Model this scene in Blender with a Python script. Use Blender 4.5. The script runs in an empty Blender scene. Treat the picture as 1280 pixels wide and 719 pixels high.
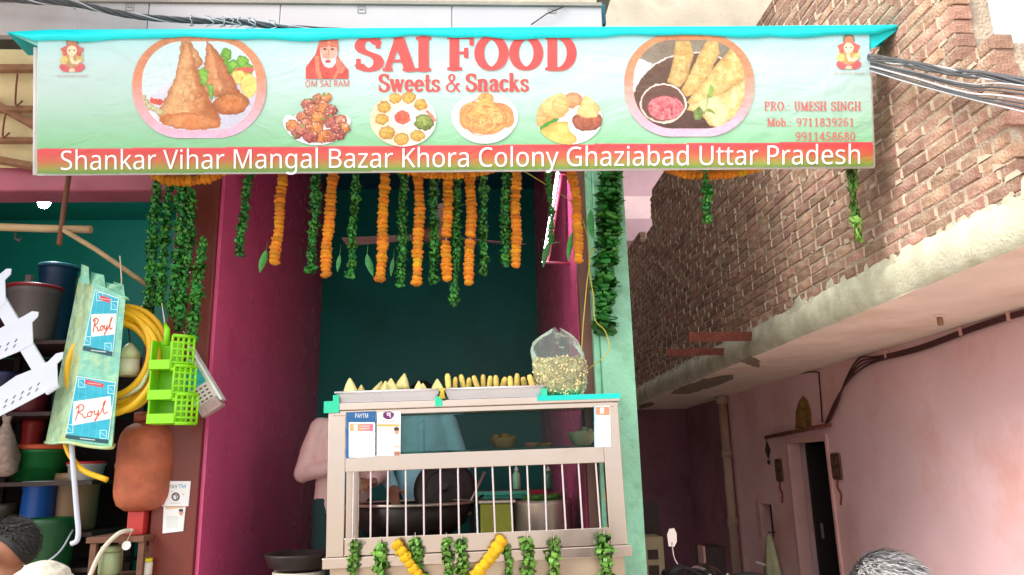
import bpy, bmesh, math, random
import numpy as np
from mathutils import Vector, Matrix

R = math.radians
random.seed(7)
rng = np.random.default_rng(7)
scene = bpy.context.scene
C = scene.collection

# ------------------------------------------------------------------ camera
# solved from the vanishing points of the shop depth lines and of the verticals
IW, IH, FPX, CAM_H = 1280.0, 719.0, 950.0, 1.65
_cx, _cy = 640.0, 359.5
_vy = (592.0, 589.0)
_xv = 640 - .024 * 3961
_yv = -(FPX * FPX + (_vy[0] - _cx) * (_xv - _cx)) / (_vy[1] - _cy)
ycam = np.array([(_vy[0] - _cx) / FPX, -(_vy[1] - _cy) / FPX, -1.0]); ycam /= np.linalg.norm(ycam)
zcam = np.array([(_xv - _cx) / FPX, -_yv / FPX, -1.0]); zcam /= np.linalg.norm(zcam)
xcam = np.cross(ycam, zcam)
CM = np.stack([xcam, ycam, zcam])            # world <- camera
cam_d = bpy.data.cameras.new('camera')
cam_d.sensor_fit = 'HORIZONTAL'; cam_d.sensor_width = 36.0
cam_d.lens = 36.0 * FPX / IW
cam_d.clip_start = .05; cam_d.clip_end = 500
cam = bpy.data.objects.new('camera', cam_d); C.objects.link(cam)
cam.matrix_world = Matrix.Translation((0, 0, CAM_H)) @ Matrix([list(r) for r in CM]).to_4x4()
scene.camera = cam

# ------------------------------------------------------------------ sky, sun, exposure
w = bpy.data.worlds.new('World'); scene.world = w; w.use_nodes = True
nt = w.node_tree
bg = nt.nodes['Background']
sky = nt.nodes.new('ShaderNodeTexSky'); sky.sky_type = 'NISHITA'; sky.sun_disc = False
SUN_EL, SUN_AZ = 38.0, 238.0                 # azimuth clockwise from +Y: behind and left of the camera
sky.sun_elevation = R(SUN_EL); sky.sun_rotation = R(SUN_AZ)
sky.air_density = 1.0; sky.dust_density = 6.0; sky.ozone_density = .6
hs = nt.nodes.new('ShaderNodeHueSaturation'); hs.inputs['Saturation'].default_value = .3
nt.links.new(sky.outputs[0], hs.inputs['Color'])
# overcast: an even white cloud layer over the clear-sky gradient
ov = nt.nodes.new('ShaderNodeMix'); ov.data_type = 'RGBA'; ov.inputs[0].default_value = .65; ov.inputs[7].default_value = (5.4, 5.5, 5.6, 1)
nt.links.new(hs.outputs[0], ov.inputs[6]); nt.links.new(ov.outputs[2], bg.inputs[0]); bg.inputs[1].default_value = .15
sd = bpy.data.lights.new('sun', 'SUN'); sd.energy = 1.3; sd.angle = R(25); sd.color = (1, .965, .91)
so = bpy.data.objects.new('sun', sd); C.objects.link(so)
_sv = Vector((math.sin(R(SUN_AZ)) * math.cos(R(SUN_EL)), math.cos(R(SUN_AZ)) * math.cos(R(SUN_EL)), math.sin(R(SUN_EL))))
so.rotation_euler = (-_sv).to_track_quat('-Z', 'Y').to_euler(); so.location = (-3, -6, 12)
scene.view_settings.view_transform = 'Standard'; scene.view_settings.look = 'None'
scene.view_settings.gamma = 1; scene.view_settings.use_curve_mapping = False
scene.view_settings.exposure = 1.1
try:
    scene.cycles.use_denoising = True
    scene.cycles.max_bounces = 10; scene.cycles.diffuse_bounces = 5; scene.cycles.transparent_max_bounces = 16
    scene.cycles.caustics_reflective = False; scene.cycles.caustics_refractive = False
    scene.cycles.sample_clamp_indirect = 6
except Exception: pass

# ------------------------------------------------------------------ pixel -> place
def ray(px, py): return CM @ np.array([(px - _cx) / FPX, -(py - _cy) / FPX, -1.0])
def W(px, py, Y):                            # on the plane Y = const
    r = ray(px, py); return Vector((r[0] * Y / r[1], Y, CAM_H + r[2] * Y / r[1]))
def WX(px, py, X):                           # on the plane X = const
    r = ray(px, py); return Vector((X, r[1] * X / r[0], CAM_H + r[2] * X / r[0]))
def WZ(px, py, Z):
    r = ray(px, py); t = (Z - CAM_H) / r[2]; return Vector((r[0] * t, r[1] * t, Z))
def PXM(Y): return Y / FPX                   # metres per pixel at depth Y

# ------------------------------------------------------------------ colours and materials
def s2l(c):
    return tuple(((v / 255) / 12.92 if v / 255 <= .04045 else ((v / 255 + .055) / 1.055) ** 2.4) for v in c)
MATS = {}
def mat(name, rgb, rough=.6, metal=0., var=.12, scale=6., bump=.0, bscale=60., spec=.5, stain=None, stain_amt=.0, stain_scale=2.,
        rand=0., island=False, specks=None, sss=0., emit=None, emit_s=0., coat=0., stretch=None):
    """procedural Principled: base colour with two scales of value noise, optional stains, relief and per-piece variation"""
    if name in MATS: return MATS[name]
    m = bpy.data.materials.new(name); m.use_nodes = True
    t = m.node_tree; n = t.nodes; L = t.links
    p = n['Principled BSDF']
    p.inputs['Roughness'].default_value = rough; p.inputs['Metallic'].default_value = metal
    p.inputs['Specular IOR Level'].default_value = spec
    p.inputs['Coat Weight'].default_value = coat
    col = s2l(rgb)
    tc = n.new('ShaderNodeTexCoord'); src = tc.outputs['Object']
    if stretch:
        mp = n.new('ShaderNodeMapping'); mp.inputs['Scale'].default_value = stretch
        L.new(src, mp.inputs[0]); src = mp.outputs[0]
    nz = n.new('ShaderNodeTexNoise'); nz.inputs['Scale'].default_value = scale; nz.inputs['Detail'].default_value = 6
    L.new(src, nz.inputs['Vector'])
    mr = n.new('ShaderNodeMapRange'); mr.inputs[1].default_value = .3; mr.inputs[2].default_value = .7
    mr.inputs[3].default_value = 1 - var; mr.inputs[4].default_value = 1 + var
    L.new(nz.outputs['Fac'], mr.inputs[0])
    mul = n.new('ShaderNodeVectorMath'); mul.operation = 'SCALE'; mul.inputs[0].default_value = col
    L.new(mr.outputs[0], mul.inputs['Scale'])
    out = mul.outputs[0]
    if stain:
        n2 = n.new('ShaderNodeTexNoise'); n2.inputs['Scale'].default_value = stain_scale; n2.inputs['Detail'].default_value = 9
        n2.inputs['Roughness'].default_value = .65
        L.new(src, n2.inputs['Vector'])
        r2 = n.new('ShaderNodeMapRange'); r2.inputs[1].default_value = .48; r2.inputs[2].default_value = .68
        r2.inputs[4].default_value = stain_amt; L.new(n2.outputs['Fac'], r2.inputs[0])
        mx = n.new('ShaderNodeMix'); mx.data_type = 'RGBA'
        L.new(r2.outputs[0], mx.inputs[0]); L.new(out, mx.inputs[6]); mx.inputs[7].default_value = (*s2l(stain), 1)
        out = mx.outputs[2]
    if rand:
        if island:
            g = n.new('ShaderNodeNewGeometry'); ro = g.outputs['Random Per Island']
        else:
            g = n.new('ShaderNodeObjectInfo'); ro = g.outputs['Random']
        r3 = n.new('ShaderNodeMapRange'); r3.inputs[3].default_value = 1 - rand; r3.inputs[4].default_value = 1 + rand
        L.new(ro, r3.inputs[0])
        h = n.new('ShaderNodeHueSaturation'); L.new(out, h.inputs['Color']); L.new(r3.outputs[0], h.inputs['Value'])
        m2 = n.new('ShaderNodeMath'); m2.operation = 'MULTIPLY'; m2.inputs[1].default_value = 7.31; L.new(ro, m2.inputs[0])
        fr = n.new('ShaderNodeMath'); fr.operation = 'FRACT'; L.new(m2.outputs[0], fr.inputs[0])
        r4 = n.new('ShaderNodeMapRange'); r4.inputs[3].default_value = .5 - rand * .045; r4.inputs[4].default_value = .5 + rand * .045
        L.new(fr.outputs[0], r4.inputs[0]); L.new(r4.outputs[0], h.inputs['Hue'])
        out = h.outputs[0]
    if specks:                                # chips, scuffs and drips: (colour, amount, scale, threshold)
        n5 = n.new('ShaderNodeTexNoise'); n5.inputs['Scale'].default_value = specks[2]; n5.inputs['Detail'].default_value = 12; n5.inputs['Roughness'].default_value = .72; n5.inputs['Distortion'].default_value = .6
        L.new(tc.outputs['Object'], n5.inputs['Vector'])
        r5 = n.new('ShaderNodeMapRange'); r5.inputs[1].default_value = specks[3]; r5.inputs[2].default_value = specks[3] + .035; r5.inputs[4].default_value = specks[1]; L.new(n5.outputs['Fac'], r5.inputs[0])
        m5 = n.new('ShaderNodeMix'); m5.data_type = 'RGBA'; L.new(r5.outputs[0], m5.inputs[0]); L.new(out, m5.inputs[6]); m5.inputs[7].default_value = (*s2l(specks[0]), 1); out = m5.outputs[2]
    L.new(out, p.inputs['Base Color'])
    nr = n.new('ShaderNodeMapRange'); nr.inputs[3].default_value = max(.03, rough - .12); nr.inputs[4].default_value = min(1, rough + .12)
    L.new(nz.outputs['Fac'], nr.inputs[0]); L.new(nr.outputs[0], p.inputs['Roughness'])
    if bump:
        nb = n.new('ShaderNodeTexNoise'); nb.inputs['Scale'].default_value = bscale; nb.inputs['Detail'].default_value = 8
        L.new(src, nb.inputs['Vector'])
        b = n.new('ShaderNodeBump'); b.inputs['Strength'].default_value = min(1, bump); b.inputs['Distance'].default_value = .02
        L.new(nb.outputs['Fac'], b.inputs['Height']); L.new(b.outputs[0], p.inputs['Normal'])
    if sss:
        p.inputs['Subsurface Weight'].default_value = sss; p.inputs['Subsurface Radius'].default_value = (.01, .006, .003)
    if emit:
        p.inputs['Emission Color'].default_value = (*s2l(emit), 1); p.inputs['Emission Strength'].default_value = emit_s
    MATS[name] = m
    return m

def clear_mat(name, rgb, mixf=.75, rough=.08, wrinkle=0., wscale=20., haze=1.):
    """thin clear sheet (glass, film): mostly see-through, the rest gloss and a little haze"""
    if name in MATS: return MATS[name]
    m = bpy.data.materials.new(name); m.use_nodes = True
    t = m.node_tree; n = t.nodes; L = t.links; n.clear()
    o = n.new('ShaderNodeOutputMaterial'); tr = n.new('ShaderNodeBsdfTransparent'); tr.inputs[0].default_value = (*s2l(rgb), 1)
    pr = n.new('ShaderNodeBsdfPrincipled'); pr.inputs['Roughness'].default_value = rough
    pr.inputs['Base Color'].default_value = (*(v * haze for v in s2l(rgb)), 1); pr.inputs['Specular IOR Level'].default_value = .8
    fr = n.new('ShaderNodeFresnel'); fr.inputs[0].default_value = 1.45
    ad = n.new('ShaderNodeMath'); ad.operation = 'ADD'; ad.use_clamp = True; ad.inputs[1].default_value = 1 - mixf
    L.new(fr.outputs[0], ad.inputs[0])
    if wrinkle:
        tc = n.new('ShaderNodeTexCoord'); nz = n.new('ShaderNodeTexNoise'); nz.inputs['Scale'].default_value = wscale; nz.inputs['Detail'].default_value = 4
        nz.inputs['Distortion'].default_value = 1.5
        L.new(tc.outputs['Object'], nz.inputs['Vector'])
        b = n.new('ShaderNodeBump'); b.inputs['Strength'].default_value = wrinkle; b.inputs['Distance'].default_value = .03
        L.new(nz.outputs['Fac'], b.inputs['Height']); L.new(b.outputs[0], pr.inputs['Normal']); L.new(b.outputs[0], fr.inputs['Normal'])
    mx = n.new('ShaderNodeMixShader'); L.new(ad.outputs[0], mx.inputs[0]); L.new(tr.outputs[0], mx.inputs[1]); L.new(pr.outputs[0], mx.inputs[2])
    L.new(mx.outputs[0], o.inputs[0]); MATS[name] = m
    return m

def print_mat():
    if 'print' in MATS: return MATS['print']
    m = bpy.data.materials.new('print'); m.use_nodes = True
    n = m.node_tree.nodes; p = n['Principled BSDF']
    a = n.new('ShaderNodeAttribute'); a.attribute_name = 'ink'
    m.node_tree.links.new(a.outputs['Color'], p.inputs['Base Color']); p.inputs['Roughness'].default_value = .42
    tc = n.new('ShaderNodeTexCoord'); mp = n.new('ShaderNodeMapping'); mp.inputs['Scale'].default_value = (1.4, 1, 2.6); mp.inputs['Rotation'].default_value = (0, .6, 0)
    nz = n.new('ShaderNodeTexNoise'); nz.inputs['Scale'].default_value = 2.2; nz.inputs['Detail'].default_value = 3; nz.inputs['Distortion'].default_value = 1.2
    b = n.new('ShaderNodeBump'); b.inputs['Strength'].default_value = .28; b.inputs['Distance'].default_value = .06
    L = m.node_tree.links; L.new(tc.outputs['Object'], mp.inputs[0]); L.new(mp.outputs[0], nz.inputs['Vector']); L.new(nz.outputs['Fac'], b.inputs['Height']); L.new(b.outputs[0], p.inputs['Normal'])
    MATS['print'] = m
    return m

# ------------------------------------------------------------------ objects
WLOC = {}
def _props(o, label=None, cat=None, group=None, kind=None):
    if label: o['label'] = label
    if cat: o['category'] = cat
    if group: o['group'] = group
    if kind: o['kind'] = kind
    return o
def thing(name, label, cat, loc, group=None, rot=(0, 0, 0)):
    o = bpy.data.objects.new(name, None); C.objects.link(o); o.empty_display_size = .1
    o.location = loc; o.rotation_euler = rot; WLOC[o.name] = Vector(loc)
    return _props(o, label, cat, group)
def link_mesh(name, me, org, parent=None, **kw):
    """org: world place of the mesh's origin; parents are never rotated before their children are linked"""
    o = bpy.data.objects.new(name, me); C.objects.link(o); WLOC[o.name] = Vector(org)
    if parent is not None:
        o.parent = parent; o.location = Vector(org) - WLOC[parent.name]
    else: o.location = org
    return _props(o, **kw)

class MB:
    """collects world-space shapes and links them as ONE mesh object"""
    def __init__(s): s.v = []; s.f = []; s.m = []; s.sm = []
    def add(s, vs, fs, mi=0, smooth=False):
        b = len(s.v); s.v += [tuple(v) for v in vs]
        for f in fs: s.f.append(tuple(i + b for i in f)); s.m.append(mi); s.sm.append(smooth)
        return s
    def box(s, x0, x1, y0, y1, z0, z1, mi=0):
        vs = [(x, y, z) for x in (x0, x1) for y in (y0, y1) for z in (z0, z1)]
        return s.add(vs, [(0, 1, 3, 2), (4, 6, 7, 5), (0, 4, 5, 1), (2, 3, 7, 6), (0, 2, 6, 4), (1, 5, 7, 3)], mi)
    def obox(s, c, size, mtx=None, mi=0, taper=1.):
        c = Vector(c); hx, hy, hz = size[0] / 2, size[1] / 2, size[2] / 2
        vs = []
        for x in (-1, 1):
            for y in (-1, 1):
                for z in (-1, 1):
                    k = taper if z > 0 else 1
                    p = Vector((x * hx * k, y * hy * k, z * hz)); vs.append(c + (mtx @ p if mtx else p))
        return s.add(vs, [(0, 1, 3, 2), (4, 6, 7, 5), (0, 4, 5, 1), (2, 3, 7, 6), (0, 2, 6, 4), (1, 5, 7, 3)], mi)
    def bar(s, a, b, wd, th, up=(0, 0, 1), mi=0):
        a, b = Vector(a), Vector(b); d = (b - a); l = d.length; d.normalize()
        u = Vector(up); x = d.cross(u)
        if x.length < 1e-4: x = d.cross(Vector((0, 1, 0)))
        x.normalize(); u = x.cross(d)
        return s.obox((a + b) / 2, (l, wd, th), Matrix((d, x, u)).transposed(), mi)
    def tube(s, pts, r, seg=8, cap=True, mi=0, smooth=True, flat=1.):
        pts = [Vector(p) for p in pts]; n = len(pts)
        rs = r if isinstance(r, (list, tuple)) else [r] * n
        t0 = (pts[1] - pts[0]).normalized()
        a = t0.cross(Vector((0, 0, 1)));
        if a.length < .1: a = t0.cross(Vector((0, 1, 0)))
        a.normalize(); vs = []
        for i, p in enumerate(pts):
            t = (pts[min(i + 1, n - 1)] - pts[max(i - 1, 0)])
            if t.length < 1e-9: t = t0.copy()
            t.normalize(); a = (a - t * a.dot(t)).normalized(); b = t.cross(a)
            for k in range(seg):
                q = 2 * math.pi * k / seg; vs.append(p + (a * math.cos(q) + b * math.sin(q) * flat) * rs[i])
        fs = [(i * seg + k, i * seg + (k + 1) % seg, (i + 1) * seg + (k + 1) % seg, (i + 1) * seg + k) for i in range(n - 1) for k in range(seg)]
        s.add(vs, fs, mi, smooth)
        if cap:
            b = len(s.v) - n * seg
            s.f += [tuple(b + k for k in reversed(range(seg))), tuple(b + (n - 1) * seg + k for k in range(seg))]; s.m += [mi, mi]; s.sm += [False, False]
        return s
    def lathe(s, prof, c, seg=24, mi=0, smooth=True, mtx=None, sx=1., sy=1., wob=None):
        """prof: (radius, z) from bottom to top about the vertical through c"""
        c = Vector(c); vs = []
        for (r, z) in prof:
            for k in range(seg):
                q = 2 * math.pi * k / seg; rr = r * (wob(q, z) if wob else 1)
                p = Vector((rr * math.cos(q) * sx, rr * math.sin(q) * sy, z)); vs.append(c + (mtx @ p if mtx else p))
        n = len(prof)
        fs = [(i * seg + k, i * seg + (k + 1) % seg, (i + 1) * seg + (k + 1) % seg, (i + 1) * seg + k) for i in range(n - 1) for k in range(seg)]
        s.add(vs, fs, mi, smooth)
        b = len(s.v) - n * seg
        if prof[0][0] > 1e-5: s.f.append(tuple(b + k for k in reversed(range(seg)))); s.m.append(mi); s.sm.append(False)
        if prof[-1][0] > 1e-5: s.f.append(tuple(b + (n - 1) * seg + k for k in range(seg))); s.m.append(mi); s.sm.append(False)
        return s
    def prism(s, pts, ext, mi=0):
        """polygon pts (3-D, planar) extruded by the vector ext"""
        n = len(pts); e = Vector(ext); vs = [Vector(p) for p in pts] + [Vector(p) + e for p in pts]
        fs = [tuple(range(n)), tuple(n + i for i in reversed(range(n)))] + [(i, i + n, (i + 1) % n + n, (i + 1) % n) for i in range(n)]
        return s.add(vs, fs, mi)
    def ell(s, c, r, seg=14, rings=9, mi=0, mtx=None):
        prof = [(math.sin(math.pi * i / rings), -math.cos(math.pi * i / rings)) for i in range(rings + 1)]
        prof[0] = (0.0001, -1); prof[-1] = (0.0001, 1)
        c = Vector(c); vs = []
        for (rr, z) in prof:
            for k in range(seg):
                q = 2 * math.pi * k / seg; p = Vector((rr * math.cos(q) * r[0], rr * math.sin(q) * r[1], z * r[2])); vs.append(c + (mtx @ p if mtx else p))
        fs = [(i * seg + k, i * seg + (k + 1) % seg, (i + 1) * seg + (k + 1) % seg, (i + 1) * seg + k) for i in range(rings) for k in range(seg)]
        return s.add(vs, fs, mi, True)
    def mesh(s, name, mats, org):
        me = bpy.data.meshes.new(name); org = Vector(org)
        me.from_pydata([(v[0] - org.x, v[1] - org.y, v[2] - org.z) for v in s.v], [], s.f)
        for m in (mats if isinstance(mats, (list, tuple)) else [mats]): me.materials.append(m)
        me.polygons.foreach_set('material_index', s.m); me.polygons.foreach_set('use_smooth', s.sm)
        me.update(); bm = bmesh.new(); bm.from_mesh(me); bmesh.ops.recalc_face_normals(bm, faces=bm.faces); bm.to_mesh(me); bm.free()
        return me
    def build(s, name, mats, parent=None, bevel=0., org=None, **kw):
        if org is None:
            a = np.array([tuple(v) for v in s.v]); lo, hi = a.min(0), a.max(0)
            org = Vector(((lo[0] + hi[0]) / 2, (lo[1] + hi[1]) / 2, lo[2]))
        o = link_mesh(name, s.mesh(name, mats, org), org, parent, **kw)
        if bevel:
            b = o.modifiers.new('bevel', 'BEVEL'); b.width = bevel; b.segments = 2; b.limit_method = 'ANGLE'; b.angle_limit = R(40)
        return o

def smooth_path(pts, n=8):
    """Catmull-Rom through the points"""
    P = [Vector(p) for p in pts]; P = [P[0] * 2 - P[1]] + P + [P[-1] * 2 - P[-2]]; out = []
    for i in range(1, len(P) - 2):
        for k in range(n):
            t = k / n; a, b, c, d = P[i - 1], P[i], P[i + 1], P[i + 2]
            out.append(.5 * ((2 * b) + (c - a) * t + (2 * a - 5 * b + 4 * c - d) * t * t + (3 * b - a - 3 * c + d) * t ** 3))
    out.append(P[-2]); return out
ORD = ['first', 'second', 'third', 'fourth', 'fifth', 'sixth', 'seventh', 'eighth', 'ninth', 'tenth', 'eleventh', 'twelfth', 'thirteenth', 'fourteenth']

# ------------------------------------------------------------------ flat print: a small painter for pictures on the banner, packs and notices
class Canvas:
    def __init__(s, x0, y0, x1, y1, ss=2.):
        nx = int((x1 - x0) * ss) + 1; ny = int((y1 - y0) * ss) + 1; s.ss = ss
        s.X, s.Y = np.meshgrid(np.linspace(x0, x1, nx), np.linspace(y0, y1, ny))
        s.GX, s.GY = s.X, s.Y
        s.C = np.ones((ny, nx, 3)) * .9; s.A = np.zeros((ny, nx)); s.sh = (ny, nx)
    def noise(s, sc, seed=0, oct=3):
        out = np.zeros(s.sh); amp = 1.; tot = 0.
        for o in range(oct):
            g = np.random.default_rng(seed * 31 + o).random((64, 64))
            u = (s.X / sc * 2 ** o) % 63; v = (s.Y / sc * 2 ** o) % 63
            i = u.astype(int); j = v.astype(int); fu = u - i; fv = v - j
            fu = fu * fu * (3 - 2 * fu); fv = fv * fv * (3 - 2 * fv)
            a = g[j, i] * (1 - fu) + g[j, (i + 1) % 64] * fu; b = g[(j + 1) % 64, i] * (1 - fu) + g[(j + 1) % 64, (i + 1) % 64] * fu
            out += amp * (a * (1 - fv) + b * fv); tot += amp; amp *= .55
        return out / tot
    def warp(s, amp, sc, seed=3):
        """roughen the outlines painted from here on"""
        a, b = s.noise(sc, seed, 3), s.noise(sc, seed + 1, 3); s.X = s.X + (a - .5) * 4 * amp; s.Y = s.Y + (b - .5) * 4 * amp
    def ell(s, cx, cy, rx, ry, rot=0.):
        c, q = math.cos(R(rot)), math.sin(R(rot)); dx, dy = s.X - cx, s.Y - cy
        u = (dx * c + dy * q) / rx; v = (-dx * q + dy * c) / ry
        return (np.sqrt(u * u + v * v) - 1) * min(rx, ry)
    def rrect(s, x0, y0, x1, y1, r):
        dx = np.abs(s.X - (x0 + x1) / 2) - (x1 - x0) / 2 + r; dy = np.abs(s.Y - (y0 + y1) / 2) - (y1 - y0) / 2 + r
        return np.sqrt(np.maximum(dx, 0) ** 2 + np.maximum(dy, 0) ** 2) + np.minimum(np.maximum(dx, dy), 0) - r
    def poly(s, pts):
        d = np.full(s.sh, 1e9); ins = np.zeros(s.sh, bool); n = len(pts)
        for i in range(n):
            (ax, ay), (bx, by) = pts[i], pts[(i + 1) % n]
            ex, ey = bx - ax, by - ay; wx, wy = s.X - ax, s.Y - ay
            t = np.clip((wx * ex + wy * ey) / (ex * ex + ey * ey + 1e-9), 0, 1)
            d = np.minimum(d, (wx - ex * t) ** 2 + (wy - ey * t) ** 2)
            c = (ay > s.Y) != (by > s.Y)
            ins ^= c & (s.X < (bx - ax) * (s.Y - ay) / ((by - ay) if by != ay else 1e-9) + ax)
        d = np.sqrt(d); return np.where(ins, -d, d)
    def seg(s, pts, wd):
        d = np.full(s.sh, 1e9)
        for (ax, ay), (bx, by) in zip(pts[:-1], pts[1:]):
            ex, ey = bx - ax, by - ay; wx, wy = s.X - ax, s.Y - ay
            t = np.clip((wx * ex + wy * ey) / (ex * ex + ey * ey + 1e-9), 0, 1)
            d = np.minimum(d, (wx - ex * t) ** 2 + (wy - ey * t) ** 2)
        return np.sqrt(d) - wd / 2
    def fill(s, sdf, col, col2=None, mix=None, edge=None, soft=1., a=1., opaque=True, clip=None):
        """col2 blended by mix (0..1 array); edge: colour towards the rim of the shape"""
        m = np.clip(.5 - sdf * s.ss / soft, 0, 1)
        if clip is not None: m = m * np.clip(.5 - clip * s.ss, 0, 1)
        c = np.ones(s.sh + (3,)) * np.array(s2l(col))
        if col2 is not None:
            k = np.clip(mix, 0, 1)[..., None]; c = c * (1 - k) + np.array(s2l(col2)) * k
        if edge is not None:
            k = np.exp(-np.maximum(-sdf, 0) / edge[1])[..., None] * .8; c = c * (1 - k) + np.array(s2l(edge[0])) * k
        if opaque: s.A = np.maximum(s.A, m)
        m = (m * a)[..., None]; s.C = s.C * (1 - m) + c * m
    def mesh(s, name, fn):
        ny, nx = s.sh; P = fn(s.GX.ravel(), s.GY.ravel())
        keep = (s.A[:-1, :-1] > .5) & (s.A[1:, :-1] > .5) & (s.A[:-1, 1:] > .5) & (s.A[1:, 1:] > .5)
        j, i = np.nonzero(keep); q = j * nx + i
        F = np.stack([q, q + nx, q + nx + 1, q + 1], 1)
        used = np.unique(F); mp = np.zeros(ny * nx, int); mp[used] = np.arange(len(used))
        return raw_mesh(name, P[used], mp[F], s.C.reshape(-1, 3)[used])
def raw_mesh(name, P, F, col=None):
    org = Vector(P.mean(0)); me = bpy.data.meshes.new(name)
    me.vertices.add(len(P)); me.vertices.foreach_set('co', (P - np.array(org)).astype(np.float32).ravel())
    me.loops.add(F.size); me.loops.foreach_set('vertex_index', F.astype(np.int32).ravel())
    me.polygons.add(len(F)); me.polygons.foreach_set('loop_start', np.arange(0, F.size, F.shape[1], dtype=np.int32))
    me.polygons.foreach_set('loop_total', np.full(len(F), F.shape[1], dtype=np.int32))
    me.update(calc_edges=True)
    if col is not None:
        a = me.color_attributes.new('ink', 'FLOAT_COLOR', 'POINT')
        a.data.foreach_set('color', np.concatenate([col, np.ones((len(col), 1))], 1).astype(np.float32).ravel())
        me.materials.append(print_mat())
    return me, org
class Plane:
    """a plane in the place, addressed by the pixels it covers"""
    def __init__(s, p, n): s.p = np.array(p, float); s.n = np.array(n, float); s.n /= np.linalg.norm(s.n)
    def at(s, off=0.):
        def fn(px, py):
            d = np.stack([(px - _cx) / FPX, -(py - _cy) / FPX, -np.ones_like(px)], 1) @ CM.T
            o = np.array([0, 0, CAM_H]); t = ((s.p + s.n * off - o) @ s.n) / (d @ s.n)
            return o + d * t[:, None]
        return fn
    def pt(s, px, py, off=0.): return Vector(s.at(off)(np.array([float(px)]), np.array([float(py)]))[0])

# --- slab-serif lettering drawn with an elliptical nib, and sans lettering from the built-in font
def arc(cx, cy, rx, ry, a0, a1, n=14):
    return [(cx + rx * math.cos(R(a0 + (a1 - a0) * i / n)), cy + ry * math.sin(R(a0 + (a1 - a0) * i / n))) for i in range(n + 1)]
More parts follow.
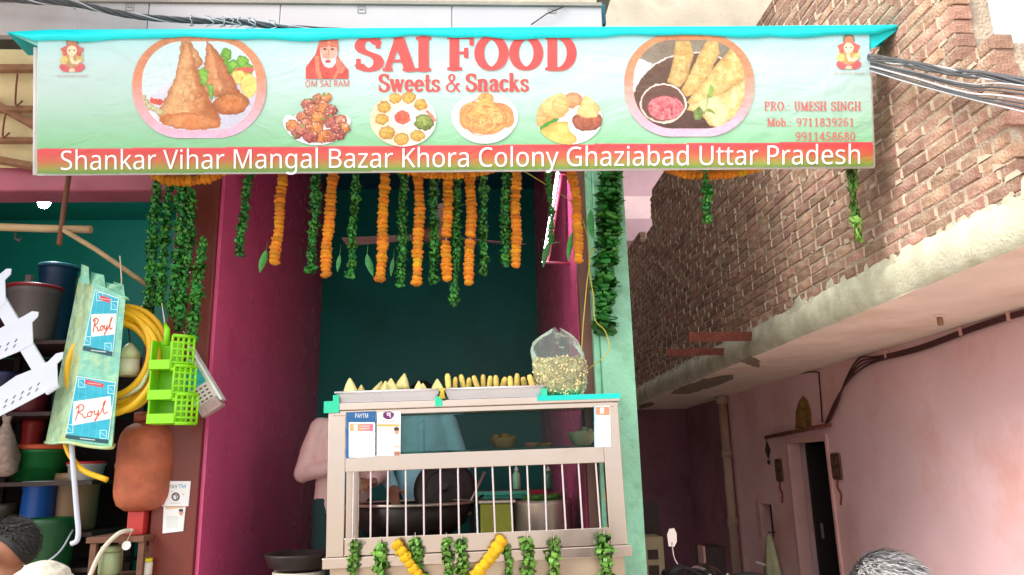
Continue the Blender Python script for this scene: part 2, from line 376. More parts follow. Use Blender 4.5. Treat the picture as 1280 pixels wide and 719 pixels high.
# glyph: (advance, strokes [(points, weight)], serif bars [(x0, x1, y)], vertical ticks [(x, y0, y1)])
GL = {
 'S': (.72, [(arc(.35, .735, .235, .205, 25, 250) + arc(.36, .26, .26, .225, 75, -155), 1)], [], [(.60, .66, .95), (.085, .05, .36)]),
 'A': (.86, [([(.12, .03), (.40, .95)], .62), ([(.43, .95), (.72, .03)], 1.05), ([(.2, .3), (.62, .3)], .5)], [(0, .27, 0), (.53, .88, 0)], []),
 'I': (.46, [([(.22, .03), (.22, .97)], 1)], [(.02, .42, 0), (.02, .42, 1)], []),
 'F': (.72, [([(.2, .03), (.2, .97)], 1), ([(.2, .51), (.5, .51)], .5)], [(.02, .4, 0), (.02, .64, 1)], [(.5, .36, .66), (.64, .72, 1)]),
 'E': (.74, [([(.2, .03), (.2, .97)], 1), ([(.2, .51), (.5, .51)], .5)], [(.02, .66, 0), (.02, .64, 1)], [(.5, .36, .66), (.64, .72, 1), (.66, 0, .3)]),
 'O': (.88, [(arc(.42, .5, .31, .45, 0, 360, 30), 1)], [], []),
 'D': (.86, [([(.2, .03), (.2, .97)], 1), ([(.2, .965)] + arc(.36, .5, .33, .465, 90, -90, 20) + [(.2, .035)], 1)], [(.02, .4, 0), (.02, .4, 1)], []),
 'P': (.72, [([(.2, .03), (.2, .97)], 1), ([(.2, .965)] + arc(.38, .73, .22, .235, 90, -90) + [(.2, .495)], .85)], [(.02, .42, 0), (.02, .36, 1)], []),
 'R': (.8, [([(.2, .03), (.2, .97)], 1), ([(.2, .965)] + arc(.38, .74, .2, .225, 90, -90) + [(.2, .515)], .85), ([(.38, .5), (.66, .03)], .9)], [(.02, .38, 0), (.02, .36, 1), (.56, .78, 0)], []),
 'U': (.86, [([(.2, .97), (.2, .3)] + arc(.42, .28, .22, .25, 180, 360) + [(.64, .97)], .85)], [(.02, .38, 1), (.48, .8, 1)], []),
 'M': (1.0, [([(.16, .03), (.16, .95)], .7), ([(.16, .95), (.48, .06), (.8, .95)], .75), ([(.8, .95), (.8, .03)], 1)], [(0, .32, 0), (.64, .98, 0), (.02, .2, 1), (.76, .96, 1)], []),
 'H': (.88, [([(.18, .03), (.18, .97)], 1), ([(.66, .03), (.66, .97)], 1), ([(.18, .5), (.66, .5)], .5)], [(.02, .36, 0), (.48, .84, 0), (.02, .36, 1), (.48, .84, 1)], []),
 'N': (.9, [([(.16, .03), (.16, .95)], .65), ([(.16, .95), (.68, .04)], .9), ([(.68, .04), (.68, .97)], .65)], [(.0, .32, 0), (.02, .2, 1), (.52, .84, 1)], []),
 'G': (.86, [(arc(.42, .5, .31, .45, 45, 325, 24), 1), ([(.66, .2), (.66, .4)], .8)], [(.48, .8, .42)], [(.66, .7, .96)]),
 'w': (.9, [([(.1, .66), (.28, .05)], 1), ([(.28, .05), (.45, .66)], .55), ([(.45, .66), (.62, .05)], 1), ([(.62, .05), (.8, .66)], .55)], [(0, .25, .68), (.33, .55, .68), (.68, .9, .68)], []),
 'e': (.62, [([(.1, .36), (.5, .36)] + arc(.31, .34, .2, .3, 5, 320, 20), .9)], [], []),
 't': (.46, [([(.2, .9), (.2, .18)] + arc(.31, .16, .11, .12, 180, 320, 8), .9)], [(.03, .4, .66)], []),
 's': (.54, [(arc(.26, .5, .165, .145, 25, 250) + arc(.27, .185, .18, .15, 75, -155), .85)], [], [(.44, .46, .66), (.075, .03, .24)]),
 '&': (.9, [([(.8, .03), (.28, .62)] + arc(.36, .78, .15, .17, 220, -40, 14) + arc(.32, .24, .25, .21, 110, 300, 16) + [(.72, .46)], .72)], [(.6, .84, .48)], []),
 'n': (.74, [([(.18, .03), (.18, .62)], 1), ([(.18, .42)] + arc(.36, .46, .18, .19, 160, 0, 10) + [(.54, .03)], 1)], [(.03, .33, 0), (.4, .7, 0), (.03, .2, .66)], []),
 'a': (.66, [(arc(.3, .48, .17, .17, 165, 0, 12) + [(.47, .1), (.58, .04)], .95), (arc(.3, .2, .18, .17, 70, 360, 16), .8)], [], []),
 'c': (.58, [(arc(.32, .34, .21, .3, 45, 320, 20), .95)], [], []),
 'k': (.74, [([(.18, .03), (.18, .97)], 1), ([(.2, .3), (.52, .62)], .55), ([(.32, .4), (.58, .03)], 1)], [(.03, .33, 0), (.03, .2, 1), (.44, .7, 0), (.4, .64, .66)], []),
 'b': (.7, [([(.16, .03), (.16, .97)], 1), (arc(.36, .33, .2, .3, 0, 360, 20), .85)], [(.02, .2, 1)], []),
 'o': (.64, [(arc(.32, .33, .21, .3, 0, 360, 22), .95)], [], []),
 '.': (.32, [([(.14, .06), (.15, .06)], 1.1)], [], []), ':': (.32, [([(.14, .06), (.15, .06)], 1.1), ([(.14, .56), (.15, .56)], 1.1)], [], []),
 '0': (.7, [(arc(.34, .5, .23, .46, 0, 360, 24), .9)], [], []),
 '1': (.7, [([(.34, .03), (.34, .95)], 1), ([(.34, .95), (.16, .8)], .6)], [(.14, .54, 0)], []),
 '2': (.7, [(arc(.33, .72, .22, .23, 170, -20, 12) + [(.12, .06)], .85), ([(.12, .06), (.58, .06)], .8)], [], [(.58, .02, .2)]),
 '3': (.7, [(arc(.32, .74, .2, .21, 160, -80, 12), .85), (arc(.32, .28, .23, .25, 80, -160, 14), .85)], [], []),
 '4': (.7, [([(.44, .03), (.44, .97), (.08, .3), (.62, .3)], .8)], [(.28, .6, 0)], []),
 '5': (.7, [([(.56, .94), (.18, .94), (.16, .54)] + arc(.33, .31, .23, .27, 125, -160, 16), .8)], [], []),
 '6': (.7, [(arc(.38, .6, .25, .36, 60, 180, 10) + arc(.34, .3, .22, .26, 180, 540, 20), .8)], [], []),
 '7': (.7, [([(.12, .93), (.58, .93), (.3, .03)], .85)], [], [(.12, .74, .97)]),
 '8': (.7, [(arc(.34, .74, .18, .2, 0, 360, 18), .85), (arc(.34, .28, .22, .25, 0, 360, 20), .85)], [], []),
 '9': (.7, [(arc(.3, .4, .25, .36, 240, 360, 10) + arc(.34, .7, .22, .26, 0, 360, 20), .8)], [], []),
 ' ': (.42, [], [], []),
}
def slab_sdf(text, x0, y0, x1, y1, wx, wy, ss, sl=0.):
    """signed distance field of a line of lettering filling the pixel box; y0 is the cap line, y1 the base line; sl: rise to the right"""
    adv = sum(GL[c][0] for c in text) - .06; kx = (x1 - x0) / adv; ky = y1 - y0
    pad = 2; nx = int((x1 - x0 + 2 * pad) * ss) + 1; ny = int((ky + 2 * pad + abs(sl) * (x1 - x0)) * ss) + 2
    X, Y = np.meshgrid(np.linspace(x0 - pad, x1 + pad, nx), np.linspace(y0 - pad - abs(sl) * (x1 - x0) * (sl > 0), y1 + pad, ny))
    U = (X - x0) / kx; V = (y1 - Y - sl * (X - x0)) / ky; D = np.full(X.shape, 9.)
    a = 0.; hx, hy = wx / kx, wy / ky                          # nib half-widths in glyph units
    for ch in text:
        ad, st, se, ti = GL[ch]
        cols = (U[0] > a - .15) & (U[0] < a + ad + .15); u = U[:, cols] - a; v = V[:, cols]; d = D[:, cols]
        def stroke(pts, wgt):
            bx, by = hx * wgt, max(hy * wgt, hy * .7); m = np.full(u.shape, 1e9)
            for (ax, ay), (cx2, cy2) in zip(pts[:-1], pts[1:]):
                ex, ey = (cx2 - ax) / bx, (cy2 - ay) / by; px, py = (u - ax) / bx, (v - ay) / by
                t = np.clip((px * ex + py * ey) / (ex * ex + ey * ey + 1e-9), 0, 1)
                m = np.minimum(m, (px - ex * t) ** 2 + (py - ey * t) ** 2)
            return (np.sqrt(m) - 1) * bx
        for pts, wgt in st: d = np.minimum(d, np.maximum(stroke(pts, wgt), np.maximum(-v - .02, v - 1.02)))
        for (p, q, yy) in se:
            yc = yy + (hy * .8 if yy == 0 else -hy * .8)
            d = np.minimum(d, np.maximum(np.abs(u - (p + q) / 2) - (q - p) / 2, (np.abs(v - yc) - hy * .8) * ky / kx))
        for (xx, p, q) in ti: d = np.minimum(d, np.maximum(np.abs(u - xx) - hx * .45, (np.abs(v - (p + q) / 2) - (q - p) / 2) * ky / kx))
        D[:, cols] = d; a += ad
    return X, Y, D
def sdf_mesh(name, X, Y, D, fn):
    """marching squares: the region D < 0 as polygons with smooth edges"""
    P = fn(X.ravel(), Y.ravel()); ny, nx = X.shape; d = D.ravel(); V = []; F = []; idx = {}
    def vid(a):
        if ('v', a) not in idx: idx[('v', a)] = len(V); V.append(P[a])
        return idx[('v', a)]
    def eid(a, b):
        k = (min(a, b), max(a, b))
        if k not in idx: t = d[k[0]] / (d[k[0]] - d[k[1]]); idx[k] = len(V); V.append(P[k[0]] * (1 - t) + P[k[1]] * t)
        return idx[k]
    ins = D < 0; anyc = ins[:-1, :-1] | ins[1:, :-1] | ins[:-1, 1:] | ins[1:, 1:]
    for j, i in zip(*np.nonzero(anyc)):
        q = j * nx + i; c = (q, q + nx, q + nx + 1, q + 1); f = []
        for k in range(4):
            a, b = c[k], c[(k + 1) % 4]
            if d[a] < 0: f.append(vid(a))
            if (d[a] < 0) != (d[b] < 0): f.append(eid(a, b))
        if len(f) > 2: F.append(f)
    V = np.array(V); org = Vector(V.mean(0)); me = bpy.data.meshes.new(name)
    me.from_pydata((V - np.array(org)).tolist(), [], F); me.update()
    return me, org
_font = None
try:                                          # Blender ships this plain sans; without it the built-in font is used
    import os
    _fp = os.path.join(bpy.utils.system_resource('DATAFILES'), 'fonts', 'NotoSansMath-Regular.woff2')
    if os.path.exists(_fp): _font = bpy.data.fonts.load(_fp)
except Exception: _font = None
def _cap():
    """height of the capitals"""
    if 'h' not in _capc:
        cu = bpy.data.curves.new('h', 'FONT'); cu.body = 'H'
        if _font: cu.font = _font
        to = bpy.data.objects.new('h', cu); C.objects.link(to); dg = bpy.context.evaluated_depsgraph_get()
        me = bpy.data.meshes.new_from_object(to.evaluated_get(dg)); _capc['h'] = max(v.co.y for v in me.vertices)
        bpy.data.objects.remove(to); bpy.data.curves.remove(cu); bpy.data.meshes.remove(me)
    return _capc['h']
_capc = {}
def split_words(me, mats, org, parent, gap):
    """one mesh per word: cut where the letters leave a gap wider than `gap`"""
    co = np.array([tuple(v.co) for v in me.vertices]); F = [list(p.vertices) for p in me.polygons]
    iv = sorted((co[f, 0].min(), co[f, 0].max()) for f in F); cuts = []; hi = iv[0][1]
    for a, b in iv:
        if a - hi > gap: cuts.append((a + hi) / 2)
        hi = max(hi, b)
    grp = {}
    for f in F: grp.setdefault(int(np.searchsorted(cuts, co[f, 0].mean())), []).append(f)
    for k in sorted(grp):
        fs = grp[k]; used = sorted({i for f in fs for i in f}); mp = {v: i for i, v in enumerate(used)}; c = co[used]; m0 = Vector(c.mean(0))
        m2 = bpy.data.meshes.new('lettering'); m2.from_pydata((c - np.array(m0)).tolist(), [], [[mp[i] for i in f] for f in fs]); m2.materials.append(mats); m2.update()
        link_mesh('lettering', m2, org + m0, parent)
def sans_mesh(name, text, x0, y0, x1, y1, plane, off, m, parent, bold=0., shear=0., sl=0.):
    """built-in sans lettering fitted to a pixel box (cap line y0, base line y1) on a plane"""
    cu = bpy.data.curves.new('lettering', 'FONT'); cu.body = text; cu.fill_mode = 'FRONT'; cu.offset = bold; cu.shear = shear; cu.resolution_u = 3
    if _font: cu.font = _font
    to = bpy.data.objects.new('lettering', cu); C.objects.link(to)
    dg = bpy.context.evaluated_depsgraph_get(); me = bpy.data.meshes.new_from_object(to.evaluated_get(dg))
    bpy.data.objects.remove(to); bpy.data.curves.remove(cu)
    co = np.zeros(len(me.vertices) * 3); me.vertices.foreach_get('co', co); co = co.reshape(-1, 3)
    lo, hi = co[:, 0].min(), co[:, 0].max(); cap = _cap() if not text.isupper() else co[:, 1].max()
    px = x0 + (co[:, 0] - lo) / (hi - lo) * (x1 - x0); py = y1 - co[:, 1] / cap * (y1 - y0) - sl * (px - x0)
    P = plane.at(off)(px, py); org = Vector(P.mean(0))
    me.vertices.foreach_set('co', (P - np.array(org)).astype(np.float32).ravel()); me.materials.clear(); me.materials.append(m); me.update(); me.name = name
    if ' ' in text: return split_words(me, m, org, parent, .22 * (y1 - y0) * .0039 * 1.05)
    return link_mesh(name, me, org, parent)
# ================================================================== SETTING
YF, YB = 4.4, 7.4                            # shop front plane, shop back wall
XL, XR = -1.48, .65                          # pink side walls of the shop
FLOOR, CEIL = .5, 4.48
XA = .95                                     # alley side of the shop building
XB, XP = 2.34, 3.33                          # brick upper wall, pink lower wall of the house across the alley
SOF, STOP = 2.53, 2.745                      # underside and top of its slab
YN = 2.93                                    # near end of that house's upper wall

m_ground = mat('earth_concrete', (188, 180, 170), .9, var=.25, scale=1.5, bump=.5, bscale=12, stain=(88, 80, 72), stain_amt=.7, stain_scale=.8)
m_pinkshop = mat('pink_gloss_paint', (242, 100, 152), .26, var=.07, scale=2.2, bump=.06, bscale=9, stain=(196, 62, 112), stain_amt=.5, stain_scale=1.1, specks=((150, 60, 90), .5, 5, .69))
m_tealshop = mat('teal_paint', (0, 148, 134), .45, var=.1, scale=2, bump=.08, bscale=14, stain=(4, 100, 96), stain_amt=.5, stain_scale=1.2, specks=((120, 170, 160), .35, 6, .7))
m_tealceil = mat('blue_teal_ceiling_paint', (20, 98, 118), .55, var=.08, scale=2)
m_tealnext = mat('green_teal_paint', (18, 128, 108), .45, var=.12, scale=2, bump=.08, bscale=14, stain=(8, 92, 84), stain_amt=.5)
m_mint = mat('mint_green_paint', (150, 214, 180), .6, var=.1, scale=5, bump=.25, bscale=40, stain=(110, 164, 130), stain_amt=.6, stain_scale=7, specks=((64, 88, 66), .8, 9, .64))
m_brownframe = mat('brown_shutter_paint', (120, 78, 66), .5, var=.15, scale=8, bump=.1)
m_maroon = mat('maroon_paint', (124, 52, 40), .42, var=.18, scale=3, bump=.1, bscale=30, stain=(84, 34, 30), stain_amt=.6, stain_scale=2, stretch=(1, 1, .35))
m_pinkbeam = mat('dusty_pink_paint', (178, 92, 112), .5, var=.12, scale=4, bump=.15, bscale=30)
m_concrete = mat('pale_concrete', (196, 186, 168), .85, var=.16, scale=3, bump=.4, bscale=25, stain=(150, 138, 120), stain_amt=.6, stain_scale=1.5)
m_greyplaster = mat('grey_plaster', (158, 150, 142), .85, var=.16, scale=3, bump=.3, bscale=20)
m_mauve = mat('mauve_plaster', (172, 140, 148), .8, var=.1, scale=2, bump=.2, bscale=20)
m_white = mat('white_plaster', (228, 226, 222), .7, var=.06, scale=3)
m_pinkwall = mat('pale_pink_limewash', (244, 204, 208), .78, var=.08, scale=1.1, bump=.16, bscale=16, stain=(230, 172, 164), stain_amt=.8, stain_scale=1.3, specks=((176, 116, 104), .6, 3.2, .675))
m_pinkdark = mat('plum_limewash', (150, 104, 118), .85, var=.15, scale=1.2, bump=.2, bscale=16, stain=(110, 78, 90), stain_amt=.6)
m_soffit = mat('cream_soffit', (248, 232, 216), .85, var=.1, scale=1.5, bump=.25, bscale=18, stain=(222, 198, 172), stain_amt=.75, stain_scale=1.6, specks=((170, 150, 124), .6, 3, .66))
m_slab = mat('green_grey_plaster', (212, 210, 186), .95, var=.18, scale=6, bump=.35, bscale=60, stain=(176, 170, 142), stain_amt=.7, stain_scale=4)
m_mortar = mat('mortar', (196, 178, 158), .95, var=.25, scale=12, bump=.9, bscale=60, stain=(140, 122, 106), stain_amt=.5, stain_scale=5)
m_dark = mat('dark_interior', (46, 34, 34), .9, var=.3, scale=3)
m_damp = mat('damp_patch', (146, 134, 112), .9, var=.3, scale=20, bump=.4)

def struct(name, mb, m, **k): return mb.build(name, m, kind='structure', **k)
struct('ground', MB().add([(-150, -60, 0), (150, -60, 0), (150, 300, 0), (-150, 300, 0)], [(0, 1, 2, 3)]), m_ground, org=(0, 0, 0))
struct('shop_plinth', MB().box(-6, XA + .05, 3.45, 8.0, .004, FLOOR), mat('pale_floor_tile', (212, 204, 196), .5, var=.08, scale=3), bevel=.012)

# ---- the shop building
sb = thing('shop_building', 'shop building with pink side walls, teal back wall and mint green pillar', 'building', (-.4, YF, FLOOR))
t = .22
MB().box(XL - .02, XL, YF, YB, FLOOR, CEIL).build('side_wall', m_pinkshop, sb)
MB().box(XR, XR + .1, YF + .16, YB, FLOOR, CEIL).build('side_wall', m_pinkshop, sb)
MB().box(XL - .02, XA - .05, YB, YB + t, FLOOR, CEIL).build('back_wall', m_tealshop, sb)
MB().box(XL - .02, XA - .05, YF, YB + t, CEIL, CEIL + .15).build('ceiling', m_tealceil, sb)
MB().box(XL - .02, XR + .1, YF + .02, YF + .2, 3.62, CEIL - .004).build('lintel', m_pinkbeam, sb)
# column with rough plaster
mb = MB().box(.757, XA, YF, YF + .3, FLOOR, 4.3); mb.build('pillar', m_mint, sb, bevel=.006)
MB().box(XR + .004, .755, YF + .08, YF + .155, FLOOR, 4.2).build('shutter_channel', m_brownframe, sb)
MB().box(.72, .754, YF + .03, YF + .078, FLOOR, 4.2).build('shutter_rail', m_mint, sb)
MB().box(XR + .105, XA - .002, YF + .302, 15, FLOOR, 9).build('alley_side_wall', m_greyplaster, sb)
MB().box(-1.745, XL - .022, YF - .03, YF + .32, FLOOR, 3.5).build('maroon_pier', m_maroon, sb, bevel=.006)
MB().box(-1.728, XL - .024, YF + .322, 7.2, FLOOR, CEIL).build('party_wall', m_tealnext, sb)
# next shop, left
bz0, bz1 = W(60, 240, YF).z, W(60, 212, YF).z
MB().box(-6, -1.6, YF - .02, YF + .2, bz0, bz1 + .05).build('front_beam', m_pinkbeam, sb, bevel=.02)
MB().box(-6, -1.73, 7.2, 7.4, FLOOR, CEIL).build('back_wall', m_tealnext, sb)
MB().box(-6.2, -6.0, YF, 7.4, FLOOR, CEIL).build('side_wall', m_tealnext, sb)
MB().box(-6, -3.5, YF - .01, YF + .12, FLOOR, bz0 - .002).build('added_light_screen', m_brownframe, sb)  # unseen panel added to cut the daylight entering the left shop
MB().box(-6, -1.73, YF + .21, 7.19, 4.1, 4.3).build('ceiling', m_tealnext, sb)
# upper storey and balcony slab behind the white board
MB().box(-6.2, XA, YF + .02, YF + .3, 4.7, 9).build('upper_wall', m_concrete, sb)
MB().box(-6, .78, 4.06, YF + .1, 4.36, 4.66).build('balcony_slab', m_concrete, sb)
MB().box(-6, -1.75, YF - .005, YF + .01, bz1 + .052, 4.34).build('upper_infill', m_greyplaster, sb)
# unseen slabs added to shade the alley and the left shop front
MB().box(XA - .1, XB + .15, 7.45, 10.3, 6.0, 6.15).build('added_alley_shade', m_concrete, sb)
MB().box(-10, -2.35, 1.7, 3.9, 4.8, 4.95).build('added_front_shade', m_concrete, sb); MB().box(-10, -6.2, 3.9, YF + .3, 4.8, 4.95).build('added_front_shade', m_concrete, sb)
# a low grey step inside the shop opening
MB().box(XL + .002, XR - .002, YF + .3, YF + .42, FLOOR + .002, FLOOR + .1).build('door_sill', m_greyplaster, sb)

# white board above the banner, along the balcony edge
wb = thing('fascia_board', 'long white panel board running above the banner along the balcony edge', 'board', (-2.6, 4.0, 4.15))
p0, p1 = W(0, 4, 4.0), W(752, 9, 4.0)
m_board = mat('white_pvc_board', (196, 190, 194), .38, var=.05, scale=2, stain=(166, 158, 154), stain_amt=.5, stain_scale=1.2, bump=.05, bscale=6)
zt, zb = p1.z, W(752, 37, 4.0).z - .06
xs = [-6, -4.3, W(185, 20, 4).x, W(350, 20, 4).x, W(565, 20, 4).x, p1.x]
for i in range(len(xs) - 1):
    MB().box(xs[i] + .002, xs[i + 1] - .002, 4.0, 4.05, zb, zt).build('board_panel', m_board, wb, bevel=.004)
MB().box(-6, p1.x, 3.985, 4.058, zt + .001, zt + .022).build('top_edging', m_greyplaster, wb)
m_ink = mat('grey_ink', (150, 146, 150), .6)
for px in (162, 452, 690):
    c = W(px, 9 if px < 400 else 12, 3.998); r = .022
    mb = MB()
    for dx, dz, ww, hh in ((0, r, 2 * r, .004), (0, -r, 2 * r, .004), (-r, 0, .004, 2 * r), (r, 0, .004, 2 * r), (0, 0, .018, .004), (-.009, .006, .004, .016), (.009, .006, .004, .016)):
        mb.box(c.x + dx - ww / 2, c.x + dx + ww / 2, 3.9965, 3.9985, c.z + dz - hh / 2, c.z + dz + hh / 2)
    mb.build('maker_mark', m_ink, wb)

# ---- building that closes the alley
fb = thing('far_building', 'tall pale building closing the far end of the alley', 'building', (4, 16, 0))
FXE = W(1000, 15, 15.4).x
MB().box(-3, FXE, 16, 16.5, 0, 16).build('wall', m_mauve, fb)
MB().box(-3, FXE, 15.4, 15.99, 9.2, 15).build('balcony', m_concrete, fb)
MB().box(-3, FXE, 15.36, 15.395, 9.15, 9.55).build('balcony_band', m_white, fb)
a, b = W(783, 247, 15.98), W(815, 285, 15.98)
MB().box(a.x - .2, b.x + .6, 15.9, 15.985, b.z, a.z).build('pale_panel', mat('light_mauve_plaster', (206, 178, 180), .8, var=.08, scale=2), fb)
MB().box(a.x - .4, b.x + 1.2, 15.3, 15.985, b.z - .5, b.z - .01).build('ledge', m_mauve, fb)
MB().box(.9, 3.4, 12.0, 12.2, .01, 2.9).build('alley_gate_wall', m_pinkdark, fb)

# ---- house across the alley: pink below, slab, brick wall above
hs_ = thing('brick_house', 'unplastered red brick house overhanging a pale pink ground floor across the alley', 'house', (XP, 7, 0))
dy0, dy1, dz = WX(1041, 600, XP).y, WX(988, 600, XP).y, WX(1010, 545, XP).z
yp = WX(918, 600, XP).y
ny0, ny1 = WX(966, 650, XP).y, WX(951, 650, XP).y
nz0, nz1 = WX(958, 672, XP).z, WX(958, 630, XP).z
TW = .2
mb = MB()
mb.box(XP, XP + TW, 1.5, dy0, 0, SOF); mb.box(XP, XP + TW, dy0, dy1, dz, SOF)
mb.box(XP, XP + TW, dy1, ny0, 0, SOF); mb.box(XP, XP + TW, ny0, ny1, 0, nz0); mb.box(XP, XP + TW, ny0, ny1, nz1, SOF); mb.box(XP, XP + TW, ny1, yp, 0, SOF)
mb.build('ground_floor_wall', m_pinkwall, hs_)
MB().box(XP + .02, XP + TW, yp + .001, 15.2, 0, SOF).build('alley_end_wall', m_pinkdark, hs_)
# the dark room behind door and niche
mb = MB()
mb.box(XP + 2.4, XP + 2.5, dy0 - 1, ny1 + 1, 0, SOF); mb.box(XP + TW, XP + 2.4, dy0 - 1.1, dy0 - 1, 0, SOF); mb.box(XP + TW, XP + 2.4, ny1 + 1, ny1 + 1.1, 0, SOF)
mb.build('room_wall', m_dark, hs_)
# slab and soffit: bottom sheet cream, rough grey green edge
def soft_slab():
    v, f, mi = [], [], []
    ys = np.arange(YN - .08, 15.2, .06); n = len(ys); mb = MB()
    for k, y in enumerate(ys):
        j1 = .004 * math.sin(y * 5.1) + .003 * math.sin(y * 13 + 1) + random.uniform(-.0012, .0012)
        top = STOP + .01 * math.sin(y * 5.7) + random.uniform(-.008, .012)
        v += [(XB + .02 + j1 * .4, y, SOF), (XB - .012 + j1, y, SOF + .03), (XB - .02 + j1 * .7, y, SOF + .12), (XB - .004 + j1 * .5, y, top), (XB + .06, y, top + .01)]
    for k in range(n - 1):
        for q in range(4): f.append((k * 5 + q, (k + 1) * 5 + q, (k + 1) * 5 + q + 1, k * 5 + q + 1))
    f.append((0, 1, 2, 3, 4))
    mb.add(v, f, 0, True); return mb
soft_slab().build('slab_edge', m_slab, hs_)
MB().box(XB + .018, XP + 2.6, YN - .08, 15.2, SOF + .001, STOP - .02).build('slab', m_soffit, hs_)
# brick courses; each brick slightly proud and uneven
def wall_top(y): return 5.15 if y < 9.15 else (4.66 if y < 9.9 else 4.86)
def near_end(z): return YN if z < 3.47 else (3.16 if z < 4.05 else 3.6)
core = MB()
for z0_, z1_, yy in ((STOP - .03, 3.46, YN + .012), (3.46, 4.04, 3.17), (4.04, 4.34, 3.62)):
    core.box(XB + .004, XB + .2, yy, 15.2, z0_, z1_)
core.box(XB + .004, XB + .2, 3.66, 9.15, 4.34, 5.09); core.box(XB + .004, XB + .2, 9.15, 15.2, 4.34, 4.62)
core.build('wall_core', m_mortar, hs_)
m_brick = mat('red_brick', (172, 132, 112), .92, var=.28, scale=14, bump=.7, bscale=70, rand=.26, stain=(196, 174, 152), stain_amt=.7, stain_scale=9)
m_brick_far = mat('red_brick_far', (164, 124, 106), .92, var=.28, scale=14, bump=.7, bscale=70, rand=.26, island=True, stain=(196, 174, 152), stain_amt=.7, stain_scale=9)
BL, BH, PL, PH = .231, .067, .241, .0745
bricks = []
k = 0; z = STOP + .012
while z < 5.2:
    y = near_end(z) + random.uniform(-.014, .012); first = k % 2
    while y < 15:
        ln = BL if random.random() > .1 else BL * .5
        if first: ln = BL * .48; first = 0
        if z + BH < wall_top(y) + (.04 if random.random() < .3 else 0): bricks.append((y, z, ln))
        y += ln + PL - BL
    z += PH; k += 1
def hidden(y, z):                             # behind the banner, or above the frame
    d = CM.T @ np.array([XB, y, z - CAM_H]); px = _cx + FPX * d[0] / -d[2]; py = _cy - FPX * d[1] / -d[2]
    return (px < 1088 and 36 < py < 206) or py < -25 or px < 785 or px > 1300
vis = sorted([b for b in bricks if not hidden(b[0] + .1, b[1])], key=lambda b: b[0])
near, far = vis[:300], vis[300:] + [b for b in bricks if hidden(b[0] + .1, b[1])]
def brick_shape(mb, y, z, ln, var):
    r = random.Random(var); c = lambda s: r.uniform(-s, s)
    x0 = c(.003)
    # chipped, slightly pillowed face: outer ring set back, inner face proud
    ring = [(x0 + .0055 + c(.0025), 0 + c(.003), 0 + c(.003)), (x0 + .0055 + c(.0025), ln + c(.004), 0 + c(.003)), (x0 + .0055 + c(.0025), ln + c(.004), BH + c(.003)), (x0 + .0055 + c(.0025), c(.003), BH + c(.003))]
    inn = [(x0 + c(.003), .012 + c(.004), .009 + c(.003)), (x0 + c(.003), ln - .012 + c(.004), .009 + c(.003)), (x0 + c(.003), ln - .012 + c(.004), BH - .009 + c(.003)), (x0 + c(.003), .012 + c(.004), BH - .009 + c(.003))]
    bk = [(.09, 0, 0), (.09, ln, 0), (.09, ln, BH), (.09, 0, BH)]
    vs = [(XB + a, y + b, z + d) for a, b, d in ring + inn + bk]
    fs = [(4, 5, 6, 7)] + [(i, (i + 1) % 4, 4 + (i + 1) % 4, 4 + i) for i in range(4)] + [(i, i + 8, (i + 1) % 4 + 8, (i + 1) % 4) for i in range(4)]
    mb.add(vs, fs)
shared = {}
for i, (y, z, ln) in enumerate(near):
    key = (i % 12, ln < .2)
    if key not in shared:
        mb = MB(); brick_shape(mb, 0, 0, ln, i + 3); shared[key] = mb.mesh('brick', m_brick, (XB, 0, 0))
    o = link_mesh('brick', shared[key], (XB, y, z + random.uniform(-.004, .004)), hs_)
    o.rotation_euler = (random.uniform(-.018, .018), 0, random.uniform(-.008, .008))
mb = MB()
for i, (y, z, ln) in enumerate(far): brick_shape(mb, y, z, ln, i)
mb.build('brick_courses', m_brick_far, hs_, kind='stuff')
# plaster crust smeared over the lowest course
mb = MB()
for i in range(90):
    y = YN + i * .1 + random.uniform(-.03, .03); h = random.uniform(.005, .04) * (1 if random.random() < .8 else 1.8); wd = random.uniform(.03, .1)
    mb.add([(XB - .006, y - wd, STOP - .03), (XB - .006, y + wd, STOP - .03), (XB - .003, y + wd * .5, STOP + h * .8), (XB - .003, y - wd * .3, STOP + h), (XB + .02, y - wd, STOP - .03), (XB + .02, y + wd, STOP - .03), (XB + .02, y + wd * .6, STOP + h * .85), (XB + .02, y - wd * .4, STOP + h * 1.05)],
           [(0, 1, 2, 3), (1, 5, 6, 2), (3, 2, 6, 7), (0, 3, 7, 4)])
mb.build('plaster_crust', m_slab, hs_, kind='stuff')
# pale mortar squeezed out of the head joints
mb = MB(); rr = random.Random(11)
for (y, z, ln) in near + far[:500]:
    if rr.random() < .3: continue
    e = y + ln + .005; w_ = rr.uniform(.004, .011); h0, h1 = rr.uniform(-.006, .012), BH + rr.uniform(-.012, .01); o_ = rr.uniform(.002, .009)
    mb.add([(XB + .012, e - w_, z + h0), (XB + .012, e + w_, z + h0), (XB + .012, e + w_ * .8, z + h1), (XB + .012, e - w_ * .8, z + h1), (XB - o_, e - w_ * .4, z + h0 + .008), (XB - o_, e + w_ * .4, z + h0 + .008), (XB - o_, e + w_ * .3 + rr.uniform(-.004, .004), z + h1 - .006), (XB - o_, e - w_ * .4, z + h1 - .006)],
           [(4, 5, 6, 7), (0, 1, 5, 4), (1, 2, 6, 5), (2, 3, 7, 6), (3, 0, 4, 7)])
    if rr.random() < .25:
        y2 = y + rr.uniform(.02, ln - .02); l2 = rr.uniform(.015, .06); mb.add([(XB - .004, y2 - l2, z - .008), (XB - .004, y2 + l2, z - .008), (XB - .006, y2 + l2 * .7, z + rr.uniform(.004, .03)), (XB - .006, y2 - l2 * .6, z + rr.uniform(.002, .02))], [(0, 1, 2, 3)])
mb.build('mortar_lips', mat('pale_mortar', (208, 190, 168), .95, var=.2, scale=20, bump=.3), hs_, kind='stuff')
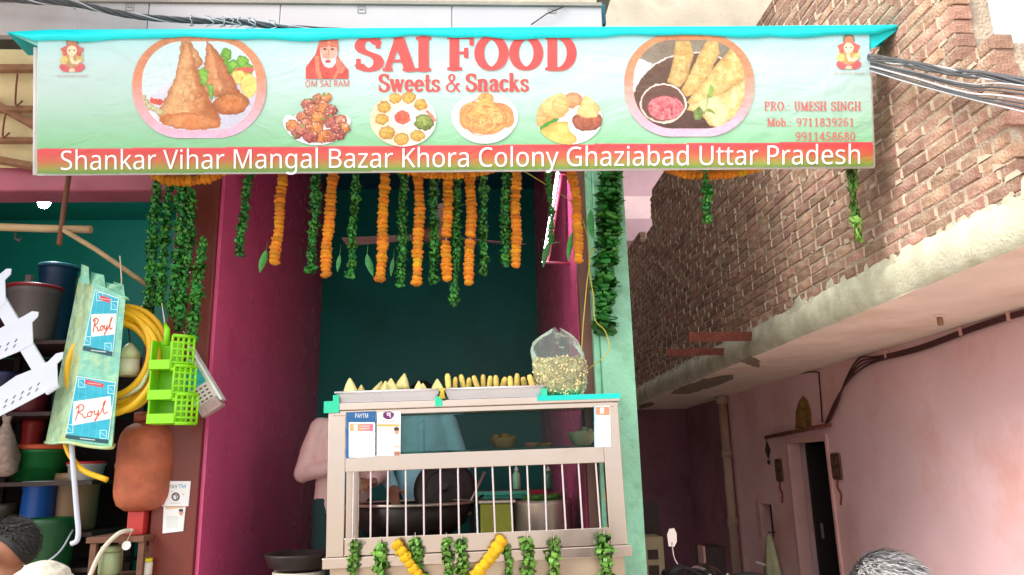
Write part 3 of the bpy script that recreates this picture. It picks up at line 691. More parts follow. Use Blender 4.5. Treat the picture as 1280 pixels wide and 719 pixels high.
# damp patches where the soffit skin has fallen away
for pts in ([(838, 492), (850, 484), (880, 474), (916, 468), (918, 474), (890, 484), (862, 492)], [(925, 452), (940, 445), (950, 452), (948, 460), (938, 456)], [(798, 507), (815, 502), (818, 506), (800, 512)]):
    rg = []
    for (p, q) in zip(pts, pts[1:] + pts[:1]):
        for k_ in range(5): rg.append((p[0] + (q[0] - p[0]) * k_ / 5 + random.uniform(-1.6, 1.6), p[1] + (q[1] - p[1]) * k_ / 5 + random.uniform(-.8, .8)))
    MB().prism([WZ(px, py, SOF) - Vector((0, 0, .0025)) for px, py in rg], (0, 0, .0015)).build('damp_patch', m_damp, hs_)
# door frame, rod, pipe
m_frame = mat('pink_frame', (226, 178, 172), .6, var=.1, scale=6, bump=.1)
m_rust = mat('rusty_iron', (132, 72, 58), .85, var=.3, scale=30, bump=.5, bscale=80, stain=(86, 46, 38), stain_amt=.7, stain_scale=14)
m_iron = mat('dark_iron', (60, 48, 46), .6, var=.2, scale=20)
fr = thing('door_frame', 'pale pink door frame round the dark doorway in pink wall', 'door frame', (XP, dy0, 0))
for a, b in ((dy0, dy0 + .04), (dy1 - .06, dy1)): MB().box(XP - .02, XP + .12, a, b, .004, dz).build('jamb', m_frame, fr, bevel=.004)
MB().box(XP - .02, XP + .12, dy0 + .041, dy1 - .061, dz - .06, dz).build('head', m_frame, fr)
cr = thing('curtain_rod', 'thin rusty rod fixed above the dark doorway', 'rod', WX(996, 540, XP - .05))
MB().tube([WX(957, 547, XP - .05), WX(1037, 531, XP - .05)], .02, 8).build('rod', m_rust, cr)
for px, py in ((968, 546), (1030, 533)):
    q = WX(px, py, XP); MB().tube([q + Vector((.01, 0, 0)), q - Vector((.06, 0, 0))], .012, 6).build('bracket', m_rust, cr)
dp = thing('drain_pipe', 'grey drain pipe running down the pink wall to the left of the doorway', 'pipe', (XP - .06, yp, 0))
m_pipe = mat('grey_pipe', (196, 168, 150), .6, var=.15, scale=8, stretch=(1, 1, .2), stain=(150, 110, 100), stain_amt=.6, stain_scale=5)
MB().tube([(XP - .07, yp, 0), (XP - .07, yp, SOF + .001)], .055, 14).build('pipe', m_pipe, dp)
for zz in (.9, 1.75): MB().tube([(XP - .07, yp, zz), (XP - .07, yp, zz + .09)], .066, 14).build('collar', m_pipe, dp)
MB().tube([(XP - .07, yp, SOF - .1), (XP - .07, yp, SOF - .002)], .078, 14).build('collar', m_pipe, dp)
# niche: pale reveal with dark recess
MB().box(XP - .012, XP + .05, ny1 - .02, ny1 + .1, nz0 - .03, nz1 + .03).build('niche_reveal', m_frame, hs_)
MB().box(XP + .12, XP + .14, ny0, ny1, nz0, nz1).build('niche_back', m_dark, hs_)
# ================================================================== BANNER
BYT, BYB = 3.61, 3.75
q0, q1 = W(600, 212, BYB), W(600, 42, BYT)
_n = Vector((1, 0, 0)).cross(q1 - q0); _n = _n if _n.y < 0 else -_n
BP = Plane(q0, _n); BN = Vector(BP.n)
bn = thing('shop_banner', 'wide printed food shop banner with red lettering and snack pictures over the stall', 'banner', q0)
TL, TR, BLc, BRc = (47, 43), (1087, 40), (45, 218), (1093, 208)
def bil(u, v):
    a = [TL[i] + (TR[i] - TL[i]) * u for i in (0, 1)]; b = [BLc[i] + (BRc[i] - BLc[i]) * u for i in (0, 1)]
    return a[0] + (b[0] - a[0]) * v, a[1] + (b[1] - a[1]) * v
# sheet: printed vertical gradient, with shallow tension folds
def banner_sheet():
    cv = Canvas(40, 34, 1100, 224, 1.0); X, Y = cv.X, cv.Y
    v = (Y - 42) / 172.
    stops = [(0, (176, 234, 238)), (.2, (200, 230, 230)), (.45, (190, 222, 212)), (.8, (142, 204, 156)), (1, (122, 194, 138))]
    for k in range(3): cv.C[..., k] = np.interp(v, [s[0] for s in stops], [s2l(s[1])[k] for s in stops])
    dg = np.clip(np.exp(-(((X - 60) * .35 + (Y - 40) * .9) / 38 - 1.2) ** 2), 0, 1)[..., None] * .12  # pale diagonal streak of light painted into the sheet colour
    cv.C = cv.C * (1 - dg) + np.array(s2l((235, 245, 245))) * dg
    # red to olive band along the foot
    bt = 186 - (X - 50) / 1040 * 9
    for k in range(3):
        bc = np.interp((Y - bt) / 31, [0, .12, .5, .8, 1], [s2l(c)[k] for c in ((226, 88, 92), (222, 72, 78), (204, 104, 74), (156, 150, 66), (96, 150, 66))])
        cv.C[..., k] = np.where(Y > bt, bc, cv.C[..., k])
    cv.fill(cv.poly([TL, TR, BRc, BLc]), (0, 0, 0), a=0)
    def fn(px, py):
        P = BP.at(0)(px, py); u = (px - 47) / 1040; vv = (py - 40) / 175
        d = .0016 * np.sin(u * 23 + vv * 5) + .0012 * np.sin(u * 41 - vv * 6)
        return P - BP.n * (.0015 + np.abs(d))[:, None]
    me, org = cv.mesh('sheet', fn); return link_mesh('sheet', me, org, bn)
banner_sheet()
m_hem = mat('banner_hem', (236, 238, 236), .5, var=.05)
mb = MB()
for k, (p, q) in enumerate((((45, 60), (44.2, 219)), ((50, 46), (48.5, 218)))): mb.tube([BP.pt(*p, -.03), BP.pt(*q, -.03)], .012, 8)
mb.build('frame_post', m_hem, bn)
MB().tube([BP.pt(47, 217, -.035), BP.pt(1092, 208, -.035)], .013, 8).build('frame_rail', m_hem, bn)
MB().tube([BP.pt(47, 46, -.035), BP.pt(1086, 43, -.035)], .013, 8).build('frame_rail', m_hem, bn)
MB().tube([BP.pt(1085, 46, -.035), BP.pt(1091, 206, -.035)], .013, 8).build('frame_post', m_hem, bn)
for px in (120, 420, 700):
    a = BP.pt(px, 100, -.04); MB().tube([a, Vector((a.x, 4.04, zb - .004))], .014, 6).build('strut', m_iron, bn)
for px in (60, 400, 720):
    a = BP.pt(px, 150, -.04); MB().tube([a, Vector((min(a.x, .9), YF + .03, a.z + .25))], .012, 6).build('strut', m_iron, bn)

# cyan tarpaulin strip folded over the top of the banner
m_cyan = mat('cyan_tarpaulin', (0, 238, 246), .35, var=.08, scale=5, bump=.15, bscale=12)
tp = [(8, 40, 3.66), (60, 37, 3.6), (330, 36, 3.6), (640, 34, 3.6), (900, 33, 3.6), (1131, 31, 3.66)]
vs, fs = [], []
N = 60
for i in range(N + 1):
    px = 8 + (1131 - 8) * i / N; e = min(1, (px - 8) / 45, (1131 - px) / 42); e = max(e, 0)
    topy = np.interp(px, [a[0] for a in tp], [a[1] for a in tp]); low = topy + (12 + 2 * math.sin(px * .021) + 1 * math.sin(px * .07)) * min(1, e * 1.2) + .5
    rag = random.uniform(-.8, .8)
    f0 = BP.pt(px, topy, .006); f1 = BP.pt(px, low + rag, .008)
    back = f0 + Vector((0, .2, -.015)); vs += [back, f0, f1]
    if i: b = i * 3; fs += [(b - 3, b, b + 1, b - 2), (b - 2, b + 1, b + 2, b - 1)]
o = MB().add(vs, fs, 0, True)
tc_ = o.build('cyan_tarpaulin', m_cyan, label='bright cyan tarpaulin strip folded over the top of the banner', cat='tarpaulin')
md = tc_.modifiers.new('thick', 'SOLIDIFY'); md.thickness = .002
# loose pointed ends hanging behind the banner
mb = MB().prism([BP.pt(1084, 42, -.012), BP.pt(1131, 31, -.012), BP.pt(1089, 62, -.012)], BN * -.003)
mb.build('end_flap', m_cyan, tc_)
MB().prism([BP.pt(8, 40, -.012), BP.pt(49, 41, -.012), BP.pt(47, 58, -.012), BP.pt(30, 50, -.012)], BN * -.003).build('end_flap', mat('pale_tarpaulin', (150, 226, 220), .5, var=.1), tc_)

# ---- lettering
m_red = mat('red_ink', (218, 84, 82), .5, var=.13, scale=7)
m_red2 = mat('pale_red_ink', (226, 104, 106), .5, var=.1, scale=7)
m_wink = mat('white_ink', (248, 246, 246), .5, var=.02)
def slab_text(text, x0, y0, x1, y1, wx, wy, m, ss, sl=0.):
    me, org = sdf_mesh('lettering', *slab_sdf(text, x0, y0, x1, y1, wx, wy, ss, sl), BP.at(.0008)); me.materials.append(m)
    return link_mesh('lettering', me, org, bn)
slab_text('SAI', 444, 46, 538, 89, 6.6, 2.4, m_red, 2.5)
slab_text('FOOD', 558, 45, 720, 88, 6.2, 2.4, m_red, 2.5)
slab_text('Sweets', 473, 92, 549, 115, 2.35, 1.15, m_red, 3)
slab_text('&', 557, 92, 575, 115, 1.9, 1.15, m_red, 3)
slab_text('Snacks', 582, 91.5, 660, 114.5, 2.35, 1.15, m_red, 3)
slab_text('PRO.:', 955, 127, 987, 138.5, .85, .55, m_red2, 4); slab_text('UMESH', 992.5, 127, 1033, 138.5, .85, .55, m_red2, 4); slab_text('SINGH', 1038.5, 127, 1076, 138.5, .85, .55, m_red2, 4)
slab_text('Mob.:', 959, 147.5, 989, 158, .85, .55, m_red2, 4); slab_text('9711839261', 995, 147.5, 1068, 158, .85, .55, m_red2, 4)
slab_text('9911458680', 994, 165, 1069, 176, .85, .55, m_red2, 4)
sans_mesh('lettering', 'Shankar Vihar Mangal Bazar Khora Colony Ghaziabad Uttar Pradesh', 76, 188.5, 1075, 212.5, BP, .0008, m_wink, bn, sl=.0075)
sans_mesh('lettering', 'OM SAI RAM', 381.5, 100.5, 436.5, 108.5, BP, .0008, m_red, bn)

# ---- printed pictures
def pic(name, cv, off=.0014):
    # printing grain and uneven ink
    sd0 = int(cv.X[0, 0]); g = np.random.default_rng(sd0).normal(0, .055, cv.sh) + (cv.noise(2.2, sd0 + 5, 2) - .5) * .42 + (cv.noise(9, sd0 + 9, 2) - .5) * .3
    wt = (1 - cv.C.min(2)) ; cv.C = np.clip(cv.C * (1 + (g * (.12 + .9 * wt))[..., None]), 0, .95)
    me, org = cv.mesh(name, BP.at(off)); return link_mesh(name, me, org, bn)
def frame_pic(cv, x0, y0, x1, y1, r, th):
    o_ = cv.rrect(x0, y0, x1, y1, r); i_ = cv.rrect(x0 + th, y0 + th * .62, x1 - th, y1 - th * .85, r * .82)
    v = (cv.Y - y0) / (y1 - y0)
    c = np.zeros(cv.sh + (3,))
    for k in range(3): c[..., k] = np.interp(v, [0, .4, .62, 1], [s2l(s)[k] for s in ((206, 140, 96), (234, 150, 116), (240, 172, 166), (240, 190, 220))])
    m = np.clip(.5 - o_ * cv.ss, 0, 1)[..., None]; cv.C = cv.C * (1 - m) + c * m; cv.A = np.maximum(cv.A, m[..., 0])
    return i_
def blob_food(cv, cx, cy, rx, ry, col, hi, dk, seed, rot=0, clip=None, sc=4):
    e = cv.ell(cx, cy, rx, ry, rot); n = cv.noise(sc, seed)
    l = np.clip(.55 - (cv.X - cx) / rx * .18 - (cv.Y - cy) / ry * .3 + (n - .5) * 1.3, 0, 1)
    cv.fill(e, col, hi, l, edge=(dk, min(rx, ry) * .28), opaque=clip is None, clip=clip)
# samosas
cv = Canvas(163, 42, 335, 175, 2.2)
inn = frame_pic(cv, 165, 44, 333, 173, 62, 12.5); cv.warp(1.1, 5)
cv.fill(inn, (206, 236, 238), (238, 240, 246), (cv.Y - 60) / 110, opaque=False)
cv.fill(cv.poly([(176, 128), (262, 70), (330, 120), (318, 150), (270, 172), (215, 168)]), (226, 226, 240), (208, 206, 226), (cv.X - 170) / 150, clip=inn, opaque=False, soft=3)
for (x, y, r, s) in ((283, 68, 7, 1), (279, 78, 7, 2), (292, 84, 9, 3), (303, 78, 8, 4), (310, 86, 7, 5), (298, 90, 7, 6)): blob_food(cv, x, y, r, r * 1.1, (92, 160, 40), (150, 206, 80), (52, 112, 28), s, clip=inn, sc=3)
cv.fill(cv.ell(305, 88, 12, 4, -5), (222, 96, 82), clip=inn, opaque=False)
def lemon(x, y, rx, ry):
    cv.fill(cv.ell(x, y, rx, ry), (226, 176, 60), clip=inn, opaque=False); cv.fill(cv.ell(x, y, rx - 1.3, ry - 1.3), (246, 222, 150), clip=inn, opaque=False)
    cv.fill(cv.ell(x, y, rx - 2.4, ry - 2.4), (238, 206, 104), (248, 226, 140), cv.noise(3, 9), clip=inn, opaque=False)
lemon(299, 97, 10, 9); lemon(311, 107, 11, 15)
def samosa(pts, col, hi, dk, seed, axis):
    p = cv.poly(pts); n = cv.noise(7, seed, 4); n2 = cv.noise(2.6, seed + 50, 2)
    l = np.clip(.62 + (n - .5) * 1.5 - (cv.X - axis) / 70 - (cv.Y - 110) / 170 + (n2 > .66) * .3, 0, 1)
    cv.fill(p, col, hi, l, edge=(dk, 4.5), clip=inn, opaque=False)
samosa([(258, 52), (262, 53), (274, 66), (296, 108), (300, 118), (282, 122), (252, 118)], (196, 110, 62), (226, 160, 112), (150, 76, 40), 3, 272)
cv.fill(cv.poly([(262, 54), (276, 70), (298, 110), (300, 118), (278, 118)]), (160, 84, 44), a=.4, clip=inn, opaque=False, soft=6)
blob_food(cv, 288, 130, 23, 14, (200, 108, 52), (232, 152, 92), (140, 70, 34), 12, -6, clip=inn, sc=7)
cv.fill(cv.seg([(268, 121), (286, 117), (302, 121), (313, 131)], 2), (150, 110, 60), a=.6, clip=inn, opaque=False)
samosa([(226, 50), (236, 50), (248, 66), (254, 80), (240, 92), (222, 88)], (196, 132, 84), (226, 178, 126), (160, 96, 56), 4, 238)
samosa([(230, 52), (236, 54), (246, 84), (256, 112), (264, 128), (276, 148), (272, 156), (262, 161), (236, 163), (206, 156), (196, 142), (206, 126), (218, 98), (226, 66)], (206, 128, 76), (240, 188, 132), (168, 92, 50), 5, 232)
cv.fill(cv.poly([(236, 54), (247, 84), (258, 114), (276, 150), (254, 148), (246, 110), (238, 80)]), (176, 96, 52), a=.45, clip=inn, opaque=False, soft=8)
cv.fill(cv.ell(238, 152, 38, 10.5, 4), (222, 126, 66), (238, 172, 116), cv.noise(6, 21), edge=((176, 92, 46), 3), clip=inn, opaque=False)
for (x, y, r) in ((229, 107, 3.4), (237, 104, 3), (226, 114, 3), (242, 108, 3.6), (233, 116, 4), (240, 122, 3), (262, 108, 2.6), (275, 110, 2.8), (268, 96, 2.4), (242, 70, 2.2)):
    cv.fill(cv.ell(x, y, r, r * 1.2), (238, 196, 148), a=.55, clip=inn, opaque=False, soft=2); cv.fill(np.abs(cv.ell(x, y, r, r * 1.2)) - .3, (170, 100, 60), a=.4, clip=inn, opaque=False, soft=2)
for pts, c1 in (([(247, 87), (254, 85), (261, 90), (260, 102), (256, 110), (250, 104)], (122, 184, 60)), ([(259, 104), (266, 106), (268, 116), (264, 126), (260, 116)], (86, 150, 40))):
    cv.fill(cv.poly(pts), c1, (172, 214, 100), cv.noise(3, 5), edge=((60, 112, 30), 1.5), clip=inn, opaque=False)
cv.fill(cv.poly([(188, 122), (206, 127), (200, 132), (187, 129)]), (226, 92, 74), clip=inn, opaque=False)
for i, (x, y) in enumerate(((182, 128), (187, 134), (194, 137), (178, 122), (200, 140))): blob_food(cv, x, y, 5, 4, (190, 176, 112), (232, 226, 190), (150, 140, 90), 30 + i, clip=inn, sc=2)
pic('samosa_picture', cv)
# spring rolls
cv = Canvas(778, 41, 946, 173, 2.2)
inn = frame_pic(cv, 780, 42.5, 943, 171, 60, 12); cv.warp(.7, 5)
cv.fill(inn, (128, 108, 92), (150, 146, 130), cv.noise(30, 4), opaque=False)
cv.fill(cv.poly([(790, 70), (816, 80), (800, 112), (786, 118)]), (222, 226, 236), clip=inn, opaque=False, soft=3)
e = cv.ell(862, 128, 72, 62, -14); cv.fill(e, (112, 84, 70), (88, 62, 54), (cv.Y - 60) / 110, clip=inn, opaque=False)
cv.fill(np.abs(e) - .9, (226, 218, 214), clip=np.maximum(inn, cv.Y - 100 + (cv.X - 790) * .2), opaque=False)
def roll(pts, c1, hi, dk, seed):
    n = cv.noise(6, seed, 4); cv.fill(cv.poly(pts), c1, hi, np.clip((n - .28) * 2.0, 0, 1), edge=(dk, 3.5), clip=inn, opaque=False)
roll([(844, 51), (862, 50), (867, 68), (860, 96), (850, 110), (842, 107), (834, 103), (842, 74)], (202, 164, 100), (236, 214, 150), (168, 128, 74), 1)
roll([(884, 50), (898, 52), (900, 66), (886, 96), (866, 118), (858, 121), (852, 113), (866, 84), (874, 66)], (210, 172, 104), (238, 214, 146), (170, 128, 76), 2)
roll([(912, 62), (922, 60), (932, 80), (934, 98), (900, 118), (876, 130), (864, 132), (858, 128), (880, 100)], (214, 178, 108), (240, 216, 148), (176, 134, 80), 3)
roll([(936, 96), (938, 112), (922, 144), (900, 160), (888, 158), (876, 142), (858, 138), (862, 130), (884, 122), (904, 116)], (228, 200, 130), (248, 234, 186), (190, 150, 92), 4)
cv.fill(cv.ell(889, 132, 17, 12, -10), (246, 232, 190), (224, 196, 134), cv.noise(5, 8), a=.7, clip=inn, opaque=False, soft=6)
cv.fill(cv.ell(829, 129.5, 29, 25), (206, 178, 160), clip=inn, opaque=False); cv.fill(cv.ell(829, 129, 26.5, 22.5), (110, 76, 66), clip=inn, opaque=False)
cv.fill(cv.ell(832, 135, 22, 15), (196, 84, 92), (238, 150, 156), np.clip((cv.noise(2.6, 6) - .3) * 2.2, 0, 1), clip=np.maximum(inn, cv.ell(829, 129, 26, 22)), opaque=False, soft=2)
cv.fill(np.abs(cv.ell(829, 129.5, 28, 24)) - .8, (232, 214, 204), clip=inn, opaque=False)
for pts, c1 in (([(866, 140), (874, 132), (880, 140), (876, 150), (868, 149)], (74, 92, 44)), ([(884, 118), (888, 104), (893, 110), (890, 122), (882, 124)], (150, 178, 84)), ([(882, 138), (888, 136), (896, 144), (890, 142)], (110, 136, 60))):
    cv.fill(cv.poly(pts), c1, (150, 170, 96), cv.noise(3, 15), clip=inn, opaque=False)
cv.fill(cv.seg([(886, 120), (883, 134), (880, 144)], 1.4), (140, 160, 84), clip=inn, opaque=False)
pic('spring_roll_picture', cv)
# manchurian bowl
cv = Canvas(350, 114, 442, 186, 2.6)
cv.fill(cv.poly([(353, 150)] + arc(396, 148, 43, 34, 175, 5) + [(439, 150), (434, 144), (358, 144)]), (246, 246, 250), (214, 218, 228), (cv.Y - 165) / 20); cv.warp(1., 3.2)
for i, (x, y, r) in enumerate(((398, 124, 8), (408, 122, 7), (384, 130, 8), (390, 138, 10), (404, 136, 10), (414, 138, 8), (378, 146, 8), (366, 158, 9), (372, 166, 8), (384, 156, 9), (398, 148, 10), (414, 152, 10), (426, 150, 8), (430, 160, 8), (424, 168, 8), (412, 170, 9), (402, 170, 10), (388, 170, 10), (377, 162, 8), (396, 160, 9), (420, 160, 8))):
    k = i % 3; blob_food(cv, x, y, r, r * .92, ((170, 62, 48), (196, 90, 44), (146, 46, 44))[k], ((234, 156, 120), (240, 170, 96), (220, 130, 116))[k], (92, 26, 26), 60 + i, sc=2.6)
sp = (cv.noise(1.5, 77, 1) > .83) & (cv.A > .5) & (cv.Y < 172); cv.C[sp] = s2l((238, 200, 184))
for (x, y) in ((366, 143), (384, 124), (393, 125), (406, 118), (379, 158), (368, 170), (413, 145), (404, 149), (417, 131)): cv.fill(cv.ell(x, y, 2.4, 1.5, 40 * (x % 5)), (104, 170, 84), opaque=False)
pic('manchurian_picture', cv)
# momos round a dip
cv = Canvas(460, 114, 548, 186, 2.6)
cv.fill(cv.ell(504, 150, 41.5, 33.5), (232, 212, 180), (248, 238, 228), (cv.X - 470) / 60); cv.warp(.8, 3)
for i, (x, y, r) in enumerate(((494, 123, 8), (511, 122, 9), (526, 131, 8.5), (480, 134, 8.5), (477, 149, 8.5), (484, 166, 10), (502, 174, 9.5), (522, 170, 9))):
    blob_food(cv, x, y, r, r * .85, (206, 154, 62), (238, 202, 112), (150, 100, 36), 90 + i, sc=2.4)
    for j in range(4): cv.fill(cv.seg([(x, y), (x + r * .7 * math.cos(j * 1.5 + i), y + r * .6 * math.sin(j * 1.5 + i))], .7), (160, 108, 40), a=.6, opaque=False)
blob_food(cv, 530, 153, 13, 10, (96, 116, 44), (176, 190, 100), (48, 58, 24), 99, sc=2.6); cv.fill(cv.seg([(534, 140), (541, 146), (543, 151)], 4), (232, 130, 116), opaque=False)
cv.fill(cv.ell(504, 147, 16, 13), (206, 200, 206)); cv.fill(cv.ell(504, 145.5, 15.5, 12), (250, 248, 250)); cv.fill(cv.ell(503, 147, 10, 9), (206, 76, 60), (232, 120, 96), cv.noise(3, 4))
pic('dumpling_picture', cv)
# jalebi
cv = Canvas(560, 113, 652, 186, 2.6)
cv.fill(cv.ell(606, 152, 38, 28), (206, 212, 220)); cv.fill(cv.ell(606, 146, 42, 30), (250, 250, 253), (228, 232, 240), np.abs(cv.X - 606) / 60)
for (x, y, rx, ry) in ((607, 122, 10, 6), (594, 142, 20, 15), (620, 144, 22, 16), (606, 156, 26, 12), (584, 148, 10, 14), (634, 150, 9, 10), (608, 136, 16, 10)):
    cv.fill(cv.ell(x, y, rx, ry), (240, 158, 100), (236, 132, 84), cv.noise(6, 3), opaque=False)
for i in range(46):
    r = random.Random(i); x, y = r.choice(((594, 144), (620, 146), (607, 124), (606, 154), (608, 138))); rx = r.uniform(4, 20) * (.5 if y < 126 else 1); ry = rx * r.uniform(.55, .8)
    e = np.abs(cv.ell(x + r.uniform(-4, 4), y + r.uniform(-3, 3), rx, ry, r.uniform(-40, 40))) - .9
    cv.fill(e, r.choice(((246, 176, 96), (242, 150, 92), (250, 190, 120), (232, 124, 82))), a=.75, opaque=False, clip=cv.ell(606, 145, 37, 27))
pic('jalebi_picture', cv)
# kachori plate
cv = Canvas(669, 113, 757, 186, 2.6)
pl = cv.ell(711.5, 148, 41.5, 33); cv.fill(pl, (236, 232, 224)); cv.warp(.7, 4)
blob_food(cv, 680, 146, 14, 14, (214, 160, 92), (238, 196, 136), (170, 116, 60), 1, clip=pl); blob_food(cv, 716, 126, 13, 10, (206, 140, 92), (228, 176, 130), (160, 100, 60), 2, clip=pl)
blob_food(cv, 694, 132, 18, 17, (226, 190, 112), (242, 222, 160), (190, 146, 76), 3, clip=pl, sc=8); blob_food(cv, 700, 132, 10, 12, (222, 180, 110), (236, 206, 140), (200, 156, 88), 13, clip=pl, sc=8)
cv.fill(cv.poly([(674, 160), (684, 152), (696, 148), (700, 149), (690, 156), (676, 164)]), (84, 160, 50), edge=((50, 110, 30), 1), clip=pl, opaque=False)
cv.fill(cv.poly([(674, 164), (694, 152), (714, 152), (722, 176), (706, 186), (682, 180)]), (228, 186, 92), (242, 216, 132), cv.noise(9, 7), edge=((190, 140, 60), 3), clip=pl, opaque=False)
cv.fill(cv.ell(732, 152, 22, 22, 0), (246, 246, 248), (214, 216, 224), (cv.Y - 150) / 26, clip=pl, opaque=False)
cv.fill(cv.ell(734, 151, 19, 13), (150, 76, 56), (190, 116, 88), cv.noise(3, 5), edge=((110, 54, 40), 2), clip=pl, opaque=False)
cv.fill(cv.poly([(720, 144), (726, 128), (734, 117), (744, 124), (750, 136), (746, 146), (734, 148)]), (232, 196, 124), (244, 222, 160), cv.noise(5, 9), edge=((196, 148, 84), 2), opaque=False, clip=pl - 2)
pic('fried_bread_picture', cv)
# bearded holy man in red robe, raised palm
cv = Canvas(378, 43, 440, 100, 3)
cv.fill(cv.poly([(382, 99), (382, 84), (394, 68), (398, 55), (402, 46), (412, 44), (421, 45), (423.5, 60), (422, 70), (430, 80), (436, 88), (436, 99)]), (214, 90, 80), (196, 74, 66), cv.noise(8, 2))
cv.fill(cv.ell(411, 64, 11, 16), (218, 150, 132), (232, 178, 160), cv.noise(5, 3)); cv.fill(cv.poly([(398, 60), (399, 50), (404, 45), (420, 45), (423, 52), (423, 60), (411, 57)]), (190, 92, 74), (212, 120, 96), cv.noise(5, 4))
cv.fill(cv.ell(411, 53, 2, 2), (226, 150, 120), opaque=False)
cv.fill(cv.poly([(400, 62), (402, 76), (406, 83), (411, 85), (416, 84), (420, 78), (421, 64), (419, 72), (411, 75), (403, 72)]), (240, 226, 230), opaque=False); cv.fill(cv.ell(410, 77, 4, 2), (180, 84, 88), opaque=False)
for x in (406, 415.5): cv.fill(cv.ell(x, 61.5, 2.3, 1.3), (110, 60, 46), opaque=False); cv.fill(cv.seg([(x - 3, 58.6), (x + 3, 58.4)], .8), (140, 84, 70), opaque=False)
cv.fill(cv.seg([(411, 62), (410.5, 70)], 1.2), (196, 126, 110), opaque=False)
cv.fill(cv.seg([(396, 72), (397, 88), (401, 99)], 5), (226, 150, 96), (222, 110, 110), cv.noise(2.5, 6), opaque=False); cv.fill(cv.seg([(421, 74), (423, 88), (417, 99)], 3.5), (226, 150, 96), (222, 110, 110), cv.noise(2.5, 7), opaque=False)
cv.fill(cv.poly([(421, 86), (422, 76), (425, 73), (428, 72), (431, 76), (431, 86), (428, 92), (424, 92)]), (226, 128, 108), opaque=False)
for x in (424, 427, 429.5): cv.fill(cv.seg([(x, 84), (x, 74)], .7), (190, 84, 74), opaque=False)
pic('holy_man_picture', cv)
# small seated elephant-headed deity emblem, twice
def deity(cx, cy, name):
    cv = Canvas(cx - 20, cy - 30, cx + 20, cy + 24, 3.2)
    f = lambda e, c, **k: cv.fill(e, c, **k)
    f(cv.ell(cx, cy - 16, 7.5, 8), (110, 132, 104)); f(cv.ell(cx, cy - 14.5, 6.2, 6.6), (200, 134, 106))
    f(cv.poly([(cx - 15, cy - 9), (cx - 6, cy - 13), (cx + 6, cy - 13), (cx + 15, cy - 9), (cx + 11, cy - 1), (cx + 9, cy + 3), (cx - 9, cy + 3), (cx - 11, cy - 1)]), (218, 112, 104))
    f(cv.ell(cx - 8, cy + 15, 8, 5.6, 12), (222, 104, 110)); f(cv.ell(cx + 8, cy + 15, 8, 5.6, -12), (222, 104, 110))
    f(cv.ell(cx, cy + 6, 10, 9), (206, 160, 108)); f(cv.ell(cx - 10, cy + 6, 4.6, 5), (230, 206, 120)); f(cv.ell(cx + 9.5, cy + 5, 4.6, 4), (226, 190, 110))
    f(cv.seg([(cx - 12, cy + 2), (cx - 13, cy - 4)], 2), (232, 214, 150)); f(cv.seg([(cx + 12, cy + 2), (cx + 13, cy - 3)], 2), (232, 214, 150))
    f(cv.ell(cx - .2, cy - 6, 6.2, 6.6), (240, 226, 190)); f(cv.seg([(cx - .5, cy - 4), (cx - .8, cy + 4), (cx + 1, cy + 9), (cx + 6, cy + 9), (cx + 9, cy + 7)], 4), (242, 228, 192))
    f(cv.seg([(cx - .2, cy - 3), (cx - .2, cy + 4)], .6), (196, 164, 120)); f(cv.ell(cx, cy + 18.5, 4, 2.5), (240, 214, 180))
    for d in (-3.4, 3): f(cv.ell(cx + d, cy - 6.5, 1.3, .9), (130, 110, 60))
    pic(name, cv)
    sans_mesh('lettering', 'OM GANESHAY NAMAH', cx - 19, cy + 24, cx + 19, cy + 27.4, BP, .0008, mat('faint_ink', (206, 180, 172), .5), bn)
deity(90, 69.5, 'deity_emblem'); deity(1061, 66, 'deity_emblem')
# ================================================================== STALL
m_steel = mat('brushed_steel', (214, 197, 184), .2, 1., var=.03, scale=3, bump=.1, bscale=2.5, stain=(190, 168, 150), stain_amt=.5, stain_scale=1.6)
m_steel2 = mat('steel_rod', (230, 224, 224), .25, .8, var=.04)
m_film = mat('green_protective_film', (40, 206, 160), .4, var=.1, scale=9, bump=.1)
m_glass = clear_mat('showcase_glass', (226, 240, 236), .985, .04, haze=.1)
m_tray = mat('steel_tray', (224, 222, 226), .3, .6, var=.05)
YS = 4.0; YSB = 4.55
st = thing('snack_stall', 'stainless steel snack stall with barred showcase and cyan topped frame', 'stall', (.03, YS, FLOOR))
TILT = .0135
def sz(py, px=600): return W(px, py, YS).z - TILT * W(px, py, YS).x          # height at the stall's middle
xl, xr = W(414, 560, YS).x, W(780, 560, YS).x
zt_ = sz(503); zrail0, zrail1 = sz(584), sz(562 + 2); zlow1, zlow0 = sz(666), sz(688); zb1, zb0 = sz(689), sz(703)
pw = W(436, 560, YS).x - xl
kids = []
def sp(name, mb, m, **k): o = mb.build(name, m, st, **k); kids.append(o); return o
for (x0, x1) in ((xl, xl + pw), (xr - pw, xr)):
    sp('post', MB().box(x0, x1, YS, YS + .05, zb1 + .001, zt_ - .02), m_steel, bevel=.004)
    sp('post', MB().box(x0, x1 - (0 if x0 < 0 else .01), YSB - .05, YSB, FLOOR + .02, zt_ - .02), m_steel, bevel=.004)
sp('top_frame', MB().box(xl - .012, xr + .012, YS - .014, YS + .045, zt_ - .019, zt_ + .018), m_steel, bevel=.004)
sp('top_frame', MB().box(xl - .012, xr + .012, YSB - .06, YSB + .01, zt_ - .019, zt_ + .018), m_steel, bevel=.004)
sp('top_shelf', MB().box(xl + .001, xr - .001, YS + .046, YSB - .061, zt_ + .002, zt_ + .012), m_steel)
sp('top_lip', MB().box(xl + .02, xr - .02, YS - .006, YS + .04, zt_ - .046, zt_ - .02), m_steel, bevel=.003)
sp('middle_rail', MB().box(xl + pw + .001, xr - pw - .001, YS - .003, YS + .03, zrail0, zrail1), m_steel, bevel=.003)
sp('glass_pane', MB().box(xl + pw + .001, xr - pw - .001, YS + .036, YS + .040, zrail1 - .012, zt_ - .047), m_glass)
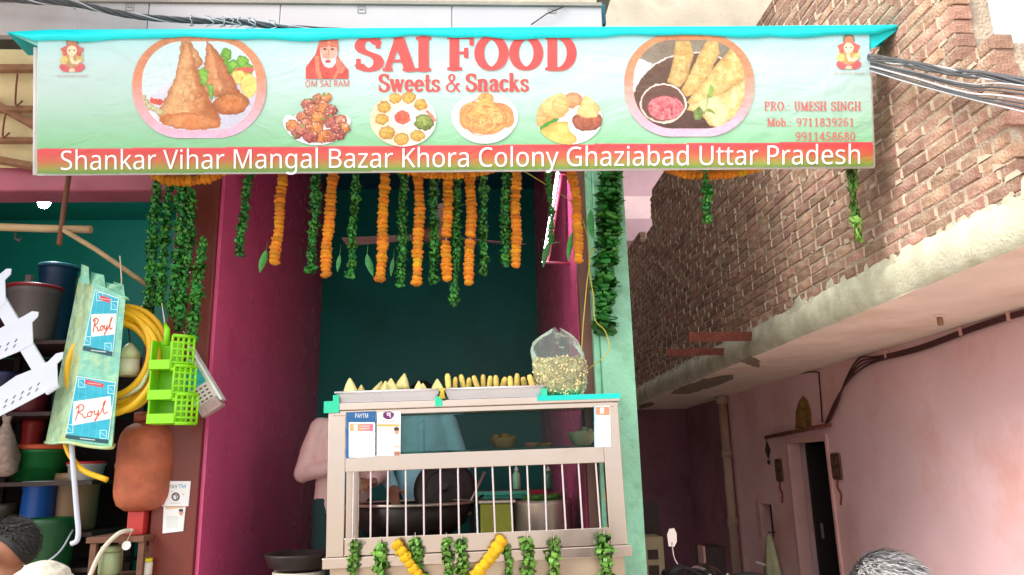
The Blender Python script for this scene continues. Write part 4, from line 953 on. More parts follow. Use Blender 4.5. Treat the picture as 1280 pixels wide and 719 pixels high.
sp('lower_rail', MB().box(xl + pw + .001, xr - pw - .001, YS - .003, YS + .03, zlow0, zlow1), m_steel, bevel=.003)
sp('base_ledge', MB().box(xl - .014, xr + .016, YS - .02, YSB, zb0, zb1), m_steel, bevel=.004)
m_panel = mat('steel_base_panel', (206, 182, 158), .3, .7, var=.08, scale=3, bump=.04, bscale=8, stain=(190, 150, 116), stain_amt=.5, stain_scale=2.2)
sp('base_panel', MB().box(xl + .02, xr - .02, YS + .01, YSB - .06, FLOOR + .02, zb0 - .001), m_panel)
NB = 15
b0, b1 = W(444, 620, YS).x, W(751, 620, YS).x
for i in range(NB):
    x = b0 + (b1 - b0) * i / (NB - 1) + random.uniform(-.003, .003); k = random.uniform(-.004, .004)
    sp('bar', MB().tube([(x + k, YS + .014, zlow1 - .002), (x, YS + .014, zrail0 + .002)], .0052, 8, cap=False), m_steel2)
# green film left on edges
for (p, q) in (((411, 503), (430, 516)), ((549, 497), (558, 508))):
    x0, x1 = W(p[0], 500, YS).x, W(q[0], 500, YS).x; sp('film_tag', MB().box(x0, x1, YS - .022, YS - .0145, sz(q[1], q[0]), sz(p[1], p[0]) + .004), m_film)
x0 = W(676, 495, YS).x
sp('film_strip', MB().box(x0, xr + .014, YS - .0225, YS + .2, zt_ + .0185, zt_ + .022).box(x0, xr + .013, YS - .0225, YS - .0145, zt_ - .004, zt_ + .0186), mat('cyan_film', (0, 206, 190), .35, var=.08, scale=6))
sp('film_strip', MB().box(xl - .013, xl + .05, YS - .0145, YS + .3, zt_ + .0185, zt_ + .022), m_film)
# counter inside
zc = zlow1 - .06
sp('counter', MB().box(xl + .03, xr - .03, YS + .06, YSB + .25, zc - .03, zc), m_steel)
zsh = zrail1 + .012
sp('inner_shelf', MB().box(xl + .04, xr - .04, YS + .05, YSB - .07, zsh - .01, zsh), clear_mat('glass_shelf', (210, 236, 226), .9, .05))
st.rotation_euler = (0, -TILT, 0)
def ST(x, z): return z + TILT * (x - .03)                                    # world height of a stall height at x

# trays on top
def tray(px0, px1, y0, y1, label, film_left):
    a, b = W(px0, y0, YS + .02), W(px1, y0, YS + .02); x0, x1 = a.x, b.x; z1 = (ST(x0, zt_) + ST(x1, zt_)) / 2
    zb_ = z1 + .022; h = .052; sl = TILT
    t_ = thing('snack_tray', label, 'tray', ((x0 + x1) / 2, YS + .2, zb_), 'steel trays on the stall top')
    d0, d1 = YS - .01, YS + .42
    MB().box(x0 + .02, x1 - .02, d0 + .02, d1 - .02, zb_, zb_ + .004).build('tray_bottom', m_tray, t_)
    mb = MB()
    for (p, q) in (((x0, d0), (x1, d0)), ((x1, d0), (x1, d1)), ((x1, d1), (x0, d1)), ((x0, d1), (x0, d0))):
        n = Vector((q[1] - p[1], -(q[0] - p[0]), 0)).normalized(); cx_, cy_ = (x0 + x1) / 2, (d0 + d1) / 2
        i0 = (p[0] + (.02 if p[0] < cx_ else -.02), p[1] + (.02 if p[1] < cy_ else -.02)); i1 = (q[0] + (.02 if q[0] < cx_ else -.02), q[1] + (.02 if q[1] < cy_ else -.02))
        mb.add([(*i0, zb_ + .002), (*i1, zb_ + .002), (*q, zb_ + h), (*p, zb_ + h)], [(0, 1, 2, 3)])
    o = mb.build('tray_wall', m_tray, t_); sd_ = o.modifiers.new('t', 'SOLIDIFY'); sd_.thickness = .003
    MB().tube([(x0, d0, zb_ + h), (x1, d0, zb_ + h), (x1, d1, zb_ + h), (x0, d1, zb_ + h), (x0, d0, zb_ + h)], .006, 6).build('rim', m_tray, t_)
    m = m_film
    ex = x0 if film_left else x1
    MB().obox((ex + (.004 if film_left else -.004), d0 - .006, zb_ + .018), (.03, .006, .04)).build('film_tag', m, t_)
    t_.rotation_euler = (0, -TILT, 0)
    return x0, x1, zb_ + .004
m_dough = mat('raw_dough', (234, 222, 150), .5, var=.1, scale=18, sss=.15, bump=.12, bscale=40, rand=.07)
m_dough2 = mat('raw_roll_dough', (232, 204, 104), .5, var=.12, scale=18, sss=.15, bump=.12, bscale=40, rand=.09)
def samosa_mesh(seed):
    r = random.Random(seed); mb = MB(); H = .1
    prof = []
    for i in range(9):
        tt = i / 8; rad = math.cos(tt * 1.52) ** .8 * .044 * (1 - .3 * tt) + .001; prof.append((rad, tt * H))
    tw = r.uniform(-.4, .4)
    def wob(q, z): return 1 + .22 * math.cos(3 * q + tw) + .05 * math.cos(7 * q + z * 60)
    mb.lathe([(.018, -.002), (.034, .002)] + prof[1:], (0, 0, 0), 16, wob=wob)
    # crimped base rim
    return mb.mesh('samosa', m_dough, (0, 0, 0))
def roll_mesh(seed):
    r = random.Random(seed); mb = MB(); L = r.uniform(.075, .09); rad = .0165
    pts = [Vector((0, 0, -L / 2 + L * i / 6)) for i in range(7)]
    mb.tube(pts, [rad * k for k in (.62, .96, 1.0, 1.02, 1.0, .96, .6)], 10, True, flat=.8)
    return mb.mesh('roll', m_dough2, (0, 0, 0))
sm = [samosa_mesh(i) for i in range(4)]; rm = [roll_mesh(i) for i in range(4)]
x0, x1, zz = tray(421, 550, 484, 502, 'long steel tray of pointed pastries, left on the stall top', True)
for i, (px, py) in enumerate(((441, 472), (452, 476), (470, 473), (481, 474), (489, 469), (504, 467), (523, 471), (531, 476), (547, 471))):
    yy = YS + .07 + (i % 3) * .07; p = W(px, py, yy)
    o = link_mesh('samosa', sm[i % 4], (p.x, yy, max(p.z - .1, zz + ST(p.x, 0) - ST((x0 + x1) / 2, 0) + .003)), label='pale uncooked samosa in the left tray, %s from the left end' % ORD[i], cat='samosa', group='uncooked samosas in the left tray')
    o.rotation_euler = (random.uniform(-.15, .15), random.uniform(-.38, .38), random.uniform(0, 6)); s_ = random.uniform(.75, 1.12); o.scale = (s_ * random.uniform(.9, 1.35), s_ * random.uniform(.7, 1), s_)
k = 0
x0, x1, zz = tray(556, 680, 477, 497, 'long steel tray of rolled pastries, right on the stall top', False)
for i, px in enumerate((560, 569, 578, 586, 595, 604, 612, 620, 629, 638, 646, 655, 664, 673)):
    yy = YS + .05 + (i * 37 % 3) * .05; py = 469 + (i * 53 % 5); p = W(px, py, yy)
    o = link_mesh('pastry_roll', rm[i % 4], (p.x, yy, p.z - .036), label='pale uncooked pastry roll in the right tray, %s from its left end' % ORD[i], cat='pastry', group='uncooked pastry rolls in the right tray')
    o.rotation_euler = (random.uniform(-.3, .3), random.uniform(-.45, .45), random.uniform(0, 6))
# small yellow tie between the trays
p = W(553, 491, YS - .02)
tie = MB()
for i in range(5): tie.tube(smooth_path([p + Vector((-.018 + .008 * i, 0, .02)), p + Vector((.006 * math.sin(i), -.01, 0)), p + Vector((.012 - .006 * i, 0, -.03))], 4), .005, 6)
tie.build('yellow_tie', mat('yellow_cloth', (220, 190, 60), .7, var=.2), label='knotted yellow cord between the two steel trays', cat='cord')

# ---- bag of dried snack tubes
bgc = W(702, 492, YS + .1); zbag = ST(bgc.x, zt_) + .022
bag = thing('snack_bag', 'clear plastic bag full of dried snack tubes on the stall corner', 'bag', (bgc.x, YS + .1, zbag))
def hgt(py): return W(702, py, YS + .1).z
pm = PXM(YS + .1)
def bag_pt(u, q):
    """u: 0 foot .. 1 gathered tip; q: angle; pillow section, crumpled towards the top"""
    py = 494 - 83 * u; hw = np.interp(py, [411, 418, 426, 434, 446, 468, 486, 492, 494], [6, 20, 30, 33.5, 35, 35.5, 32, 26, 8]) * pm
    cx2 = np.interp(py, [411, 426, 446, 494], [698, 696, 700, 702]); zz = zbag + (494 - py) * pm * 1.02
    cs, sn = math.cos(q), math.sin(q); k = (abs(cs) ** 3.2 + abs(sn) ** 3.2) ** (-1 / 3.2)
    cr = .018 + .06 * max(0, u - .55); f = 1 + cr * math.sin(5 * q + u * 9) + cr * .8 * math.sin(11 * q - u * 17)
    return Vector((bgc.x + (cx2 - 702) * pm + hw * k * cs * f * .94, YS + .1 + hw * k * sn * f * .6, zz + (.014 * math.sin(3 * q + 1) if u > .8 else 0)))
NU, NQ = 26, 56
vs = [bag_pt(i / NU, 2 * math.pi * j / NQ) for i in range(NU + 1) for j in range(NQ)]
fs = [(i * NQ + j, i * NQ + (j + 1) % NQ, (i + 1) * NQ + (j + 1) % NQ, (i + 1) * NQ + j) for i in range(NU) for j in range(NQ)]
MB().add(vs, fs, 0, True).build('bag_film', clear_mat('bag_film', (240, 254, 252), .95, .14, .35, 14), bag)
m_fry = mat('dried_snack', (250, 228, 172), .55, var=.15, scale=20, rand=.22, island=True)
mb = MB(); r = random.Random(5)
for i in range(1500):
    u = r.uniform(.03, .57); q = r.uniform(0, 2 * math.pi); c0 = bag_pt(u, q); ax = Vector((bgc.x, YS + .1, c0.z)); c = ax.lerp(c0, math.sqrt(r.uniform(.5, .93))); d = Vector((r.uniform(-1, 1), r.uniform(-1, 1), r.uniform(-1, 1))).normalized() * r.uniform(.009, .016)
    mb.tube([c - d, c, c + d], .004, 5, True)
for_core = [bag_pt(.02 + .54 * i / 10, 2 * math.pi * j / 24) for i in range(11) for j in range(24)]
for_core = [Vector((bgc.x + (p.x - bgc.x) * .8, YS + .1 + (p.y - YS - .1) * .78, p.z)) for p in for_core]
mb.add(for_core, [(i * 24 + j, i * 24 + (j + 1) % 24, (i + 1) * 24 + (j + 1) % 24, (i + 1) * 24 + j) for i in range(10) for j in range(24)] + [tuple(240 + j for j in range(24))], 0, True)
mb.build('snack_pieces', m_fry, bag, kind='stuff')
# ---- payment notices on the glass
NP = Plane((0, YS - .006, 0), (0, -1, 0))
m_paper = mat('notice_card', (244, 242, 242), .35, var=.03)
def notice(name, label, pts, painter, texts=(), plane=NP, th=.004):
    xs_ = [p[0] for p in pts]; ys_ = [p[1] for p in pts]
    t_ = thing(name, label, 'notice', plane.pt(sum(xs_) / 4, max(ys_), 0), 'payment notices')
    n = Vector(plane.n); MB().prism([plane.pt(*p, 0) for p in pts], n * -th).build('card', m_paper, t_)
    cv = Canvas(min(xs_) - 1, min(ys_) - 1, max(xs_) + 1, max(ys_) + 1, 3.2); cv.fill(cv.poly(pts) + .25, (246, 244, 244)); painter(cv)
    cv.A = np.where(cv.poly(pts) < -.1, 1, 0)
    me, org = cv.mesh('print', plane.at(.0012)); link_mesh('print', me, org, t_)
    for (tx, x0, y0, x1, y1, c, b) in texts: sans_mesh('lettering', tx, x0, y0, x1, y1, plane, .002, mat('ink_%d_%d_%d' % c, c, .5, var=.02), t_, bold=b)
    return t_
def blue(cv):
    cv.fill(cv.rrect(432, 514, 471, 574, 1), (32, 96, 150)); cv.fill(cv.rrect(436, 528, 468.5, 572, 1), (247, 247, 249))
    cv.fill(cv.rrect(437, 530, 466.5, 539, .5), (244, 170, 112), (236, 110, 134), (cv.X - 440) / 26); cv.fill(cv.rrect(442, 530.5, 447, 538.5, .8), (250, 228, 214))
    for y in (533, 536): cv.fill(cv.seg([(450, y), (462, y - .4)], .9), (250, 214, 214))
    cv.fill(cv.rrect(440, 544, 462, 563, 1), (232, 230, 230)); cv.fill(cv.seg([(441, 567.5), (461, 566.8)], .8), (176, 174, 178))
notice('payment_notice', 'blue and white payment notice at left end of the showcase', [(432.5, 515.5), (470.5, 514), (468.8, 571), (431.8, 573.5)], blue, [('PAYTM', 444, 517, 460, 522.5, (236, 244, 252), 0)])
def purple(cv):
    cv.fill(cv.poly([(478.5, 517), (479, 522), (484, 524.5), (489, 524), (492.5, 520), (492.6, 516.5), (487, 514.4), (482, 514.6)]), (106, 32, 102))
    cv.fill(cv.seg([(484, 516.5), (487.6, 516.5), (487.6, 521.5)], 1.1), (246, 240, 246)); cv.fill(cv.seg([(484.2, 516.5), (484.2, 519), (487.4, 519)], 1.0), (246, 240, 246))
    cv.fill(cv.rrect(471.6, 530.4, 499, 533.4, .4), (236, 176, 96)); cv.fill(cv.rrect(474, 545, 492, 563, 1), (234, 230, 230))
    cv.fill(cv.ell(496, 539, 3.2, 4.6), (216, 160, 130)); cv.fill(cv.ell(495.6, 536.2, 3.4, 2.4), (84, 50, 44)); cv.fill(cv.poly([(493, 546), (499.6, 544), (500, 566), (492.6, 566)]), (238, 228, 224))
    cv.fill(cv.poly([(492.6, 564.5), (500, 564.5), (500, 570), (492.6, 570)]), (176, 116, 92)); cv.fill(cv.seg([(493, 558), (499.6, 559)], 1), (206, 150, 124))
notice('payment_notice', 'white payment notice with purple emblem and orange stripe on the showcase', [(471.2, 515.4), (501, 513.5), (500.5, 569.5), (470.9, 570)], purple, [('PhonePe', 478.5, 525.4, 493.5, 528.6, (150, 140, 150), 0)])
def orng(cv):
    cv.fill(cv.rrect(742.5, 506, 763, 560, .5), (130, 200, 220)); cv.fill(cv.rrect(744.6, 507, 763.5, 559, .5), (246, 244, 242)); cv.fill(cv.rrect(744.8, 508.5, 762, 519, .5), (240, 140, 108)); cv.fill(cv.rrect(750, 509.5, 755, 517, .5), (250, 220, 206))
    cv.fill(cv.rrect(748.5, 524, 761.5, 545, 1), (232, 228, 226)); cv.fill(cv.seg([(749, 550), (760, 549.6)], .8), (180, 176, 176))
notice('payment_notice', 'narrow white notice with orange header at right end of the showcase', [(742.6, 507.5), (762.4, 506.5), (763.5, 558.5), (743, 559.5)], orng)

# ---- food and pots behind the glass and the bars
m_leafbowl = mat('dried_leaf_bowl', (190, 128, 76), .6, var=.2, scale=20, bump=.2)
def bowl(px, py, w_, h_, Y, m, label, fillm=None, z=None, name='leaf_bowl', cat='bowl'):
    p = W(px, py, Y); zz = p.z if z is None else z; r = w_ * PXM(Y) / 2; h = h_ * PXM(Y)
    t_ = thing(name, label, cat, (p.x, Y, zz))
    MB().lathe([(r * .55, zz), (r * .75, zz + h * .3), (r * .95, zz + h * .8), (r, zz + h), (r * .94, zz + h), (r * .7, zz + h * .45), (.002, zz + h * .4)], (p.x, Y, 0), 20, wob=lambda q, z: 1 + .04 * math.sin(5 * q)).build('shell', m, t_)
    if fillm:
        mb = MB(); rr = random.Random(int(px))
        for i in range(14): mb.ell((p.x + rr.uniform(-.6, .6) * r, Y + rr.uniform(-.5, .5) * r, zz + h * rr.uniform(.75, 1.25)), (r * .26, r * .22, r * .17), 8, 5)
        mb.build('contents', fillm, t_, kind='stuff')
    return t_
zshelf = lambda px: ST(W(px, 560, YS + .25).x, zsh) + .001
m_orange = mat('orange_snack', (226, 140, 60), .5, var=.2, scale=20)
for i, px in enumerate((624, 630, 636)):
    zz = zshelf(px); p = W(px, 556, YS + .25)
bowl(630, 560, 34, 13, YS + .25, m_leafbowl, 'brown leaf bowl heaped with orange snacks behind the glass', m_orange, zshelf(630))
bowl(664, 561, 20, 6, YS + .2, mat('pink_saucer', (214, 130, 110), .5, var=.1), 'small flat pink saucer behind the glass', None, zshelf(664), 'saucer', 'saucer')
bowl(682, 561, 18, 5, YS + .2, m_leafbowl, 'small flat tan saucer beside the pink saucer behind the glass', None, zshelf(682), 'saucer', 'saucer')
bowl(728, 560, 36, 17, YS + .22, mat('cream_paper_bowl', (222, 192, 160), .6, var=.12, scale=20), 'wide cream paper bowl at right end behind the glass', mat('pale_chips', (226, 206, 176), .6, var=.15), zshelf(728), 'paper_bowl')
# pots on a cook table inside the shop
YT = 4.95; ztab = W(600, 676, YT).z
tb = thing('cook_table', 'dark cook table behind the stall carrying the pots', 'table', (0, YT, FLOOR))
m_tab = mat('sooty_steel', (96, 84, 78), .5, .4, var=.2)
MB().box(-.75, .6, YT - .28, YT + .3, ztab - .04, ztab - .002).build('table_top', m_tab, tb, bevel=.004)
for x in (-.72, .55):
    for y in (YT - .25, YT + .25): MB().box(x - .02, x + .02, y, y + .04, FLOOR, ztab - .041).build('leg', m_tab, tb)
def pot(name, label, cat, px0, px1, py0, py1, Y, m, prof, z=None):
    a = W(px0, py1, Y); b = W(px1, py1, Y); top = W(px0, py0, Y).z; r = (b.x - a.x) / 2; cx_ = (a.x + b.x) / 2; z0 = a.z if z is None else z; h = top - z0
    t_ = thing(name, label, cat, (cx_, Y, z0)); MB().lathe([(q * r, z0 + k * h) for q, k in prof], (cx_, Y, 0), 32).build('body', m, t_)
    return t_, cx_, r, z0, h
m_alu = mat('worn_aluminium', (206, 192, 178), .35, .6, var=.12, scale=12, stretch=(1, 1, .3), stain=(130, 110, 92), stain_amt=.4, stain_scale=8)
m_soot = mat('soot_black_iron', (44, 36, 34), .5, .3, var=.3, scale=14)
POT = [(.94, 0), (1, .05), (1, .86), (1.06, .95), (1.06, 1), (1.0, 1), (.96, .9), (.94, .1), (.001, .08)]
t_, cx_, r, z0, h = pot('cooking_pot', 'large aluminium pot behind the right bars of the stall', 'pot', 643, 716, 627, 672, YT - .1, m_alu, POT, ztab)
MB().tube([(cx_ + r * math.cos(a_), YT - .1 + r * math.sin(a_), z0 + h) for a_ in np.linspace(0, 2 * math.pi, 30)], .009, 6).build('rim', m_alu, t_)
mb = MB(); rr = random.Random(3); m_chut = mat('green_chutney_leaves', (96, 160, 70), .6, var=.3, scale=20)
for i in range(26): mb.ell((cx_ + rr.uniform(-.6, .6) * r, YT - .1 + rr.uniform(-.5, .5) * r, z0 + h + rr.uniform(-.01, .03)), (.03, .03, .016), 8, 5)
mb.build('greens', m_chut, t_, kind='stuff')
tin = thing('cooking_oil_tin', 'square yellow green tin beside the aluminium pot', 'tin', W(620, 672, YT - .12))
a, b = W(600, 630, YT - .2), W(641, 672, YT - .2)
MB().box(a.x, b.x, YT - .2, YT + .05, ztab, a.z).build('body', mat('yellow_green_tin', (168, 168, 52), .4, .2, var=.15, scale=8), tin, bevel=.008)
MB().box(a.x - .008, b.x + .02, YT - .208, YT + .058, a.z + .0005, a.z + .02).build('rim', m_alu, tin, bevel=.004)
MB().box(a.x + .01, b.x - .01, YT - .21, YT - .2005, ztab + .05, ztab + .055).build('seam', m_alu, tin)
tt = thing('teal_tray', 'teal enamel tray resting on the yellow green tin', 'tray', (a.x, YT - .05, a.z + .02))
MB().box(a.x - .02, b.x + .14, YT - .05, YT + .25, a.z + .021, a.z + .034).box(a.x - .02, b.x + .14, YT + .235, YT + .25, a.z + .034, a.z + .06).build('tray_body', mat('teal_enamel', (60, 170, 146), .3, var=.1), tt, bevel=.004)
def bottle(px, py0, py1, Y, m, mc, label):
    p = W(px, py1, Y); h = W(px, py0, Y).z - p.z; t_ = thing('sauce_bottle', label, 'bottle', p, 'sauce bottles'); r = .028
    MB().lathe([(r * .9, p.z), (r, p.z + .01), (r, p.z + h * .6), (r * .45, p.z + h * .75)], (p.x, Y, 0), 16).build('body', m, t_)
    MB().lathe([(r * .55, p.z + h * .751), (r * .5, p.z + h * .84), (r * .12, p.z + h * .97), (r * .1, p.z + h)], (p.x, Y, 0), 12).build('cap', mc, t_)
m_b1 = mat('pale_green_plastic', (150, 206, 170), .3, var=.05); m_b2 = mat('dark_green_plastic', (40, 110, 84), .3, var=.05)
zs2 = None
shelf = thing('rear_shelf', 'red edged shelf behind the pots carrying sauce bottles', 'shelf', W(640, 612, YT + .45))
ps = W(640, 613, YT + .45)
MB().box(-.05, .5, YT + .4, YT + .6, ps.z - .05, ps.z - .001).build('shelf_board', mat('red_board', (150, 34, 44), .5, var=.15), shelf)
for x in (-.03, .46): MB().box(x, x + .03, YT + .48, YT + .52, FLOOR, ps.z - .051).build('leg', m_tab, shelf)
bottle(646, 582, 612, YT + .45, m_b1, m_white, 'pale green squeeze bottle with white nozzle behind the bars')
bottle(686, 582, 612, YT + .45, m_b2, m_b1, 'dark green squeeze bottle behind the aluminium pot')
# big wok and smaller wok
def wok(name, label, px0, px1, py0, py1, Y, z):
    a, b = W(px0, py0, Y), W(px1, py0, Y); r = (b.x - a.x) / 2; cx_ = (a.x + b.x) / 2; zt2 = a.z; h = zt2 - z
    t_ = thing(name, label, 'wok', (cx_, Y, z))
    MB().lathe([(r * .2, z), (r * .62, z + h * .18), (r * .88, z + h * .5), (r, z + h), (r * .97, z + h), (r * .84, z + h * .52), (r * .58, z + h * .25), (.001, z + h * .1)], (cx_, Y, 0), 32).build('bowl', m_soot, t_)
    MB().tube([(cx_ + r * math.cos(q), Y + r * math.sin(q), zt2) for q in np.linspace(0, 2 * math.pi, 32)], .01, 6).build('rim', m_alu, t_)
    for s_ in (-1, 1): MB().tube(smooth_path([(cx_ + s_ * r * .98, Y - .05, zt2 - .01), (cx_ + s_ * (r + .05), Y - .03, zt2 + .03), (cx_ + s_ * (r + .05), Y + .03, zt2 + .03), (cx_ + s_ * r * .98, Y + .05, zt2 - .01)], 4), .008, 6).build('handle', m_soot, t_)
    return cx_, r
cx_, r = wok('frying_wok', 'large soot black frying wok behind the left bars of the stall', 437, 592, 631, 672, YT - .02, ztab)
# lid leaning: dark round
ld = thing('wok_lid', 'round black pan lid standing upright behind the large wok', 'lid', W(548, 634, YT + .32))
pl_ = W(556, 612, YT + .32); rr_ = 40 * PXM(YT)
Mx = Matrix.Rotation(R(70), 3, 'X')
MB().lathe([(rr_, -.006), (rr_, .004), (rr_ * .86, .02), (rr_ * .5, .035), (.001, .04)], pl_, 32, mtx=Mx).build('disc', m_soot, ld)
MB().tube([pl_ + Mx @ Vector((rr_ * .62 * math.cos(q), rr_ * .62 * math.sin(q), .034)) for q in np.linspace(0, 2 * math.pi, 26)], .006, 6).build('ring', m_iron, ld)
MB().lathe([(.012, .036), (.012, .055), (.025, .06), (.025, .075)], pl_, 12, mtx=Mx).build('knob', m_iron, ld)
# ladle handle across
a_ = W(596, 634, YT - .15); MBl = thing('ladle', 'long steel ladle leaning in the wok beside the yellow tin', 'ladle', a_)
MB().tube([W(582, 640, YT - .05), W(606, 590, YT + .05)], .008, 6).build('handle', m_alu, MBl)
MB().ell(W(580, 642, YT - .05), (.05, .05, .02), 14, 7).build('scoop', m_alu, MBl)

# griddle on its drum, lower left
gp = W(374, 702, 4.35); gr = 38 * PXM(4.35)
gd = thing('griddle_stove', 'round black griddle on a cream drum stove at left of the stall', 'stove', (gp.x, 4.35, FLOOR))
MB().lathe([(gr * .75, FLOOR), (gr * .8, FLOOR + .05), (gr * .78, gp.z - .05), (gr * .76, gp.z - .045), (gr * .7, gp.z - .05)], (gp.x, 4.35, 0), 32).build('drum', mat('cream_drum', (226, 212, 196), .5, .1, var=.12, stain=(150, 120, 100), stain_amt=.5), gd)
MB().lathe([(gr * .6, gp.z - .044), (gr * .9, gp.z - .02), (gr * 1.02, gp.z + .03), (gr * 1.04, gp.z + .045), (gr * .98, gp.z + .045), (gr * .86, gp.z), (.001, gp.z - .01)], (gp.x, 4.35, 0), 36).build('griddle', m_soot, gd)
# ================================================================== GARLANDS
m_mari = mat('marigold_petal', (244, 154, 32), .7, var=.16, scale=60, rand=.24, sss=.15, bump=.5, bscale=220)
m_mariy = mat('yellow_marigold_petal', (244, 190, 20), .7, var=.14, scale=60, rand=.12, sss=.15, bump=.5, bscale=220)
m_leaf = mat('mango_leaf', (56, 136, 54), .42, var=.35, scale=30, rand=.45, bump=.1, bscale=60)
m_leafl = mat('pale_mango_leaf', (104, 152, 62), .42, var=.3, scale=30, rand=.4, bump=.1, bscale=60)
m_string = mat('thread', (226, 214, 190), .8)
def flower_mesh(seed, m):
    """ruffled marigold head, axis z, radius 1, half height .5"""
    r = random.Random(seed); seg = 14; vs, fs = [], []
    rings = [(.25, -.42), (.72, -.38), (1.0, -.12), (.98, .1), (.75, .34), (.4, .44), (.08, .36)]
    for j, (rad, z) in enumerate(rings):
        for k in range(seg):
            q = 2 * math.pi * k / seg + (j % 2) * math.pi / seg; f_ = rad * (1 + r.uniform(-.2, .16) + .07 * math.cos(7 * q + j))
            vs.append((f_ * math.cos(q), f_ * math.sin(q), z + r.uniform(-.12, .12)))
    for j in range(len(rings) - 1):
        for k in range(seg): fs.append((j * seg + k, j * seg + (k + 1) % seg, (j + 1) * seg + (k + 1) % seg, (j + 1) * seg + k))
    fs.append(tuple(range(seg))[::-1]); fs.append(tuple((len(rings) - 1) * seg + k for k in range(seg)))
    return MB().add(vs, fs, 0, True).mesh('marigold', m, (0, 0, 0))
FLW = [flower_mesh(i, m_mari) for i in range(5)]; FLY = [flower_mesh(i + 9, m_mariy) for i in range(3)]
def leaf_fold_mesh(seed, m):
    """a bunch of leaves folded into loops round the thread; radius 1, half height .5"""
    r = random.Random(seed); mb = MB(); n = r.randint(8, 11)
    for i in range(n):
        q = 2 * math.pi * i / n + r.uniform(-.5, .5); out = r.uniform(.7, 1.1); wd = r.uniform(.2, .4); th = r.uniform(.16, .36); z0 = r.uniform(-.3, .3); tw = r.uniform(-.6, .6)
        d = Vector((math.cos(q), math.sin(q), 0)); s_ = Vector((-math.sin(q), math.cos(q), 0)) * math.cos(tw) + Vector((0, 0, math.sin(tw)))
        cs = [d * .1 + Vector((0, 0, z0 - th)), d * out * .7 + Vector((0, 0, z0 - th * .9)), d * out + Vector((0, 0, z0 - th * .1)), d * out * .85 + Vector((0, 0, z0 + th * .7)), d * .1 + Vector((0, 0, z0 + th))]
        vs = []
        for j, c in enumerate(cs): k = (.7, 1, 1.05, 1, .6)[j]; vs += [c - s_ * wd * k, c + s_ * wd * k + Vector((0, 0, r.uniform(-.05, .05)))]
        mb.add(vs, [(2 * j, 2 * j + 1, 2 * j + 3, 2 * j + 2) for j in range(4)])
        if r.random() < .4:                     # a loose tip sticking out
            c = d * out * .9 + Vector((0, 0, z0)); t_ = d * r.uniform(.35, .7) + Vector((0, 0, r.uniform(-.5, .3)))
            mb.add([c - s_ * .22, c + s_ * .22, c + t_], [(0, 1, 2)])
    return mb.mesh('folded_leaf', m, (0, 0, 0))
LFD = [leaf_fold_mesh(i, m_leaf) for i in range(8)]; LFL = [leaf_fold_mesh(i + 20, m_leafl) for i in range(8)]
def leaf_blade(mb, a, b, wd, side):
    a, b = Vector(a), Vector(b); s_ = Vector(side).normalized(); n = s_.cross(b - a).normalized(); vs, fs = [], []
    for i, (tt, k) in enumerate(((0, .08), (.18, .7), (.42, 1), (.7, .72), (.9, .3), (1, .02))):
        c = a.lerp(b, tt) + n * wd * .25 * math.sin(tt * 3); vs += [c - s_ * wd * k * .5 + n * wd * .15, c, c + s_ * wd * k * .5 + n * wd * .15]
        if i:
            q = i * 3; fs += [(q - 3, q, q + 1, q - 2), (q - 2, q + 1, q + 2, q - 1)]
    mb.add(vs, fs, 0, True)
def along(pts, step):
    """points every `step` along a polyline"""
    P = smooth_path(pts, 6); out = []; acc = 0; out.append((P[0], (P[1] - P[0]).normalized()))
    for a, b in zip(P[:-1], P[1:]):
        l = (b - a).length; pos = step - acc
        while pos <= l: out.append((a.lerp(b, pos / l), (b - a).normalized())); pos += step
        acc = l - (pos - step)
    return out
def garland(kind, pts, wpx, Y, label, group, step=None, gaps=(), yellow=(), hang=True):
    """pts: pixel polyline from the top end; wpx: width in pixels"""
    P = [W(px, py, Y) if not isinstance(Y, (list, tuple)) else W(px, py, Y[i]) for i, (px, py) in enumerate(pts)]
    Y0 = Y if not isinstance(Y, (list, tuple)) else Y[0]
    if hang and len(P) == 3 and abs(P[0].x - P[-1].x) < .2:
        w0 = random.uniform(-.012, .012); P = smooth_path(P, 3); P = [p + Vector((w0 * math.sin(3.1 * i / (len(P) - 1)) + .004 * math.sin(i * 1.9 + w0 * 400), 0, 0)) for i, p in enumerate(P)]
    r = wpx * PXM(Y0) / 2; mari = kind.startswith('mari')
    step = step or (r * .84 if mari else r * .8)
    g = thing('marigold_garland' if mari else 'leaf_garland', label, 'garland', P[-1], group)
    MB().tube(P, .0022, 5).build('thread', m_string if mari else m_leafl, g)
    for i, (p, d) in enumerate(along(P, step)):
        f = i * step / max(1e-6, sum((b - a).length for a, b in zip(P[:-1], P[1:])))
        if any(a < f < b for a, b in gaps): continue
        if mari: me = random.choice(FLY if (kind == 'mariy' or any(a < f < b for a, b in yellow)) else FLW)
        else: me = random.choice(LFL if kind == 'leafl' else LFD)
        o = link_mesh('marigold' if mari else 'folded_leaf', me, p, g)
        s_ = r * random.uniform(.84, 1.12) * (1 if mari else random.uniform(.72, 1.25)); hz = step * (1.5 if mari else 1.5) * random.uniform(.9, 1.1)
        o.scale = (s_, s_, hz)
        o.rotation_mode = 'QUATERNION'; o.rotation_quaternion = d.to_track_quat('Z', 'Y') @ Matrix.Rotation(random.uniform(0, 6.28), 3, 'Z').to_quaternion() @ Matrix.Rotation(random.uniform(-.3, .3), 3, 'X').to_quaternion()
    return g, P
YG = 4.12
